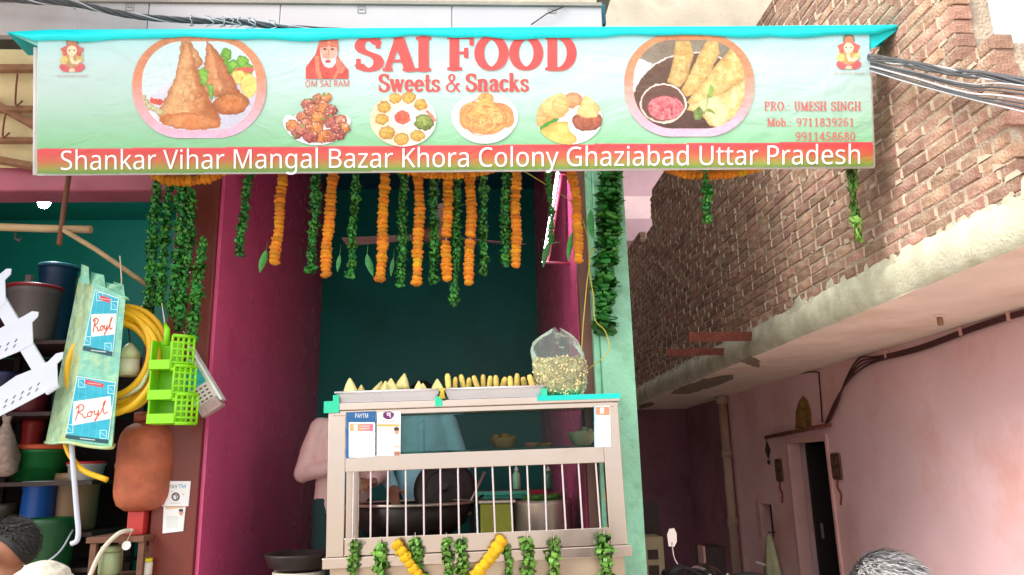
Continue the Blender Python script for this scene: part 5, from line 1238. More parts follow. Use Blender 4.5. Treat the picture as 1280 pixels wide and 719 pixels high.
# thread line they hang from, tied behind the banner
hl = thing('hanging_line', 'white cord stretched behind the banner foot for the garlands', 'cord', W(500, 205, YG))
MB().tube(smooth_path([W(180, 203, YG), W(400, 206, YG), W(600, 206, YG), W(760, 203, YG), W(1075, 198, YG)], 6), .004, 6).build('line', m_string, hl)
for px in (300, 560, 742): a = W(px, 205, YG); MB().tube([a, Vector((a.x, YF + .03, a.z + .05))], .004, 6).build('tie', m_string, hl)
gm = 'marigold garlands under the banner'; gl_ = 'mango leaf garlands under the banner'
mg = [([(354, 204), (349, 270), (343, 332)], 14, (), ()), ([(419, 204), (413, 280), (407, 347)], 14, (), ()), ([(481, 204), (479, 280), (476, 350)], 14, (), ()), ([(523, 204), (522, 280), (520, 355)], 14, (), ((.8, .86),)),
      ([(563, 204), (561, 270), (558.5, 353)], 14, ((.62, .67),), ()), ([(588, 204), (587, 280), (585, 355)], 14, ((.63, .66),), ()), ([(645, 204), (645, 270), (645.5, 332)], 14, (), ()), ([(712, 204), (719, 260), (722.5, 326)], 13, (), ())]
for i, (pts, w_, gp_, ye) in enumerate(mg):
    garland('mari', pts, w_, YG, 'orange marigold garland hanging under the banner, %s from the left' % ORD[i], gm, gaps=gp_, yellow=ye)
lg = [([(314, 204), (308, 262), (299, 322)], 13, ()), ([(395, 204), (392, 270), (388, 341)], 14, ()), ([(446, 204), (443, 270), (438, 346)], 12, ()), ([(505, 204), (503, 280), (501, 358)], 13, ()), ([(543, 204), (542, 280), (543, 356)], 14, ()),
      ([(572, 204), (570, 290), (567, 384)], 13, ()), ([(602, 204), (602, 270), (603.5, 344)], 13, ()), ([(633, 204), (633, 270), (632.5, 331)], 14, ()), ([(684, 204), (688, 262), (688, 306)], 9, ())]
for i, (pts, w_, gp_) in enumerate(lg):
    garland('leaf', pts, w_, YG + .03, 'green mango leaf garland hanging under the banner, %s leaf string from the left' % ORD[i], gl_)
g, P = garland('leaf', [(763, 204), (761, 280), (756, 360), (754, 416)], 33, YF - .06, 'thick bushy leaf garland down the front of the mint green pillar', gl_, step=.03)
# bigger loose leaves
mbp = lambda g_, a, b, w_: None
def loose(label, Y, *blades):
    p = W(*blades[0][0], Y); t_ = thing('loose_leaf', label, 'leaf', p, 'loose mango leaves')
    for (a, b, wd) in blades:
        mb = MB(); leaf_blade(mb, W(*a, Y), W(*b, Y - .01), wd * PXM(Y), (1, .4, .1)); mb.build('blade', m_leaf, t_)
    MB().tube([W(*blades[0][0], Y), W(*blades[0][0], Y) + Vector((.002, .012, .06))], .0016, 5).build('stalk', m_leaf, t_)
loose('single long green leaf beside the leftmost marigold garland', YG, ((333, 312), (325, 341), 10))
loose('long green leaf right of the third leaf garland', YG, ((459, 317), (467, 345), 10))
loose('narrow green leaf at the left of the fourth leaf string', YG, ((492, 322), (489, 346), 6))
loose('star of three green leaves under the ninth leaf string', YG, ((688, 300), (680, 334), 11), ((688, 302), (700, 302), 5), ((686, 302), (676, 301), 6))
loose('green leaf left of the rightmost marigold garland', YG, ((716, 290), (711, 327), 9))
loose('green leaf curling off the thick pillar garland', YG, ((739, 262), (742, 298), 12))
loose('thin green leaf left of the fourth marigold garland', YG, ((425, 318), (422, 340), 6))
# left bunch in front of the maroon pier
lb = [([(199, 215), (193, 270), (189, 330), (184, 390)], 14), ([(214, 212), (208, 270), (203, 330), (200, 380)], 14), ([(228, 215), (226, 290), (219, 350), (214, 400)], 15), ([(240, 240), (236, 310), (229, 360), (224, 410)], 14), ([(254, 300), (247, 350), (243, 395), (238, 432)], 15)]
for i, (pts, w_) in enumerate(lb): garland('leaf', pts, w_, 4.2 - .012 * i, 'leaf string in the bunch before the maroon pier, %s from the left' % ORD[i], 'leaf strings before the maroon pier')
MB().tube([W(258, 270, 4.2), W(280, 302, 4.3)], .002, 5)
# swags under the banner foot
garland('mari', [(186, 212), (205, 223), (235, 226), (262, 222), (282, 213)], 15, YG - .1, 'sagging marigold swag under the left end of the banner', 'marigold swags')
garland('mari', [(498, 211), (530, 217), (560, 219), (590, 217), (616, 212)], 12, YG - .06, 'shallow marigold swag at the middle of the banner foot', 'marigold swags')
garland('mari', [(832, 209), (855, 217), (880, 219), (905, 218), (930, 214), (958, 206)], 13, YG - .2, 'marigold swag under the right end of the banner over the bricks', 'marigold swags', yellow=((.72, .8),))
garland('leaf', [(881, 212), (882, 245), (883, 276)], 14, YG - .2, 'short green leaf string before the brick wall below marigold swag', gl_)
garland('leafl', [(1064, 200), (1067, 250), (1072, 290), (1075, 300)], 14, YG - .2, 'pale drying leaf string before the brick wall at far right of the banner', gl_, step=.05)
# on the stall front
YSG = YS - .05
sl_ = [(443, 681, 438, 740, 13), (476, 683, 480, 742, 19), (519, 678, 528, 740, 14), (558, 678, 561, 740, 15), (577, 679, 582, 740, 15), (634, 684, 634, 740, 14), (659, 676, 657, 742, 16), (692, 678, 691, 742, 17), (755, 674, 757, 740, 18)]
for i, (x0, y0, x1, y1, w_) in enumerate(sl_):
    garland('leafl', [(x0, y0), ((x0 + x1) / 2, (y0 + y1) / 2), (x1, y1)], w_, YSG, 'short leaf string on the stall front, %s from the left' % ORD[i], 'leaf strings on the stall front')
    p = W(x0, y0, YSG); q = W(x0, y0 - 12, YS - .012); MB().tube([p, q], .0016, 5).build('hanging_thread', m_string, bpy.data.objects[[o.name for o in bpy.data.objects if o.type == 'EMPTY' and o.name.startswith('leaf_garland')][-1]])
garland('mariy', [(497, 682), (511, 703), (528, 726), (548, 744)], 15, YSG - .03, 'yellow marigold string slanting down right on the stall front', 'marigold strings on the stall front', step=.034)
garland('mariy', [(627, 677), (612, 698), (594, 720), (578, 742)], 15, YSG - .03, 'yellow marigold string slanting down left on the stall front', 'marigold strings on the stall front', step=.034)
# dry yellow string on the pillar side and trailing threads
m_yth = mat('yellow_thread', (196, 180, 70), .7)
for pts, lab in (([(640, 205), (690, 236), (722, 262), (737, 312), (733, 360), (728, 420), (726, 470)], 'yellow thread trailing from the banner down beside the pillar'), ([(742, 310), (736, 330), (742, 372), (744, 400), (757, 415), (760, 440), (735, 462)], 'yellow thread looping beside the thick leaf garland')):
    MB().tube(smooth_path([W(*p, 4.2) for p in pts], 5), .003, 5).build('yellow_thread', m_yth, label=lab, cat='thread')
mb = MB()
o = garland('mariy', [(759, 576), (760, 620), (762, 662)], 6, YS + .1, 'thin dry yellow flower string inside the right end of the stall', 'marigold strings on the stall front', step=.016)
# ================================================================== LEFT SHOP AND ITS WARES
m_wood = mat('weathered_bamboo', (176, 148, 110), .75, var=.25, scale=18, bump=.3, bscale=50, stretch=(.3, 1, 1))
m_wplast = mat('white_plastic', (206, 212, 226), .35, var=.04)
m_yhose = mat('yellow_hose', (242, 186, 28), .35, var=.08, scale=10)
m_lime = mat('lime_plastic', (140, 220, 20), .35, var=.06)
# awning of pale sheet on iron bars, far left
aw = thing('awning', 'yellowed sheet awning on rusty iron bars at the far left', 'awning', W(20, 205, 4.5))
def awp(px, py, d=0.): tt = (py - 62) / 148.; Y = 4.02 + .3 * tt + d; return W(px, py, Y)
vs, fs = [], []
for i in range(9):
    for j in range(15):
        q = awp(-110 + i * 22, 62 + j * 148 / 14., .05 + .012 * math.sin(j * 2.1 + i) + random.uniform(-.006, .006)); vs.append(q)
        if i and j: b = i * 15 + j; fs.append((b - 16, b - 1, b, b - 15))
o = MB().add(vs, fs, 0, True).build('sheet', mat('yellowed_sheet', (232, 214, 166), .7, var=.2, scale=6, bump=.5, bscale=14, stain=(170, 140, 100), stain_amt=.6, stain_scale=3), aw)
o.modifiers.new('t', 'SOLIDIFY').thickness = .004
m_bar = mat('brown_iron_bar', (150, 108, 78), .7, var=.2, scale=20, bump=.2)
for a, b, wd in (((-110, 86), (44, 86), 10), ((-110, 138), (43, 137), 8), ((-110, 176), (42, 176), 7), ((-20, 122), (44, 158), 9), ((-60, 190), (42, 208), 9)):
    MB().bar(awp(*a), awp(*b), wd * PXM(4.1), .03, up=(0, -1, .3)).build('bar', m_bar, aw)
for a, b in (((22, 92), (20, 132)), ((7, 142), (4, 172))): MB().tube(smooth_path([awp(*a, -.02), awp((a[0] + b[0]) / 2 - 1, (a[1] + b[1]) / 2, -.03), awp(*b, -.02), awp(b[0] + 8, b[1] - 6, -.02)], 5), .005, 6).build('hook', m_rust, aw)

# bamboo poles
MB().tube([W(-120, 281, 4.3), W(0, 284, 4.25), W(60, 286, 4.25), W(114, 287, 4.25)], .022, 10).build('bamboo_pole', m_wood, label='thick bamboo pole lying level across the left shop front', cat='pole')
MB().tube([W(80, 288, 4.22), W(120, 312, 4.22), W(186, 358, 4.24)], .014, 8).build('bamboo_stick', m_wood, label='thin bamboo stick slanting down from the level pole', cat='stick')
MB().tube([W(87, 214, 4.3), W(80, 260, 4.26), W(74, 306, 4.22)], .014, 8).build('hanger_batten', mat('brown_batten', (120, 76, 52), .7, var=.2), label='brown batten hanging from the pink beam to the bamboo pole', cat='batten')
MB().tube([W(20, 290, 4.22), W(19, 298, 4.2), W(24, 302, 4.2), W(27, 297, 4.2)], .006, 6).build('wire_hook', m_iron, label='small wire hook under the level bamboo pole', cat='hook')

# lit bulb in the next shop
bp = W(55, 253, 5.3)
bl = thing('light_bulb', 'lit white bulb hanging under the pink beam of the left shop', 'bulb', bp)
MB().ell(bp, (.04, .04, .045), 16, 10).build('globe', mat('lit_bulb', (255, 255, 255), .4, emit=(236, 246, 255), emit_s=320.), bl)
MB().tube([bp + Vector((0, 0, .03)), bp + Vector((0, 0, .06))], .013, 10).build('socket', m_iron, bl)
MB().tube([bp + Vector((0, 0, .07)), (bp.x, bp.y, 4.1)], .004, 5).build('flex', m_iron, bl)

# white plastic rack, tilted
rk = thing('plastic_rack', 'white plastic rack with three curled baskets hanging tilted at far left', 'rack', W(20, 500, 4.05))
def rp(px, py, d=0.): return W(px, py, 4.0 + d)
for d in (0., .2):
    MB().bar(rp(-30, 327, d), rp(67, 489, d), 17 * PXM(4), .02, up=(0, 1, 0)).build('rail', m_wplast, rk, bevel=.004)
tiers = [([(-45, 372), (-14, 352), (-2, 344), (8, 336), (14, 336), (13, 343), (6, 350), (7, 378), (-12, 392), (-45, 410)]),
         ([(-45, 434), (-10, 416), (12, 404), (28, 396), (40, 389), (48, 390), (47, 396), (40, 403), (41, 430), (22, 440), (0, 449), (-45, 472)]),
         ([(-40, 500), (0, 484), (20, 470), (40, 462), (60, 452), (70, 442), (79, 440), (78, 448), (71, 455), (72, 482), (50, 494), (20, 510), (0, 520), (-40, 540)])]
m_slot = mat('slot_shade', (60, 64, 76), .8)  # dark bars on the basket face; colour stands in for shaded holes
for tpts in tiers:
    tb_ = MB().prism([rp(px, py, -.012) for px, py in tpts], (0, .006, 0)).build('basket', m_wplast, rk)
    n = len(tpts) // 2 + 1
    MB().prism([rp(px, py, .21) for px, py in tpts], (0, .006, 0)).build('basket_back', m_wplast, tb_)
    low = tpts[n + 1:]
    vs = []
    for px, py in low: vs += [rp(px, py - 1, -.006), rp(px, py - 1, .21)]
    MB().add(vs, [(2 * i, 2 * i + 1, 2 * i + 3, 2 * i + 2) for i in range(len(low) - 1)]).build('basket_floor', m_wplast, tb_)
    for i in range(5):
        px = tpts[-1][0] + 46 + i * 12 if False else low[1][0] - 4 - i * 10; py = np.interp(px, sorted(q[0] for q in low), [q[1] for q in sorted(low)]) - 9
        for k in (0, 7): q = rp(px + k * .3, py - k, -.0135); MB().bar(q - Vector((.006, 0, .008)), q + Vector((.004, 0, .008)), .0022, .003, up=(0, 1, 0)).build('slot', m_slot, tb_)

# pack of plastic mats with two printed labels
pk = thing('printed_pack', 'clear tall pack with two blue labels and red script hanging at left', 'pack', W(95, 556, 4.05))
A0, B0, C0, D0 = rp(57, 552, .14), rp(84, 552, 0), rp(140, 559, 0), rp(142, 556, .16)
A1, B1, C1, D1 = rp(99, 346, .14), rp(116, 352, 0), rp(157, 372, 0), rp(156, 368, .16)
def grid_face(mb, p00, p10, p01, p11, n=8, m=16, amp=.006, mi=0):
    vs, fs = [], []
    for j in range(m + 1):
        for i in range(n + 1):
            u, v = i / n, j / m; p = p00.lerp(p10, u).lerp(p01.lerp(p11, u), v); k = 0 if i in (0, n) or j in (0, m) else 1
            vs.append(p + Vector((0, -1, 0)) * k * (amp * math.sin(9 * u + 14 * v) * random.uniform(.3, 1)))
            if i and j: b = j * (n + 1) + i; fs.append((b - n - 2, b - n - 1, b, b - 1))
    mb.add(vs, fs, mi, True)
m_pack = mat('green_film_pack', (172, 206, 168), .28, var=.2, scale=16, bump=.35, bscale=26, stain=(206, 200, 96), stain_amt=.8, stain_scale=7, coat=.5)
m_packt = mat('teal_film_pack', (120, 196, 172), .25, var=.2, scale=16, bump=.4, bscale=26, stain=(190, 206, 130), stain_amt=.7, stain_scale=8, coat=.5)
mb = MB(); grid_face(mb, A0, B0, A1, B1); mb.build('side_face', m_pack, pk)
mb = MB(); grid_face(mb, B0, C0, B1, C1, amp=0.); mb.build('front_face', m_packt, pk)
mb = MB(); grid_face(mb, C0, D0, C1, D1); grid_face(mb, D0, A0, D1, A1); mb.build('back_face', m_pack, pk)
MB().add([A0, B0, C0, D0], [(0, 1, 2, 3)]).build('foot', m_pack, pk); MB().add([A1, B1, C1, D1], [(0, 1, 2, 3)]).build('top', m_packt, pk)
mb = MB(); leaf = [(100, 348, 12, -16), (112, 352, 20, -10), (130, 358, 22, -3), (140, 362, 16, -8), (148, 368, 14, 2)]
for x, y, w_, h_ in leaf: a = rp(x, y + 4, .01); mb.add([a, rp(x + w_, y + 8, .0), rp(x + w_ * .9, y + h_ + 2, -.03), rp(x + 2, y + h_ - 2, .02)], [(0, 1, 2, 3)])
mb.build('torn_film', m_packt, pk)
mb = MB(); pth = [rp(57, 553, .13), rp(66, 554, .05), rp(84, 553, -.004), rp(112, 558, -.004), rp(138, 560, -.004), rp(143, 556, .1)]
mb.tube(smooth_path(pth, 4), .009, 6).build('sealed_hem', m_pack, pk)
PKP = Plane(B0, (0, -1, 0))
SCR = [[(0, 0), (.09, .8), (.02, .9)], [(.0, .78), (.12, 1.0), (.24, .86), (.2, .6), (.08, .5), (.2, .3), (.26, .05), (.34, .1)], [(.44, .4), (.36, .3), (.38, .1), (.46, .1), (.5, .3), (.44, .42), (.54, .36)],
       [(.58, .42), (.57, .2), (.64, .14), (.7, .4), (.66, .0), (.58, -.28), (.62, -.1), (.76, .2)], [(.76, .2), (.9, .85), (.92, 1.0), (.86, .8), (.84, .3), (.88, .1), (.96, .2)]]
def label_print(quad, box, tag, strip):
    xs_ = [p[0] for p in quad]; ys_ = [p[1] for p in quad]
    cv = Canvas(min(xs_) - 1, min(ys_) - 1, max(xs_) + 1, max(ys_) + 1, 3)
    cv.fill(cv.poly(quad), (226, 240, 244)); cv.fill(cv.poly(quad) + 1, (22, 160, 190), (40, 184, 206), cv.noise(9, 3))
    for k in range(4): x = xs_[0] + 4 + k * 9; cv.fill(cv.seg([(x, ys_[0]), (x - 8, ys_[2])], .5), (110, 214, 226), a=.5, clip=cv.poly(quad) + 1)
    for c in quad[:2] + quad[2:]:
        cx_ = sum(xs_) / 4; cy_ = sum(ys_) / 4; px = c[0] + (6 if c[0] < cx_ else -6); py = c[1] + (9 if c[1] < cy_ else -12)
        cv.fill(np.abs(cv.rrect(px - 4, py - 5, px + 4, py + 5, .5)) - .4, (196, 236, 242)); cv.fill(cv.seg([(px - 2, py - 2), (px + 2, py + 2)], .6), (196, 236, 242))
    cv.fill(cv.poly(strip), (14, 74, 84)); sx_, sy_ = sum(p[0] for p in strip) / 4, sum(p[1] for p in strip) / 4; cv.fill(cv.seg([(sx_ - 8, sy_ - 1), (sx_ + 10, sy_ + 1)], 1.2), (190, 214, 214))
    cv.fill(cv.poly(tag), (206, 70, 84)); tx_, ty_ = sum(p[0] for p in tag) / 4, sum(p[1] for p in tag) / 4; cv.fill(cv.seg([(tx_ - 8, ty_ - 1), (tx_ + 8, ty_ + 1)], 1.), (232, 176, 176))
    cv.fill(cv.poly(box), (240, 236, 224))
    (ax, ay), (bx, by), (cx2, cy2), (dx, dy) = box
    def mp(u, v): u = .08 + u * .84; v = 1 - (.2 + v * .62); return (ax + (bx - ax) * u) * (1 - v) + (dx + (cx2 - dx) * u) * v, (ay + (by - ay) * u) * (1 - v) + (dy + (cy2 - dy) * u) * v
    for s_ in SCR: cv.fill(cv.seg(smooth2(s_, mp), 1.5), (196, 52, 40))
    cv.A = np.where(cv.poly(quad) < 0, 1, 0)
    me, org = cv.mesh('printed_label', PKP.at(.003)); link_mesh('printed_label', me, org, pk)
def smooth2(s_, mp): return [mp(p.x, p.y) for p in smooth_path([(a, b, 0) for a, b in s_], 5)]
label_print([(118.5, 362), (149, 373), (141, 446), (103, 438)], [(114, 393), (145, 392), (143, 418), (114, 421)], [(126, 369), (138, 373), (137, 379), (125, 375)], [(104, 432), (141, 440), (140.5, 446), (103, 438)])
label_print([(96, 470), (145, 478), (135, 555), (81, 548)], [(92, 502), (138, 495), (140.5, 523), (90, 532)], [(107, 474), (130, 480), (129, 485), (106, 480)], [(82, 543), (135.5, 550), (135, 555), (81, 548.5)])

# yellow hose coil
hz = thing('hose_coil', 'coil of yellow garden hose hanging beside the printed pack', 'hose', W(152, 516, 4.15))
pts = []
cC = W(147, 450, 4.14)
for i in range(7 * 40):
    a_ = 2 * math.pi * i / 40; k = i / 280.; rx = (42 + 14 * (.5 + .5 * math.sin(i * .11))) * PXM(4.14); ry = rx * 1.14
    pts.append(cC + Vector((rx * math.cos(a_), .05 * math.sin(k * 19) + (k - .5) * .07, ry * math.sin(a_) - .02 * math.sin(k * 9))))
MB().tube(pts, .018, 8).build('coil', m_yhose, hz)
MB().tube(smooth_path([W(80, 548, 4.12), W(87, 568, 4.11), W(104, 588, 4.1), W(134, 600, 4.1)], 6), .014, 10).build('hose_end', m_yhose, hz)
MB().tube([W(150, 385, 4.16), W(152, 350, 4.18), W(150, 320, 4.23)], .004, 5).build('hanging_cord', m_string, hz)
MB().tube(smooth_path([W(150, 497, 4.12), W(175, 484, 4.1), W(186, 462, 4.1)], 5), .011, 8).build('pale_hose', mat('pale_green_hose', (206, 220, 186), .4), hz)
# white bulb shaped lamp
lp = W(158, 470, 4.16)
lm = thing('plastic_lamp', 'cream fluted plastic lamp seen through the yellow hose coil', 'lamp', lp)
MB().lathe([(.05, lp.z), (.06, lp.z + .03), (.055, lp.z + .09)], (lp.x, 4.17, 0), 20).build('base', mat('cream_plastic', (226, 226, 200), .4), lm)
MB().lathe([(.056, lp.z + .091), (.05, lp.z + .13), (.028, lp.z + .16), (.008, lp.z + .18)], (lp.x, 4.17, 0), 24, wob=lambda q, z: 1 + .08 * math.cos(10 * q)).build('fluted_shade', mat('pale_green_plastic2', (206, 216, 170), .4), lm)
MB().tube([(lp.x, 4.17, lp.z + .17), W(160, 400, 4.19)], .004, 5).build('cord', m_iron, lm)

# lime basket rack of three tiers
lr = thing('lime_basket_rack', 'lime green perforated plastic basket rack with three tiers', 'basket', W(210, 530, 4.1))
for i, (x0, y0, x1, y1) in enumerate(((186, 420, 228, 462), (184, 458, 230, 500), (183, 494, 233, 530))):
    Yb = 4.0; tr_ = MB()
    a, b = W(x0, y1, Yb), W(x1 - 14, y1, Yb); top = W(x0, y0 + 12, Yb).z; ry = W(x1, y1 - 4, Yb - .05)
    bx = MB(); dpt = .11
    bx.box(a.x, b.x, Yb - .008, Yb, a.z, a.z + .05); bx.box(a.x, b.x, Yb + dpt, Yb + dpt + .006, a.z, top + .04)
    bx.box(a.x, b.x, Yb, Yb + dpt, a.z, a.z + .006); bx.box(a.x, a.x + .008, Yb, Yb + dpt, a.z + .006, top + .03)
    ob = bx.build('basket', m_lime, lr, bevel=.002)
    # perforated side: verticals and horizontals
    lat = MB(); p, q = Vector((b.x, Yb - .01, 0)), Vector((ry.x + .012, Yb + dpt * .5, 0))
    for k in range(5): c = p.lerp(q, k / 4); lat.tube([(c.x, c.y, a.z), (c.x, c.y, top + .05)], .0075, 6)
    for k in range(6): zz = a.z + (top + .05 - a.z) * k / 5; lat.tube([(p.x, p.y, zz), (q.x, q.y, zz)], .0075 if k not in (0, 5) else .01, 6)
    lat.build('perforated_side', m_lime, ob)
a = W(206, 405, 4.02); MB().tube([W(208, 432, 4.05), W(209, 412, 4.05), W(206, 404, 4.08)], [.018, .016, .006], 8).build('hanger', m_lime, lr)
MB().tube([W(206, 404, 4.08), W(200, 365, 4.23)], .003, 5).build('cord', m_string, lr)
# boxed rack, tilted, with teal label
bxr = thing('boxed_rack', 'white perforated rack in clear wrap with teal label, tilted by the pier', 'rack', W(250, 515, 4.2))
Mz = Matrix.Rotation(R(-33), 3, 'Y')
cb = W(246, 478, 4.22)
m_ppink = mat('pale_plastic', (236, 226, 218), .4, var=.05)
def bo(dx, dz, w_, h_, y0=0., th=.05): return MB().obox(cb + Mz @ Vector((dx, y0, dz)), (w_, th, h_), Mz)
bo(-.0, -.02, .13, .25).build('box', m_ppink, bxr, bevel=.004)
bo(.072, .01, .012, .35, -.01, .07).build('edge_board', mat('white_board_edge', (232, 236, 226), .4), bxr)
bo(-.005, .02, .11, .1, -.027, .004).build('label', mat('teal_label', (40, 176, 176), .35, var=.3, scale=30), bxr)
bo(-.01, .1, .1, .05, -.027, .004).build('label', mat('pale_teal_label', (170, 220, 206), .35, var=.3, scale=30), bxr)
for i in range(4):
    for j in range(4): bo(-.045 + i * .026, -.05 - j * .022, .016, .008, -.027, .003).build('slot', mat('slot_brown', (120, 86, 70), .8), bxr)
bo(.0, -.16, .12, .06, -.005, .06).build('wrap_end', clear_mat('clear_wrap', (240, 220, 216), .6, .15, .5, 30), bxr)
MB().tube([cb + Mz @ Vector((.07, 0, .18)), W(222, 400, 4.26)], .003, 5).build('cord', m_string, bxr)

# gas cylinder on a red stand, small table
gy = 4.4; ga = W(178, 638, gy); gr_ = 33 * PXM(gy); gt = W(178, 527, gy).z
gc = thing('gas_cylinder', 'worn orange gas cylinder standing beside the maroon pier', 'gas cylinder', (ga.x, gy, ga.z))
m_lpg = mat('worn_orange_paint', (186, 100, 68), .6, var=.25, scale=9, bump=.3, bscale=30, stain=(140, 72, 50), stain_amt=.7, stain_scale=6)
H_ = gt - ga.z
MB().lathe([(gr_ * .6, ga.z), (gr_ * .86, ga.z + H_ * .06), (gr_ * .97, ga.z + H_ * .15), (gr_, ga.z + H_ * .22), (gr_, ga.z + H_ * .47), (gr_ * 1.025, ga.z + H_ * .485), (gr_ * 1.025, ga.z + H_ * .515), (gr_, ga.z + H_ * .53), (gr_ * .99, ga.z + H_ * .76), (gr_ * .93, ga.z + H_ * .85), (gr_ * .78, ga.z + H_ * .93), (gr_ * .5, ga.z + H_ * .985), (gr_ * .2, ga.z + H_)], (ga.x, gy, 0), 40).build('body', m_lpg, gc)
MB().lathe([(gr_ * .55, ga.z + H_ * .99), (gr_ * .55, ga.z + H_ * 1.1), (gr_ * .5, ga.z + H_ * 1.1), (gr_ * .5, ga.z + H_ * .99)], (ga.x, gy, 0), 24).build('collar', m_lpg, gc)
MB().lathe([(.012, ga.z + H_), (.012, ga.z + H_ * 1.06), (.02, ga.z + H_ * 1.07), (.02, ga.z + H_ * 1.12)], (ga.x, gy, 0), 12).build('valve', m_alu, gc)
tz = W(160, 668, gy).z
tbl = thing('wooden_stand', 'small brown wooden stand under the gas cylinder', 'stand', (ga.x, gy, FLOOR))
m_tw = mat('brown_wood', (112, 72, 52), .65, var=.25, scale=10, bump=.2, stretch=(.2, 1, 1))
x0, x1 = W(126, 668, gy).x, W(198, 668, gy).x - .01
MB().box(x0, x1, gy - .16, gy + .22, tz - .03, tz).build('stand_top', m_tw, tbl, bevel=.004)
for x in (x0 + .02, x1 - .03):
    for y in (gy - .15, gy + .18): MB().box(x, x + .03, y, y + .03, FLOOR, tz - .031).build('leg', m_tw, tbl)
MB().box(x0 + .01, x1 - .01, gy - .14, gy + .2, W(160, 722, gy).z, W(160, 719, gy).z).build('lower_board', m_tw, tbl)
rs = W(176, 668, gy)
rst = MB().box(W(167, 650, gy).x, W(187, 650, gy).x, gy - .08, gy + .1, tz + .001, ga.z - .001); rst.build('red_block', mat('red_painted_block', (190, 54, 50), .5, var=.15), label='red block between the gas cylinder and the wooden stand', cat='block', bevel=.004)
def jar(px, py0, py1, r, Y, m, mc, label):
    p = W(px, py1, Y); z1 = W(px, py0, Y).z; h = z1 - p.z; t_ = thing('jar', label, 'jar', p, 'jars under the wooden stand')
    MB().lathe([(r * .9, p.z), (r, p.z + .01), (r, p.z + h * .72), (r * .85, p.z + h * .8)], (p.x, Y, 0), 20).build('body', m, t_); MB().lathe([(r * .95, p.z + h * .801), (r * .95, p.z + h)], (p.x, Y, 0), 20).build('lid', mc, t_)
m_gjar = mat('green_glass_jar', (176, 190, 140), .2, var=.1)
jar(136, 682, 719, .055, gy - .05, m_gjar, m_gjar, 'pale green jar under the left end of the wooden stand')
jar(181, 698, 719, .035, gy - .08, mat('pale_jar', (226, 222, 206), .3), mat('yellow_lid', (226, 214, 40), .4), 'small pale jar with yellow lid under the wooden stand')
jar(180, 678, 697, .03, gy + .06, mat('printed_jar', (206, 196, 180), .4, var=.3, scale=60), m_iron, 'small printed jar with dark lid behind the yellow lidded jar')
tg = W(158, 682, gy - .17); tgo = thing('round_tag', 'round white tag on a thread below the wooden stand edge', 'tag', tg)
MB().lathe([(.023, -.002), (.023, .002)], tg, 20, mtx=Matrix.Rotation(R(80), 3, 'X')).build('disc', m_white, tgo); MB().tube([tg + Vector((0, 0, .02)), W(166, 661, gy - .165)], .0015, 5).build('thread', m_string, tgo)
MB().tube(smooth_path([W(166, 663, gy - .1), W(150, 666, gy - .18), W(134, 680, gy - .2), W(122, 698, gy - .2), W(110, 726, gy - .2)], 6), .012, 8).build('white_hose', mat('ivory_hose', (226, 218, 196), .4, var=.06), label='ivory hose curving down from the wooden stand', cat='hose')
MB().tube(smooth_path([W(89, 548, 4.08), W(92, 590, 4.08), W(96, 640, 4.08), W(98, 664, 4.08), W(96, 676, 4.08), W(89, 680, 4.08)], 6), .0125, 10).build('hooked_pipe', m_wplast, label='thin white plastic pipe with hooked end below the pack', cat='pipe')

# tubs and buckets on a dark rack
sr = thing('display_rack', 'dark rack of tubs and buckets inside the left shop', 'shelf', (-3.3, 5.4, FLOOR))
m_rk = mat('dark_rack_paint', (66, 46, 44), .6, var=.25)
rackY0, rackY1 = 5.15, 5.75
lev = {}
for key, py in (('top', 430), ('mid', 517), ('tub', 602), ('low', 664), ('base', 706)):
    z = W(60, py, 5.3).z; lev[key] = z; MB().box(-4.6, W(138, py, 5.3).x, rackY0 if key in ('top', 'mid') else 5.05, rackY1, z - .025, z).build('shelf_board', m_rk, sr)
for x in (-4.6, -3.35, W(138, 600, 5.3).x - .04): MB().box(x, x + .04, rackY1 - .04, rackY1, FLOOR, lev['top'] + .6).build('upright', m_rk, sr)
MB().box(-4.6, W(138, 600, 5.3).x, rackY1 + .002, rackY1 + .02, FLOOR, lev['top'] - .03).build('back_panel', m_dark, sr)
def tub(px0, px1, py0, z, Y, col, label, lidc=None, taper=.82, handle=False, name='plastic_tub', cat='tub', rim=None):
    a, b = W(px0, py0, Y), W(px1, py0, Y); r = (b.x - a.x) / 2; cx_ = (a.x + b.x) / 2; h = a.z - z
    t_ = thing(name, label, cat, (cx_, Y, z)); m = mat('tub_%d_%d_%d' % col, col, .4, var=.1)
    MB().lathe([(r * taper, z), (r * (taper + .05), z + h * .06), (r * .94, z + h * .86), (r, z + h * .88), (r, z + h * .96), (r * .96, z + h), (r * .9, z + h), (r * .8, z + h * .1), (.001, z + h * .08)], (cx_, Y, 0), 30).build('body', m, t_)
    if lidc: MB().lathe([(r * 1.04, z + h * .97), (r * 1.06, z + h * 1.06), (r * .9, z + h * 1.12), (.001, z + h * 1.14)], (cx_, Y, 0), 30).build('lid', mat('lid_%d_%d_%d' % lidc, lidc, .4, var=.1), t_)
    if rim: MB().tube([(cx_ + r * math.cos(q), Y + r * math.sin(q), z + h) for q in np.linspace(0, 2 * math.pi, 30)], .012, 6).build('rim', mat('rim_%d_%d_%d' % rim, rim, .4), t_)
    if handle: MB().tube(smooth_path([(cx_ - r, Y - .03, z + h * .8), (cx_ - r * .8, Y - r * .8, z + h * .45), (cx_, Y - r * 1.08, z + h * .25), (cx_ + r * .8, Y - r * .8, z + h * .45), (cx_ + r, Y - .03, z + h * .8)], 5), .006, 6).build('handle', m_wplast, t_)
    return t_
tub(16, 88, 562, lev['tub'], 5.3, (34, 122, 62), 'wide green tub with orange lid on the rack', (226, 96, 60), .7)
tub(86, 131, 580, lev['tub'], 5.25, (206, 206, 206), 'small pale tub with red lid on the rack', (206, 40, 56), .8)
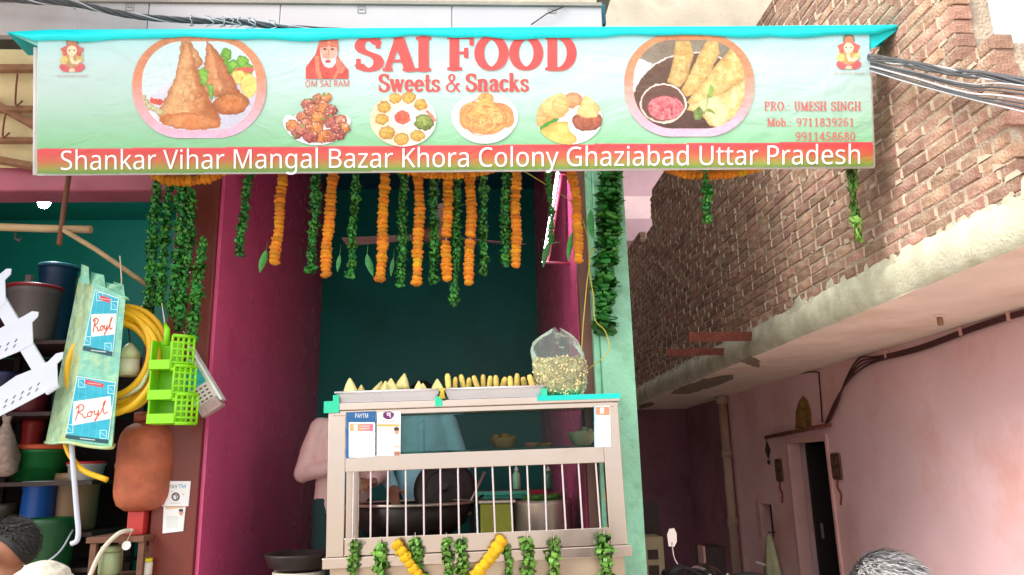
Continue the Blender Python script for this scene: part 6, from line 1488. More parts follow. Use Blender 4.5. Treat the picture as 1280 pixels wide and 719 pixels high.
tub(31, 72, 604, lev['low'], 5.2, (30, 84, 160), 'blue drum with white top edge on the rack', None, .95, rim=(206, 214, 220), name='plastic_drum', cat='drum')
tub(72, 126, 592, lev['low'], 5.32, (160, 130, 100), 'tan bucket behind the hooked white pipe', None, .86, name='plastic_bucket', cat='bucket')
tub(34, 96, 648, lev['base'] - .06, 4.98, (26, 84, 44), 'dark green bucket with wire handle in front of the rack', None, .78, True, 'plastic_bucket', 'bucket')
st2 = MB().box(W(34, 706, 4.98).x, W(96, 706, 4.98).x, 4.84, 5.04, FLOOR, lev['base'] - .061); st2.build('low_crate', m_rk, label='dark low crate under the green bucket', cat='crate')
tub(52, 96, 335, lev['top'], 5.35, (24, 60, 96), 'tall navy drum high on the rack under bamboo stick', None, .92, name='plastic_drum', cat='drum', rim=(60, 110, 130))
tub(14, 76, 362, lev['top'], 5.2, (110, 100, 100), 'grey tub with maroon rim high on the rack', None, .8, rim=(150, 30, 44))
tub(-20, 20, 380, lev['top'], 5.3, (60, 30, 40), 'dark plum tub high on the rack at left edge', None, .8)
tub(20, 66, 470, lev['mid'], 5.3, (100, 28, 40), 'maroon tub on the middle board of the rack', None, .8)
tub(-12, 24, 466, lev['mid'], 5.3, (40, 46, 90), 'indigo tub on the middle board at left edge', None, .8)
tub(68, 110, 474, lev['mid'], 5.3, (30, 64, 80), 'teal tub on the middle board behind the pack', None, .8)
tub(30, 56, 526, lev['tub'], 5.55, (190, 50, 50), 'small red tub behind the green tub', None, .8)
tub(-14, 22, 630, lev['base'], 5.3, (70, 62, 50), 'olive pot at left end of the low board', None, .8)
bg_ = thing('hanging_sack', 'crumpled pale mesh sack at the left edge of the rack', 'sack', W(6, 602, 5.08))
p = W(6, 602, 5.08); MB().lathe([(.05, p.z + .03), (.1, p.z + .06), (.09, p.z + .16), (.05, p.z + .28), (.02, p.z + .36), (.03, p.z + .4)], (p.x, 5.02, 0), 20, wob=lambda q, z: 1 + .14 * math.sin(4 * q + z * 20)).build('sack_body', mat('mesh_sack', (176, 150, 140), .8, var=.3, scale=40), bg_)
MB().tube([(p.x, 5.02, p.z + .39), W(2, 515, 5.12)], .004, 5).build('cord', m_string, bg_)
# payment notice on the maroon pier
PP = Plane((0, YF - .034, 0), (0, -1, 0))
def wn(cv):
    cv.fill(cv.ell(219.5, 621, 5.2, 5.4), (80, 60, 70)); cv.fill(cv.ell(219.5, 621, 3.2, 3.6), (226, 222, 226)); cv.fill(cv.seg([(217.5, 618.5), (221, 619), (221, 624)], 1.2), (90, 66, 80))
    cv.fill(cv.seg([(213, 629), (225, 629)], .8), (196, 194, 196)); cv.fill(cv.seg([(211, 614.5), (217, 614)], .6), (190, 190, 190)); cv.fill(cv.ell(229, 618, 1.4, 1), (214, 208, 120))
t_ = notice('payment_notice', 'white payment notice on the maroon pier, upper card', [(206, 601.5), (238.5, 601.5), (235.5, 633), (202.5, 633)], wn, [('PAY', 211, 606, 222, 610.8, (30, 60, 70), 0), ('TM', 223, 605.6, 232, 610.4, (30, 150, 196), 0)], PP)
def wn2(cv):
    cv.fill(cv.poly([(207, 634), (229, 632.5), (229, 635), (207, 636.5)]), (232, 184, 124)); cv.fill(cv.rrect(208, 645, 223, 661, 1), (226, 230, 226)); cv.fill(cv.ell(226.5, 640.5, 2.8, 4), (206, 160, 130)); cv.fill(cv.ell(226.3, 638, 3, 1.8), (60, 50, 40)); cv.fill(cv.poly([(224.5, 645), (229.5, 645), (229, 660), (224, 660)]), (232, 240, 232))
notice('payment_notice', 'white payment notice on the maroon pier, lower card with orange stripe', [(204.5, 633.5), (232, 633.5), (229, 664), (203, 667)], wn2, (), PP)
# ================================================================== ALLEY, CABLES, SHOP FITTINGS
# rusted angle irons built into the brick wall
def angle_iron(px0, px1, py, h, label):
    e = WX(px1, py, XB + .03); Y = e.y; a = W(px0, py - 1, Y - .02); hh = h * PXM(Y)
    o = MB().box(a.x, e.x, Y - .03, Y - .025, e.z - hh / 2, e.z + hh / 2).box(a.x, e.x, Y - .0245, Y + .05, e.z + hh / 2 - .006, e.z + hh / 2).build('angle_iron', m_rust, label=label, cat='iron bar')
angle_iron(861, 945, 421, 12, 'upper rusted angle iron sticking out of the brick wall')
angle_iron(833, 910, 440, 9, 'lower darker angle iron sticking out of the brick wall')
# bulb holder under the soffit
p = WZ(1174, 394, SOF); bh = thing('bulb_holder', 'small brown bulb holder under the cream soffit', 'bulb holder', p - Vector((0, 0, .07)))
MB().lathe([(.03, p.z - .012), (.032, p.z - .001)], (p.x, p.y, 0), 16).build('rose', m_soffit, bh); MB().lathe([(.014, p.z - .065), (.018, p.z - .055), (.018, p.z - .02), (.012, p.z - .012)], (p.x, p.y, 0), 14).build('holder', mat('brown_bakelite', (150, 110, 80), .5), bh)
# cables along the pink wall
m_cab = mat('dark_brown_cable', (84, 44, 44), .6, var=.2); wc = thing('wall_cable', 'dark cables clipped along the top of the pink wall', 'cable', WX(1034, 530, XP - .01))
for d in range(4):
    j = lambda s_=1: random.uniform(-1.2, 1.2) * s_
    pts = [WX(1330, 374 + d * 1.3, XP - .02), WX(1230, 404 + d * 1.4 + j(), XP - .02), WX(1150, 433 + d * 1.5 + j(), XP - .02), WX(1096, 446 + d * 2 + j(), XP - .025), WX(1074, 448 + d * 5, XP - .03), WX(1058, 474 + d * 2 + j(2), XP - .03), WX(1046 - d, 504 + j(2), XP - .03), WX(1034 - d * .8, 530, XP - .02)]
    MB().tube(smooth_path(pts, 5), .008, 6).build('strand', m_cab, wc)
for px, py in ((1262, 395), (1202, 414), (1108, 443)): q = WX(px, py, XP - .02); MB().box(q.x - .014, q.x + .019, q.y - .012, q.y + .012, q.z - .03, q.z + .03).build('clip', m_frame, wc)
MB().tube(smooth_path([WX(940, 476, XP - .01), WX(952, 471, XP - .01), WX(990, 468, XP - .01), WX(1020, 465, XP - .01), WX(1024, 475, XP - .01), WX(1028, 528, XP - .01)], 5), .008, 6).build('thin_cable', m_cab, label='single thin cable bending above the doorway', cat='cable')
# plaque above the doorway
m_br = mat('brass_relief', (150, 112, 56), .5, .3, var=.4, scale=50, bump=.8, bscale=90); pq = thing('door_plaque', 'arched brass coloured plaque above the doorway', 'plaque', WX(1003, 536, XP - .01))
prof = [(994, 536), (994.5, 515), (998, 502), (1003, 495), (1008, 501), (1012, 513), (1013, 534)]
MB().prism([WX(*q, XP - .016) for q in prof], (.015, 0, 0)).build('backing', m_br, pq)
for px, py, r in ((1003, 506, .05), (1003, 519, .075), (1002, 530, .085)): MB().ell(WX(px, py, XP - .02), (.03, r, r), 12, 7).build('relief_figure', m_br, pq)
for px, py in ((975, 588), (1047, 583)):
    c = WX(px, py, XP); hw = .07; t_ = thing('door_charm', 'square dark charm on the pink wall %s of the doorway' % ('left' if px < 1000 else 'right'), 'charm', c - Vector((0, 0, .12)), 'square charms beside the doorway')
    mb = MB()
    for (y0, z0, y1, z1) in ((-1, -1, -1, 1), (1, -1, 1, 1), (-1, 1, 1, 1), (-1, -1, 1, -1), (0, -1, 0, 1), (-1, 0, 1, 0)): mb.bar(c + Vector((-.01, y0 * hw, z0 * hw * 1.5)), c + Vector((-.01, y1 * hw, z1 * hw * 1.5)), .03, .02, up=(1, 0, 0))
    mb.build('emblem', mat('charm_brown', (104, 70, 50), .6, var=.3, scale=40), t_)
    MB().tube(smooth_path([c + Vector((-.01, 0, -hw * 1.5)), c + Vector((-.015, .02, -.18)), c + Vector((-.01, -.02, -.25)), c + Vector((-.01, .01, -.34))], 4), .01, 6).build('tassel', mat('charm_red', (150, 60, 50), .7), t_)
c = WX(961, 563, XP); t_ = thing('hanging_charm', 'small dark diamond charm hanging left of the rod', 'charm', c - Vector((0, 0, .1)))
MB().prism([c + Vector((-.02, -.07, 0)), c + Vector((-.02, 0, .09)), c + Vector((-.02, .07, 0)), c + Vector((-.02, 0, -.09))], (.012, 0, 0)).build('diamond', m_iron, t_); MB().tube([c + Vector((-.014, 0, .09)), c + Vector((-.014, 0, .16)), c + Vector((-.005, 0, .165))], .005, 5).build('thread', m_iron, t_); MB().ell(c + Vector((-.014, 0, -.13)), (.02, .02, .03), 8, 6).build('bead', m_iron, t_)
# red cloth inside the doorway
a = WX(1006, 556, XP + .4); t_ = thing('red_cloth', 'red cloth hanging inside the dark doorway', 'cloth', a - Vector((0, 0, .5)))
vs, fs = [], []
for i in range(9):
    for j in range(8): u, v = i / 8, j / 7; vs.append(a + Vector(((u - .5) * (.08 + .12 * v) + .02, -.03 * math.sin(u * 14), -.62 * v))); 
    if i:
        for j in range(7): b = i * 8 + j; fs.append((b - 8, b, b + 1, b - 7))
o = MB().add(vs, fs, 0, True).build('drape', mat('red_fabric', (206, 40, 40), .8, var=.15), t_); o.modifiers.new('t', 'SOLIDIFY').thickness = .004
MB().tube([a + Vector((0, -.1, .01)), a + Vector((0, .1, .01))], .008, 6).build('hanger', m_iron, t_)
# door leaf, dark, ajar inside
dl = thing('door_leaf', 'dark wooden door leaf standing open inside the doorway', 'door', (XP + .2, dy1 - .12, .01))
MB().box(XP + .15, XP + .8, dy1 - .15, dy1 - .11, .01, dz - .07).build('leaf', mat('dark_door', (34, 24, 24), .6, var=.2), dl); MB().box(XP + .2, XP + .22, dy1 - .17, dy1 - .151, .9, 1.05).build('handle', m_alu, dl)
# white green cloth bundle hung by the niche
a = WX(961, 668, XP - .08); t_ = thing('hung_cloth', 'pale green and white cloth bundle hung below the niche', 'cloth', a - Vector((0, 0, .9)))
vs, fs = [], []
for j in range(12):
    v = j / 11; r = .03 + .17 * v ** .7
    for i in range(20): q = 2 * math.pi * i / 20; k = 1 + .25 * math.sin(6 * q + v * 2); vs.append(a + Vector((r * .5 * k * math.cos(q), r * 1.0 * k * math.sin(q), -.9 * v)))
    if j:
        for i in range(20): fs.append(((j - 1) * 20 + i, (j - 1) * 20 + (i + 1) % 20, j * 20 + (i + 1) % 20, j * 20 + i))
MB().add(vs, fs, 0, True).build('drape', mat('pale_green_fabric', (206, 210, 170), .85, var=.2, scale=8), t_); MB().tube([a + Vector((.09, 0, .02)), a + Vector((0, 0, .02)), a - Vector((0, 0, .03))], .008, 6).build('hook', m_iron, t_)
MB().bar(WX(944, 702, XP - .25), WX(956, 706, XP - .15), .05, .02).build('white_stick', m_white, label='short white stick poking out beside the hung cloth', cat='stick')
# things deep in the alley
def cab(x0, x1, y, py0, label, name, m, slots=0):
    a, b = W(x0, py0, y), W(x1, py0, y); t_ = thing(name, label, name.split('_')[-1], ((a.x + b.x) / 2, y, .004)); MB().box(a.x, b.x, y, y + .4, .004, a.z).build('case', m, t_, bevel=.01)
    return t_, a, b
t_, a, b = cab(797, 829, 8.6, 672, 'pale metal cabinet with dark slots deep in the alley', 'metal_cabinet', mat('pale_cabinet', (190, 180, 140), .5, var=.1))
for i in range(3): z = a.z - .13 - i * .16; MB().box(a.x + .1, b.x - .07, 8.585, 8.5985, z - .1, z).build('slot', m_iron, t_)
MB().box(W(797, 630, 8.9).x, W(829, 630, 8.9).x, 9.1, 9.15, .004, W(797, 628, 9.1).z).build('dark_door', m_iron, label='dark iron door behind the pale cabinet', cat='door')
t_, a, b = cab(881, 906, 8.8, 684, 'dark upright trunk with a pale edge by the drain pipe', 'dark_trunk', m_iron)
MB().box(a.x - .025, a.x - .001, 8.79, 9.0, .004, a.z + .01).build('pale_edge', m_frame, t_)
# motorbike parked in the alley: mirror and handlebar show
YM = 5.3; mt = thing('motorbike', 'dark motorbike parked in the alley with raised round mirror', 'motorbike', (W(850, 719, YM).x, YM + .5, .004))
hb = W(838, 716, YM); m_chr = mat('chrome', (220, 220, 224), .15, 1., var=.02); m_blk = mat('black_rubber', (24, 24, 26), .6)
MB().tube(smooth_path([hb + Vector((-.02, 0, -.01)), hb + Vector((.1, .02, .03)), hb + Vector((.3, .1, -.06)), hb + Vector((.55, .05, -.03)), hb + Vector((.68, 0, -.06))], 5), .013, 8).build('handlebar', m_blk, mt)
MB().tube([hb + Vector((-.03, -.005, -.015)), hb + Vector((.09, .015, .045))], .02, 10).build('grip', m_blk, mt)
mr = W(840, 672, YM)
MB().tube(smooth_path([hb + Vector((.06, .01, .04)), hb + Vector((.03, 0, .1)), mr + Vector((-.004, 0, -.03))], 4), .006, 6).build('mirror_stem', m_chr, mt)
Mm = Matrix.Rotation(R(84), 3, 'X') @ Matrix.Rotation(R(25), 3, 'Y')
sh = [(-.03, -.062), (.012, -.066), (.034, -.03), (.036, .03), (.02, .066), (-.018, .062), (-.036, .02)]
MB().prism([mr + Vector((x, 0, z)) for x, z in sh], (0, .016, 0)).build('mirror_shell', m_blk, mt, bevel=.004)
MB().prism([mr + Vector((x * .9, -.002, z * .9)) for x, z in sh], (0, .0015, 0)).build('mirror_glass', mat('mirror_glass', (240, 226, 224), .12, .9, var=.02), mt)
cx_ = hb.x + .33
MB().lathe([(.02, -.08), (.075, -.03), (.085, .03), (.08, .035)], (cx_, YM - .02, hb.z - .22), 20, mtx=Matrix.Rotation(R(90), 3, 'X')).build('headlamp', m_chr, mt)
for s_ in (-.06, .06): MB().tube([(cx_ + s_, YM + .02, hb.z - .02), (cx_ + s_, YM - .14, .3)], .018, 8).build('fork', m_chr, mt)
for yy in (YM - .16, YM + 1.1):
    t2 = MB().tube([(cx_, yy + .28 * math.cos(q), .304 + .28 * math.sin(q)) for q in np.linspace(0, 2 * math.pi, 36)], .03, 8).build('wheel', m_blk, mt)
    MB().tube([(cx_ - .05, yy, .304), (cx_ + .05, yy, .304)], .035, 10).build('hub', m_alu, t2)
MB().ell((cx_, YM + .38, .84), (.14, .28, .13), 18, 10).build('fuel_tank', mat('black_paint', (20, 20, 24), .2, coat=.6), mt); MB().box(cx_ - .12, cx_ + .12, YM + .62, YM + 1.2, .76, .84).build('seat', m_blk, mt, bevel=.03); MB().box(cx_ - .1, cx_ + .1, YM + .25, YM + .75, .34, .7).build('engine', m_alu, mt, bevel=.02)

# ---- cables behind and above the banner
m_wire = mat('grey_cable', (84, 84, 88), .5, var=.25, scale=12); m_wirel = mat('pale_cable', (190, 190, 194), .45, var=.1)
cbm = thing('cable_bundle', 'bundle of twisted grey cables passing behind the banner', 'cable', W(640, 60, 3.95))
base = [(-40, -8, 3.85), (40, 1, 3.85), (95, 5, 3.85), (150, 17, 3.85), (220, 25, 3.86), (290, 27, 3.88), (370, 35, 3.9), (600, 50, 3.92), (900, 60, 3.9), (1060, 68, 3.76), (1090, 72, 3.6), (1180, 88, 3.05), (1330, 113, 2.6), (2200, 300, 1.7)]
bpth = smooth_path([W(*q) for q in base], 14)
for s_ in range(5):
    pts = [p + Vector((0, .012 * math.cos(i * .35 + s_ * 1.26), .012 * math.sin(i * .35 + s_ * 1.26))) for i, p in enumerate(bpth)]
    MB().tube(pts, .008 if s_ < 3 else .005, 6).build('strand', m_wire if s_ != 4 else m_wirel, cbm)
cb2 = thing('cable_fan', 'loose fan of thin cables leaving the right edge of the banner', 'cable', W(1100, 85, 3.8))
for i in range(7):
    k = i / 6.; pts = [W(1000, 68 + 3 * k, 3.84), W(1070, 74 + 10 * k, 3.74), W(1140, 88 + 16 * k + random.uniform(-1, 1), 3.3), W(1210, 106 + 18 * k + random.uniform(-2, 2), 2.95), W(1330, 116 + 36 * k, 2.55), W(2200, 300 + 60 * k, 1.7)]
    MB().tube(smooth_path(pts, 6), .0038 + .0015 * (i % 2), 6).build('strand', m_wire if i % 3 else m_wirel, cb2)
# white string lashings
ls = thing('string_lashing', 'white string lashed round the cables above the banner left half', 'string', W(320, 30, 3.86))
for px in (92, 240, 262, 281, 289, 300, 312, 318, 340):
    c = W(px, np.interp(px, [q[0] for q in base], [q[1] for q in base]) , 3.87); rr = random.Random(px)
    MB().tube([c + Vector((rr.uniform(-.02, .02) + .014 * math.sin(q * 2), .026 * math.cos(q), .03 * math.sin(q))) for q in np.linspace(0, 6.28, 14)], .003, 5).build('loop', m_wplast, ls)
MB().tube(smooth_path([W(90, 10, 3.86), W(100, 20, 3.9), W(96, 36, 3.93)], 4), .002, 4).build('tail', m_wplast, ls)
MB().tube([W(664, 31, 3.98), W(684, 17, 3.97), W(706, 8, 3.985)], .004, 5).build('black_wire', m_iron, label='thin black wire slanting across the white board', cat='wire')

# ---- shop fittings
tl = thing('tube_light', 'lit tube light on the right pink wall inside the shop', 'light', (XR - .04, 6.0, 3.2))
a, b = WX(680, 327, XR - .05), WX(696, 232, XR - .05)
MB().tube([W(679, 328, 4.75), W(697, 216, 4.75)], .009, 10).build('tube', mat('lit_tube', (255, 255, 255), .4, emit=(240, 248, 255), emit_s=14.), tl)
tb0, tb1 = W(679, 328, 4.75), W(697, 216, 4.75)
MB().tube([tb0 + Vector((.03, .03, 0)), tb1 + Vector((.03, .03, 0))], .012, 8).build('batten', m_pinkbeam, tl)
for q in (tb0, tb1): MB().tube([q, Vector((XR + .01, q.y + .04, q.z))], .009, 8).build('holder', m_pinkbeam, tl)
fn_ = thing('ceiling_fan', 'ceiling fan with three pale blades behind the garlands', 'fan', (0, 6.0, 3.6)); fc = W(545, 290, 6.0)
MB().tube([fc, (fc.x, 6.0, CEIL)], .012, 8).build('down_rod', m_white, fn_)
MB().lathe([(.03, fc.z - .09), (.1, fc.z - .07), (.12, fc.z - .03), (.1, fc.z + .02), (.03, fc.z + .05)], (fc.x, 6.0, 0), 24).build('motor', mat('pale_brown_fan', (190, 150, 130), .4), fn_)
for q in (170, 20, 275):
    d = Vector((math.cos(R(q)), math.sin(R(q)), 0)); s_ = Vector((-d.y, d.x, .18)); p0 = fc + d * .1 - Vector((0, 0, .04)); p1 = fc + d * .78 - Vector((0, 0, .04))
    MB().prism([p0 - s_ * .04, p1 - s_ * .07, p1 + s_ * .07, p0 + s_ * .04], (0, 0, .006)).build('blade', mat('fan_blade', (226, 206, 196), .4), fn_)
sw = W(712, 412, 4.45)
swo = thing('wall_socket', 'small black socket box on the pink wall behind the snack bag', 'socket', sw)
MB().box(XR - .05, XR - .001, 5.0, 5.12, sw.z - .1, sw.z + .05).build('box', m_iron, swo, bevel=.004)
# ================================================================== PEOPLE
def capsule(mb, p0, r0, p1, r1, seg=14, mi=0, flat=1.):
    p0, p1 = Vector(p0), Vector(p1); d = (p1 - p0); L = d.length; d = d / L if L > 1e-6 else Vector((0, 0, 1)); P, Rr = [], []
    for k in range(4): a = math.pi / 2 * k / 4; P.append(p0 - d * r0 * math.cos(a)); Rr.append(max(.0008, r0 * math.sin(a)))
    for k in range(5): P.append(p0.lerp(p1, k / 4)); Rr.append(r0 + (r1 - r0) * k / 4)
    for k in range(1, 5): a = math.pi / 2 * k / 4; P.append(p1 + d * r1 * math.sin(a)); Rr.append(max(.0008, r1 * math.cos(a)))
    mb.tube(P, Rr, seg, True, mi, flat=flat)
def fuse(mb, name, m, parent, voxel=.011, it=6, org=None, bump=None):
    """one continuous surface from overlapping volumes"""
    a = np.array([tuple(v) for v in mb.v]); lo, hi = a.min(0), a.max(0); org = Vector(((lo[0] + hi[0]) / 2, (lo[1] + hi[1]) / 2, lo[2]))
    tmp = bpy.data.objects.new('tmp', mb.mesh('tmp', m, org)); C.objects.link(tmp)
    rm_ = tmp.modifiers.new('r', 'REMESH'); rm_.mode = 'VOXEL'; rm_.voxel_size = voxel
    sm_ = tmp.modifiers.new('s', 'SMOOTH'); sm_.iterations = it; sm_.factor = .5
    if bump:
        tx = bpy.data.textures.new('folds', 'CLOUDS'); tx.noise_scale = bump[0]; dm = tmp.modifiers.new('d', 'DISPLACE'); dm.texture = tx; dm.strength = bump[1]; dm.texture_coords = 'LOCAL'
    dg = bpy.context.evaluated_depsgraph_get(); me = bpy.data.meshes.new_from_object(tmp.evaluated_get(dg)); bpy.data.objects.remove(tmp)
    me.materials.clear(); me.materials.append(m); me.polygons.foreach_set('use_smooth', [True] * len(me.polygons)); me.name = name
    return link_mesh(name, me, org, parent)
m_skin = mat('brown_skin', (160, 106, 80), .5, var=.08, scale=12, sss=.1); m_hair = mat('black_hair', (22, 18, 18), .5, var=.3, scale=80, bump=.5, bscale=200)
m_eye = mat('eye_white', (226, 222, 214), .2)
def hand(mb, w_, d, side, k=1., curl=.6):
    """palm and five curled fingers from the wrist w_ along d; side: thumb direction"""
    d = Vector(d).normalized(); s_ = Vector(side); s_ = (s_ - d * s_.dot(d)).normalized(); n = d.cross(s_)
    if n.z > 0: n = -n
    pc = w_ + d * .05 * k
    for q in (-.028, -.01, .01, .028): capsule(mb, w_ + s_ * q * .7 * k, .014 * k, w_ + d * .088 * k + s_ * q * k, .0125 * k, 10)
    for q, l in ((.031, .07), (.0105, .08), (-.0105, .075), (-.031, .06)):
        a = w_ + d * .092 * k + s_ * q * k; b = a + (d * math.cos(curl * .5) + n * math.sin(curl * .5)) * l * .45 * k; c = b + (d * math.cos(curl * 1.4) + n * math.sin(curl * 1.4)) * l * .32 * k; e = c + (d * math.cos(curl * 2.1) + n * math.sin(curl * 2.1)) * l * .26 * k
        capsule(mb, a, .0095 * k, b, .009 * k, 8); capsule(mb, b, .009 * k, c, .0085 * k, 8); capsule(mb, c, .0085 * k, e, .0075 * k, 8)
    a = w_ + d * .03 * k + s_ * .03 * k; b = a + (d * .6 + s_ * .8).normalized() * .04 * k; capsule(mb, a, .012 * k, b, .0105 * k, 8); capsule(mb, b, .0105 * k, b + (d * .9 + s_ * .2 + n * .3).normalized() * .032 * k, .0085 * k, 8)
def head(mb, c, f, up, k=1.):
    """skull, jaw, nose, lips, ears about centre c; f: gaze"""
    f = Vector(f).normalized(); up = Vector(up); up = (up - f * up.dot(f)).normalized(); s_ = f.cross(up); Mh = Matrix((s_, f, up)).transposed()
    P = lambda x, y, z: c + Mh @ Vector((x * k, y * k, z * k))
    mb.ell(P(0, -.012, .025), (.076 * k, .096 * k, .092 * k), 20, 14, mtx=Mh); mb.ell(P(0, .022, -.045), (.056 * k, .062 * k, .07 * k), 18, 12, mtx=Mh)
    capsule(mb, P(0, .088, .015), .009 * k, P(0, .104, -.022), .013 * k, 10); capsule(mb, P(-.02, .08, -.058), .008 * k, P(.02, .08, -.058), .008 * k, 8); mb.ell(P(0, .07, -.092), (.024 * k, .02 * k, .018 * k), 10, 8, mtx=Mh)
    capsule(mb, P(-.05, .076, .034), .011 * k, P(.05, .076, .034), .011 * k, 8)
    for q in (-1, 1): mb.ell(P(q * .078, -.008, -.008), (.011 * k, .021 * k, .034 * k), 12, 8, mtx=Mh); mb.ell(P(q * .082, .0, -.026), (.008 * k, .011 * k, .012 * k), 8, 6, mtx=Mh)
    return P, Mh
def hairline(ph, low):
    side = abs(math.cos(ph)) ** 3; return max(low + .095 * max(0, math.sin(ph)) ** .8, .05 * side + low * (1 - side))
def hair_cap(P, Mh, parent, m, k=1., low=-.03, n=900, ln=.03, seedv=1, wd=.0022):
    """short hair: a cap over the skull and loose locks lying on it"""
    mb = MB(); rr = random.Random(seedv); vs, fs = [], []
    rows, seg = 12, 28
    for i in range(rows + 1):
        th = i / rows
        for j in range(seg):
            ph = 2 * math.pi * j / seg; front = max(0, math.sin(ph)); zlow = hairline(ph, low)
            z = .125 - (.125 - zlow) * th; cz = min(1, max(-.99, (z - .025) / .1)); rad = math.sqrt(max(0.0004, 1 - cz * cz))
            vs.append(P(.083 * rad * math.cos(ph), -.012 + .103 * rad * math.sin(ph), z))
    for i in range(rows):
        for j in range(seg): fs.append((i * seg + j, i * seg + (j + 1) % seg, (i + 1) * seg + (j + 1) % seg, (i + 1) * seg + j))
    fs.append(tuple(range(seg))[::-1])
    o = MB().add(vs, fs, 0, True).build('hair', m, parent)
    for q in range(n):
        ph = rr.uniform(0, 6.283); z = rr.uniform(hairline(ph, low) + .02, .124); cz = (z - .025) / .1; rad = math.sqrt(max(.001, 1 - min(1, cz * cz)))
        b = Vector((.084 * rad * math.cos(ph), -.012 + .104 * rad * math.sin(ph), z)); nrm = Vector((b.x / .084, (b.y + .012) / .104, cz)).normalized()
        t_ = Vector((math.cos(ph) * .3 + .35, -.5 + rr.uniform(-.35, .35), -.6 * (1 - max(0, cz)) + rr.uniform(-.3, .3))); t_ = (t_ - nrm * t_.dot(nrm)).normalized(); sd_ = nrm.cross(t_) * wd
        l = ln * rr.uniform(.6, 1.3); p1 = b + t_ * l * .5 + nrm * .006; p2 = b + t_ * l + nrm * rr.uniform(.002, .01)
        mb.add([P(*(b - sd_)), P(*(b + sd_)), P(*(p1 + sd_)), P(*(p1 - sd_)), P(*p2)], [(0, 1, 2, 3), (3, 2, 4)])
    mb.build('loose_locks', m, o, kind='stuff')
def standing(label, x, y, floor, k, yaw, shirt, trousers, elbows, wrists, hand_dirs, gaze, head_off, hem=.86, hairm=None, skin=None, sleeves='long', hk={}):
    """joints in metres for a 1.7 m figure facing -Y, then turned by yaw and scaled by k"""
    Mr = Matrix.Rotation(yaw, 3, 'Z'); T = lambda p: Vector((x, y, floor)) + Mr @ (Vector(p) * k)
    t_ = thing('person', label, 'person', (x, y, floor)); skin = skin or m_skin; b = MB()
    for s_ in (-1, 1):
        capsule(b, T((s_ * .1, 0, .9)), .085 * k, T((s_ * .11, -.01, .5)), .058 * k); capsule(b, T((s_ * .11, -.01, .5)), .056 * k, T((s_ * .11, .02, .09)), .038 * k); capsule(b, T((s_ * .11, .03, .045)), .042 * k, T((s_ * .12, -.16, .03)), .03 * k)
        capsule(b, T((s_ * .175, 0, 1.4)), .05 * k, T(elbows[s_]), .04 * k); capsule(b, T(elbows[s_]), .04 * k, T(wrists[s_]), .027 * k)
        hand(b, T(wrists[s_]), Mr @ Vector(hand_dirs[s_]), Mr @ Vector((-s_, 0, .3)), k)
    b.ell(T((0, 0, .95)), (.155 * k, .11 * k, .12 * k), mtx=Mr); b.ell(T((0, 0, 1.1)), (.135 * k, .095 * k, .16 * k), mtx=Mr); b.ell(T((0, 0, 1.28)), (.165 * k, .105 * k, .17 * k), mtx=Mr); capsule(b, T((-.13, 0, 1.4)), .055 * k, T((.13, 0, 1.4)), .055 * k)
    hc = T((head_off[0], head_off[1], 1.585 + head_off[2])); capsule(b, T((0, .01, 1.4)), .056 * k, hc + Vector((0, .01, -.06)), .052 * k)
    P, Mh = head(b, hc, Mr @ Vector(gaze), (0, 0, 1), k)
    fuse(b, 'body', skin, t_, .0085, 4)
    for q in (-1, 1): MB().ell(P(q * .031, .079, .014), (.012 * k, .007 * k, .007 * k), 10, 7, mtx=Mh).build('eye', m_eye, t_)
    hair_cap(P, Mh, t_, hairm or m_hair, k, **hk)
    s = MB()
    for q in (-1, 1):
        capsule(s, T((q * .165, 0, 1.405)), .066 * k, T(elbows[q]), .058 * k)
        if sleeves == 'long': capsule(s, T(elbows[q]), .056 * k, T(Vector(elbows[q]).lerp(Vector(wrists[q]), .86)), .044 * k)
        else: capsule(s, T(elbows[q]), .056 * k, T(Vector(elbows[q]).lerp(Vector(wrists[q]), .35)), .052 * k)
    s.lathe([(.175, hem), (.185, hem + .02), (.178, 1.0), (.172, 1.12), (.188, 1.28), (.19, 1.36), (.15, 1.44), (.075, 1.475), (.06, 1.475)], (0, 0, 0), 28, sy=.68)
    n = 9 * 28; s.v[-n:] = [tuple(T(v)) for v in s.v[-n:]]
    capsule(s, T((-.13, 0, 1.405)), .062 * k, T((.13, 0, 1.405)), .062 * k)
    so_ = fuse(s, 'shirt', shirt, t_, .011, 3, bump=(.13, .02))
    for q in (-1, 1):                          # collar wings
        MB().prism([T((q * .004, -.118, 1.40)), T((q * .062, -.088, 1.425)), T((q * .075, -.035, 1.478)), T((q * .06, -.06, 1.486)), T((q * .03, -.085, 1.462))], Mr @ Vector((0, -.008, .003))).build('collar', shirt, so_)
    MB().box(-.014, .014, -.006, 0, 0, 1).v and None
    pl_ = MB(); 
    for i in range(10):
        z0, z1 = hem + (1.4 - hem) * i / 10, hem + (1.4 - hem) * (i + 1) / 10; yy = lambda z: -(.68 * np.interp(z, [hem, 1.0, 1.12, 1.28, 1.36, 1.44], [.185, .178, .172, .188, .19, .165]) + .012)
        pl_.add([T((-.014, yy(z0), z0)), T((.014, yy(z0), z0)), T((.014, yy(z1), z1)), T((-.014, yy(z1), z1))], [(0, 1, 2, 3)])
    o = pl_.build('placket', shirt, so_); o.modifiers.new('t', 'SOLIDIFY').thickness = .006
    tr = MB()
    for q in (-1, 1): capsule(tr, T((q * .095, 0, .92)), .1 * k, T((q * .11, -.01, .5)), .078 * k); capsule(tr, T((q * .11, -.01, .5)), .078 * k, T((q * .11, .02, .12)), .066 * k)
    tr.ell(T((0, 0, .93)), (.168 * k, .12 * k, .12 * k), mtx=Mr); fuse(tr, 'trousers', trousers, t_, .012, 4, bump=(.1, .012))
    return t_
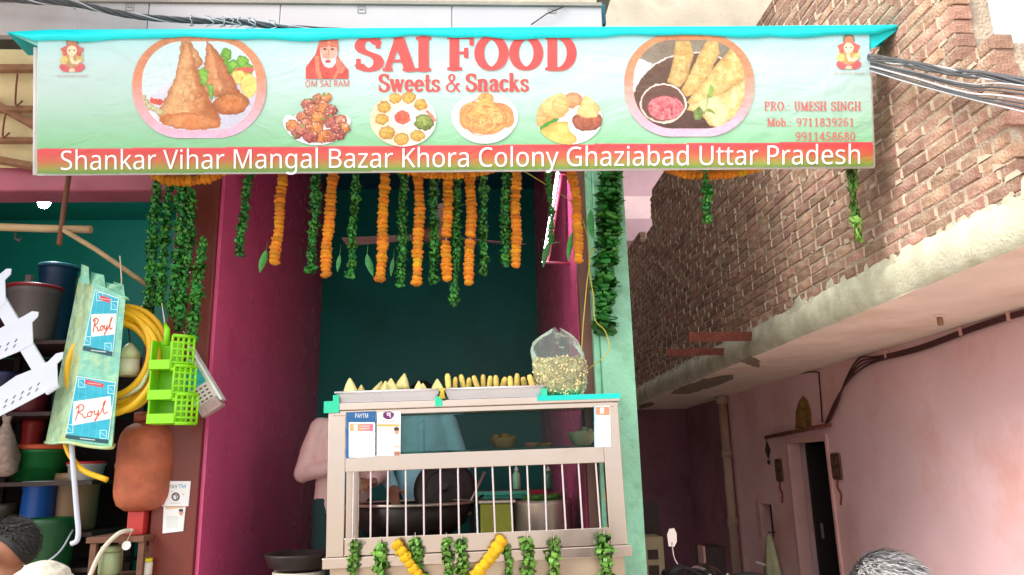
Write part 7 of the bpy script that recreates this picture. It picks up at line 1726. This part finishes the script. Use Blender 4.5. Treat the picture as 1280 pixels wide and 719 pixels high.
m_blue = mat('pale_blue_shirt', (168, 224, 234), .75, var=.08, scale=8, bump=.2, bscale=14); m_pinksh = mat('pink_shirt', (240, 206, 198), .75, var=.08, scale=8, bump=.2, bscale=14)
m_dtr = mat('dark_trousers', (44, 50, 58), .8, var=.15); m_gtr = mat('dark_green_trousers', (30, 66, 64), .8, var=.15)
xb = W(528, 560, 5.6).x
standing('person in pale blue shirt standing over the wok behind the stall', xb, 5.6, FLOOR, 1.065, 0, m_blue, m_dtr, {-1: (-.27, -.02, 1.13), 1: (.27, -.02, 1.13)}, {-1: (-.17, -.22, .98), 1: (.23, -.24, .97)}, {-1: (.1, -.8, -.5), 1: (-.1, -.8, -.5)}, (0, -.8, -.6), (0, -.05, -.035))
xp_ = W(430, 560, 5.25).x
standing('person in pink shirt with folded arm at left of the stall', xp_, 5.25, FLOOR, 1.035, R(28), m_pinksh, m_gtr, {-1: (-.26, .02, 1.12), 1: (.26, .0, 1.12)}, {-1: (-.1, -.21, 1.16), 1: (.12, -.22, 1.06)}, {-1: (.8, -.4, .05), 1: (-.6, -.6, 0)}, (.2, -.75, -.6), (.02, -.07, -.06))

# grey haired person passing at lower right (seen from behind, only the hair rises into the frame)
m_grey = mat('salt_and_pepper_hair', (150, 146, 146), .45, var=.3, scale=90, rand=.85, island=True)
hp = W(1128, 764, 1.62); kk = 1.06
standing('grey haired person passing by at the lower right edge', hp.x, 1.66, 0.0, hp.z / 1.585, R(180), mat('dark_shirt', (60, 60, 70), .8), m_dtr, {-1: (-.26, 0, 1.12), 1: (.26, 0, 1.12)}, {-1: (-.25, -.08, .9), 1: (.25, -.08, .9)}, {-1: (0, -.2, -1), 1: (0, -.2, -1)}, (.1, -1, -.1), (0, 0, 0), hairm=m_grey, hk=dict(n=4200, ln=.042, wd=.0016, low=-.08, seedv=4))

def seated(label, hx, hy, hz, gaze, top, cloth=None, k=1.):
    """figure seated on a stool; hx, hy, hz is the head centre"""
    sx_, sy_ = hx, hy; seat = hz - .74; t_ = thing('person', label, 'person', (sx_, sy_, 0)); b = MB(); V = Vector; f = Vector(gaze).normalized(); sd_ = Vector((f.y, -f.x, 0)).normalized(); f2 = Vector((f.x, f.y, 0)).normalized()
    o3 = V((sx_, sy_, seat)) - f2 * .04
    for s_ in (-1, 1):
        hip = o3 + sd_ * s_ * .1 + V((0, 0, .06)); kn = hip + f2 * .42; an = V((kn.x, kn.y, .09)); capsule(b, hip, .08, kn, .058); capsule(b, kn, .055, an, .038); capsule(b, an - V((0, 0, .05)), .038, an + f2 * .16 - V((0, 0, .06)), .028)
        sh_ = o3 + sd_ * s_ * .17 + V((0, 0, .53)); el = sh_ + sd_ * s_ * .05 - V((0, 0, .27)) + f2 * .03; wr = el + f2 * .23 - sd_ * s_ * .06 - V((0, 0, .02)); capsule(b, sh_, .05, el, .04); capsule(b, el, .04, wr, .027); hand(b, wr, f2 - V((0, 0, .3)), -sd_ * s_)
    for zz, rx in ((.06, .15), (.22, .13), (.4, .16)): b.ell(o3 + V((0, 0, zz)), (rx, rx * .75, .15))
    capsule(b, o3 + V((0, 0, .5)), .06, V((hx, hy, hz - .06)), .052); P, Mh = head(b, V((hx, hy, hz)), gaze, (0, 0, 1), k); fuse(b, 'body', m_skin, t_, .009, 3)
    for q in (-1, 1): MB().ell(P(q * .031, .079, .014), (.012, .007, .007), 10, 7, mtx=Mh).build('eye', m_eye, t_)
    s = MB()
    for zz, rx in ((.04, .18), (.22, .165), (.4, .19)): s.ell(o3 + V((0, 0, zz)), (rx, rx * .78, .15))
    for s_ in (-1, 1):
        sh_ = o3 + sd_ * s_ * .165 + V((0, 0, .53)); el = sh_ + sd_ * s_ * .05 - V((0, 0, .27)) + f2 * .03; capsule(s, sh_, .062, el, .055)
        hip = o3 + sd_ * s_ * .1 + V((0, 0, .06)); kn = hip + f2 * .42; capsule(s, hip, .095, kn, .075); capsule(s, kn, .075, V((kn.x, kn.y, .2)), .07)
    fuse(s, 'clothes', top, t_, .013, 3, bump=(.08, .014))
    if cloth:
        vs, fs = [], []; rows, seg = 40, 60
        for i in range(rows + 1):
            th = i / rows * 1.45 if i < rows else 1.5
            for j in range(seg):
                ph = 2 * math.pi * j / seg; fold = 1 + .11 * abs(math.sin(9 * th + 1.5 * math.sin(ph) + .6 * ph)) + .02 * math.sin(17 * ph - 9 * th); rad = math.sin(min(th * 1.4, 1.57)); z = .03 + .106 * math.cos(th * 1.4) if th * 1.4 < 1.57 else .03 - .5 * (th - 1.12)
                vs.append(P(.096 * rad * fold * math.cos(ph), -.012 + .12 * rad * fold * math.sin(ph), z))
        for i in range(rows):
            for j in range(seg): fs.append((i * seg + j, i * seg + (j + 1) % seg, (i + 1) * seg + (j + 1) % seg, (i + 1) * seg + j))
        o = MB().add(vs, fs, 0, True).build('head_cloth', cloth, t_); o.modifiers.new('t', 'SOLIDIFY').thickness = .004
    else: hair_cap(P, Mh, t_, m_hair, k, n=700, ln=.02, low=-.05)
    st_ = thing('stool', 'plastic stool under the ' + label, 'stool', (o3.x, o3.y, 0)); m_st = mat('red_stool', (150, 40, 40), .4)
    MB().box(o3.x - .17, o3.x + .17, o3.y - .17, o3.y + .17, seat - .09, seat - .05).build('seat', m_st, st_, bevel=.01)
    for a in (-.13, .13):
        for c in (-.13, .13): MB().tube([(o3.x + a, o3.y + c, seat - .09), (o3.x + a * 1.2, o3.y + c * 1.2, .004)], .018, 8).build('leg', m_st, st_)
hp = W(9, 690, 3.05); seated('dark haired person with bare ear at the lower left corner', hp.x, 3.05, hp.z, (-1, .15, -.1), mat('brown_kurta', (110, 80, 70), .8))
hp = W(50, 755, 2.75); seated('person under a white head cloth at the lower left', hp.x, 2.75, hp.z, (-.4, 1, -.1), mat('white_kurta', (206, 204, 196), .8), mat('white_head_cloth', (206, 200, 182), .85, var=.12, scale=30, bump=.5, bscale=40))
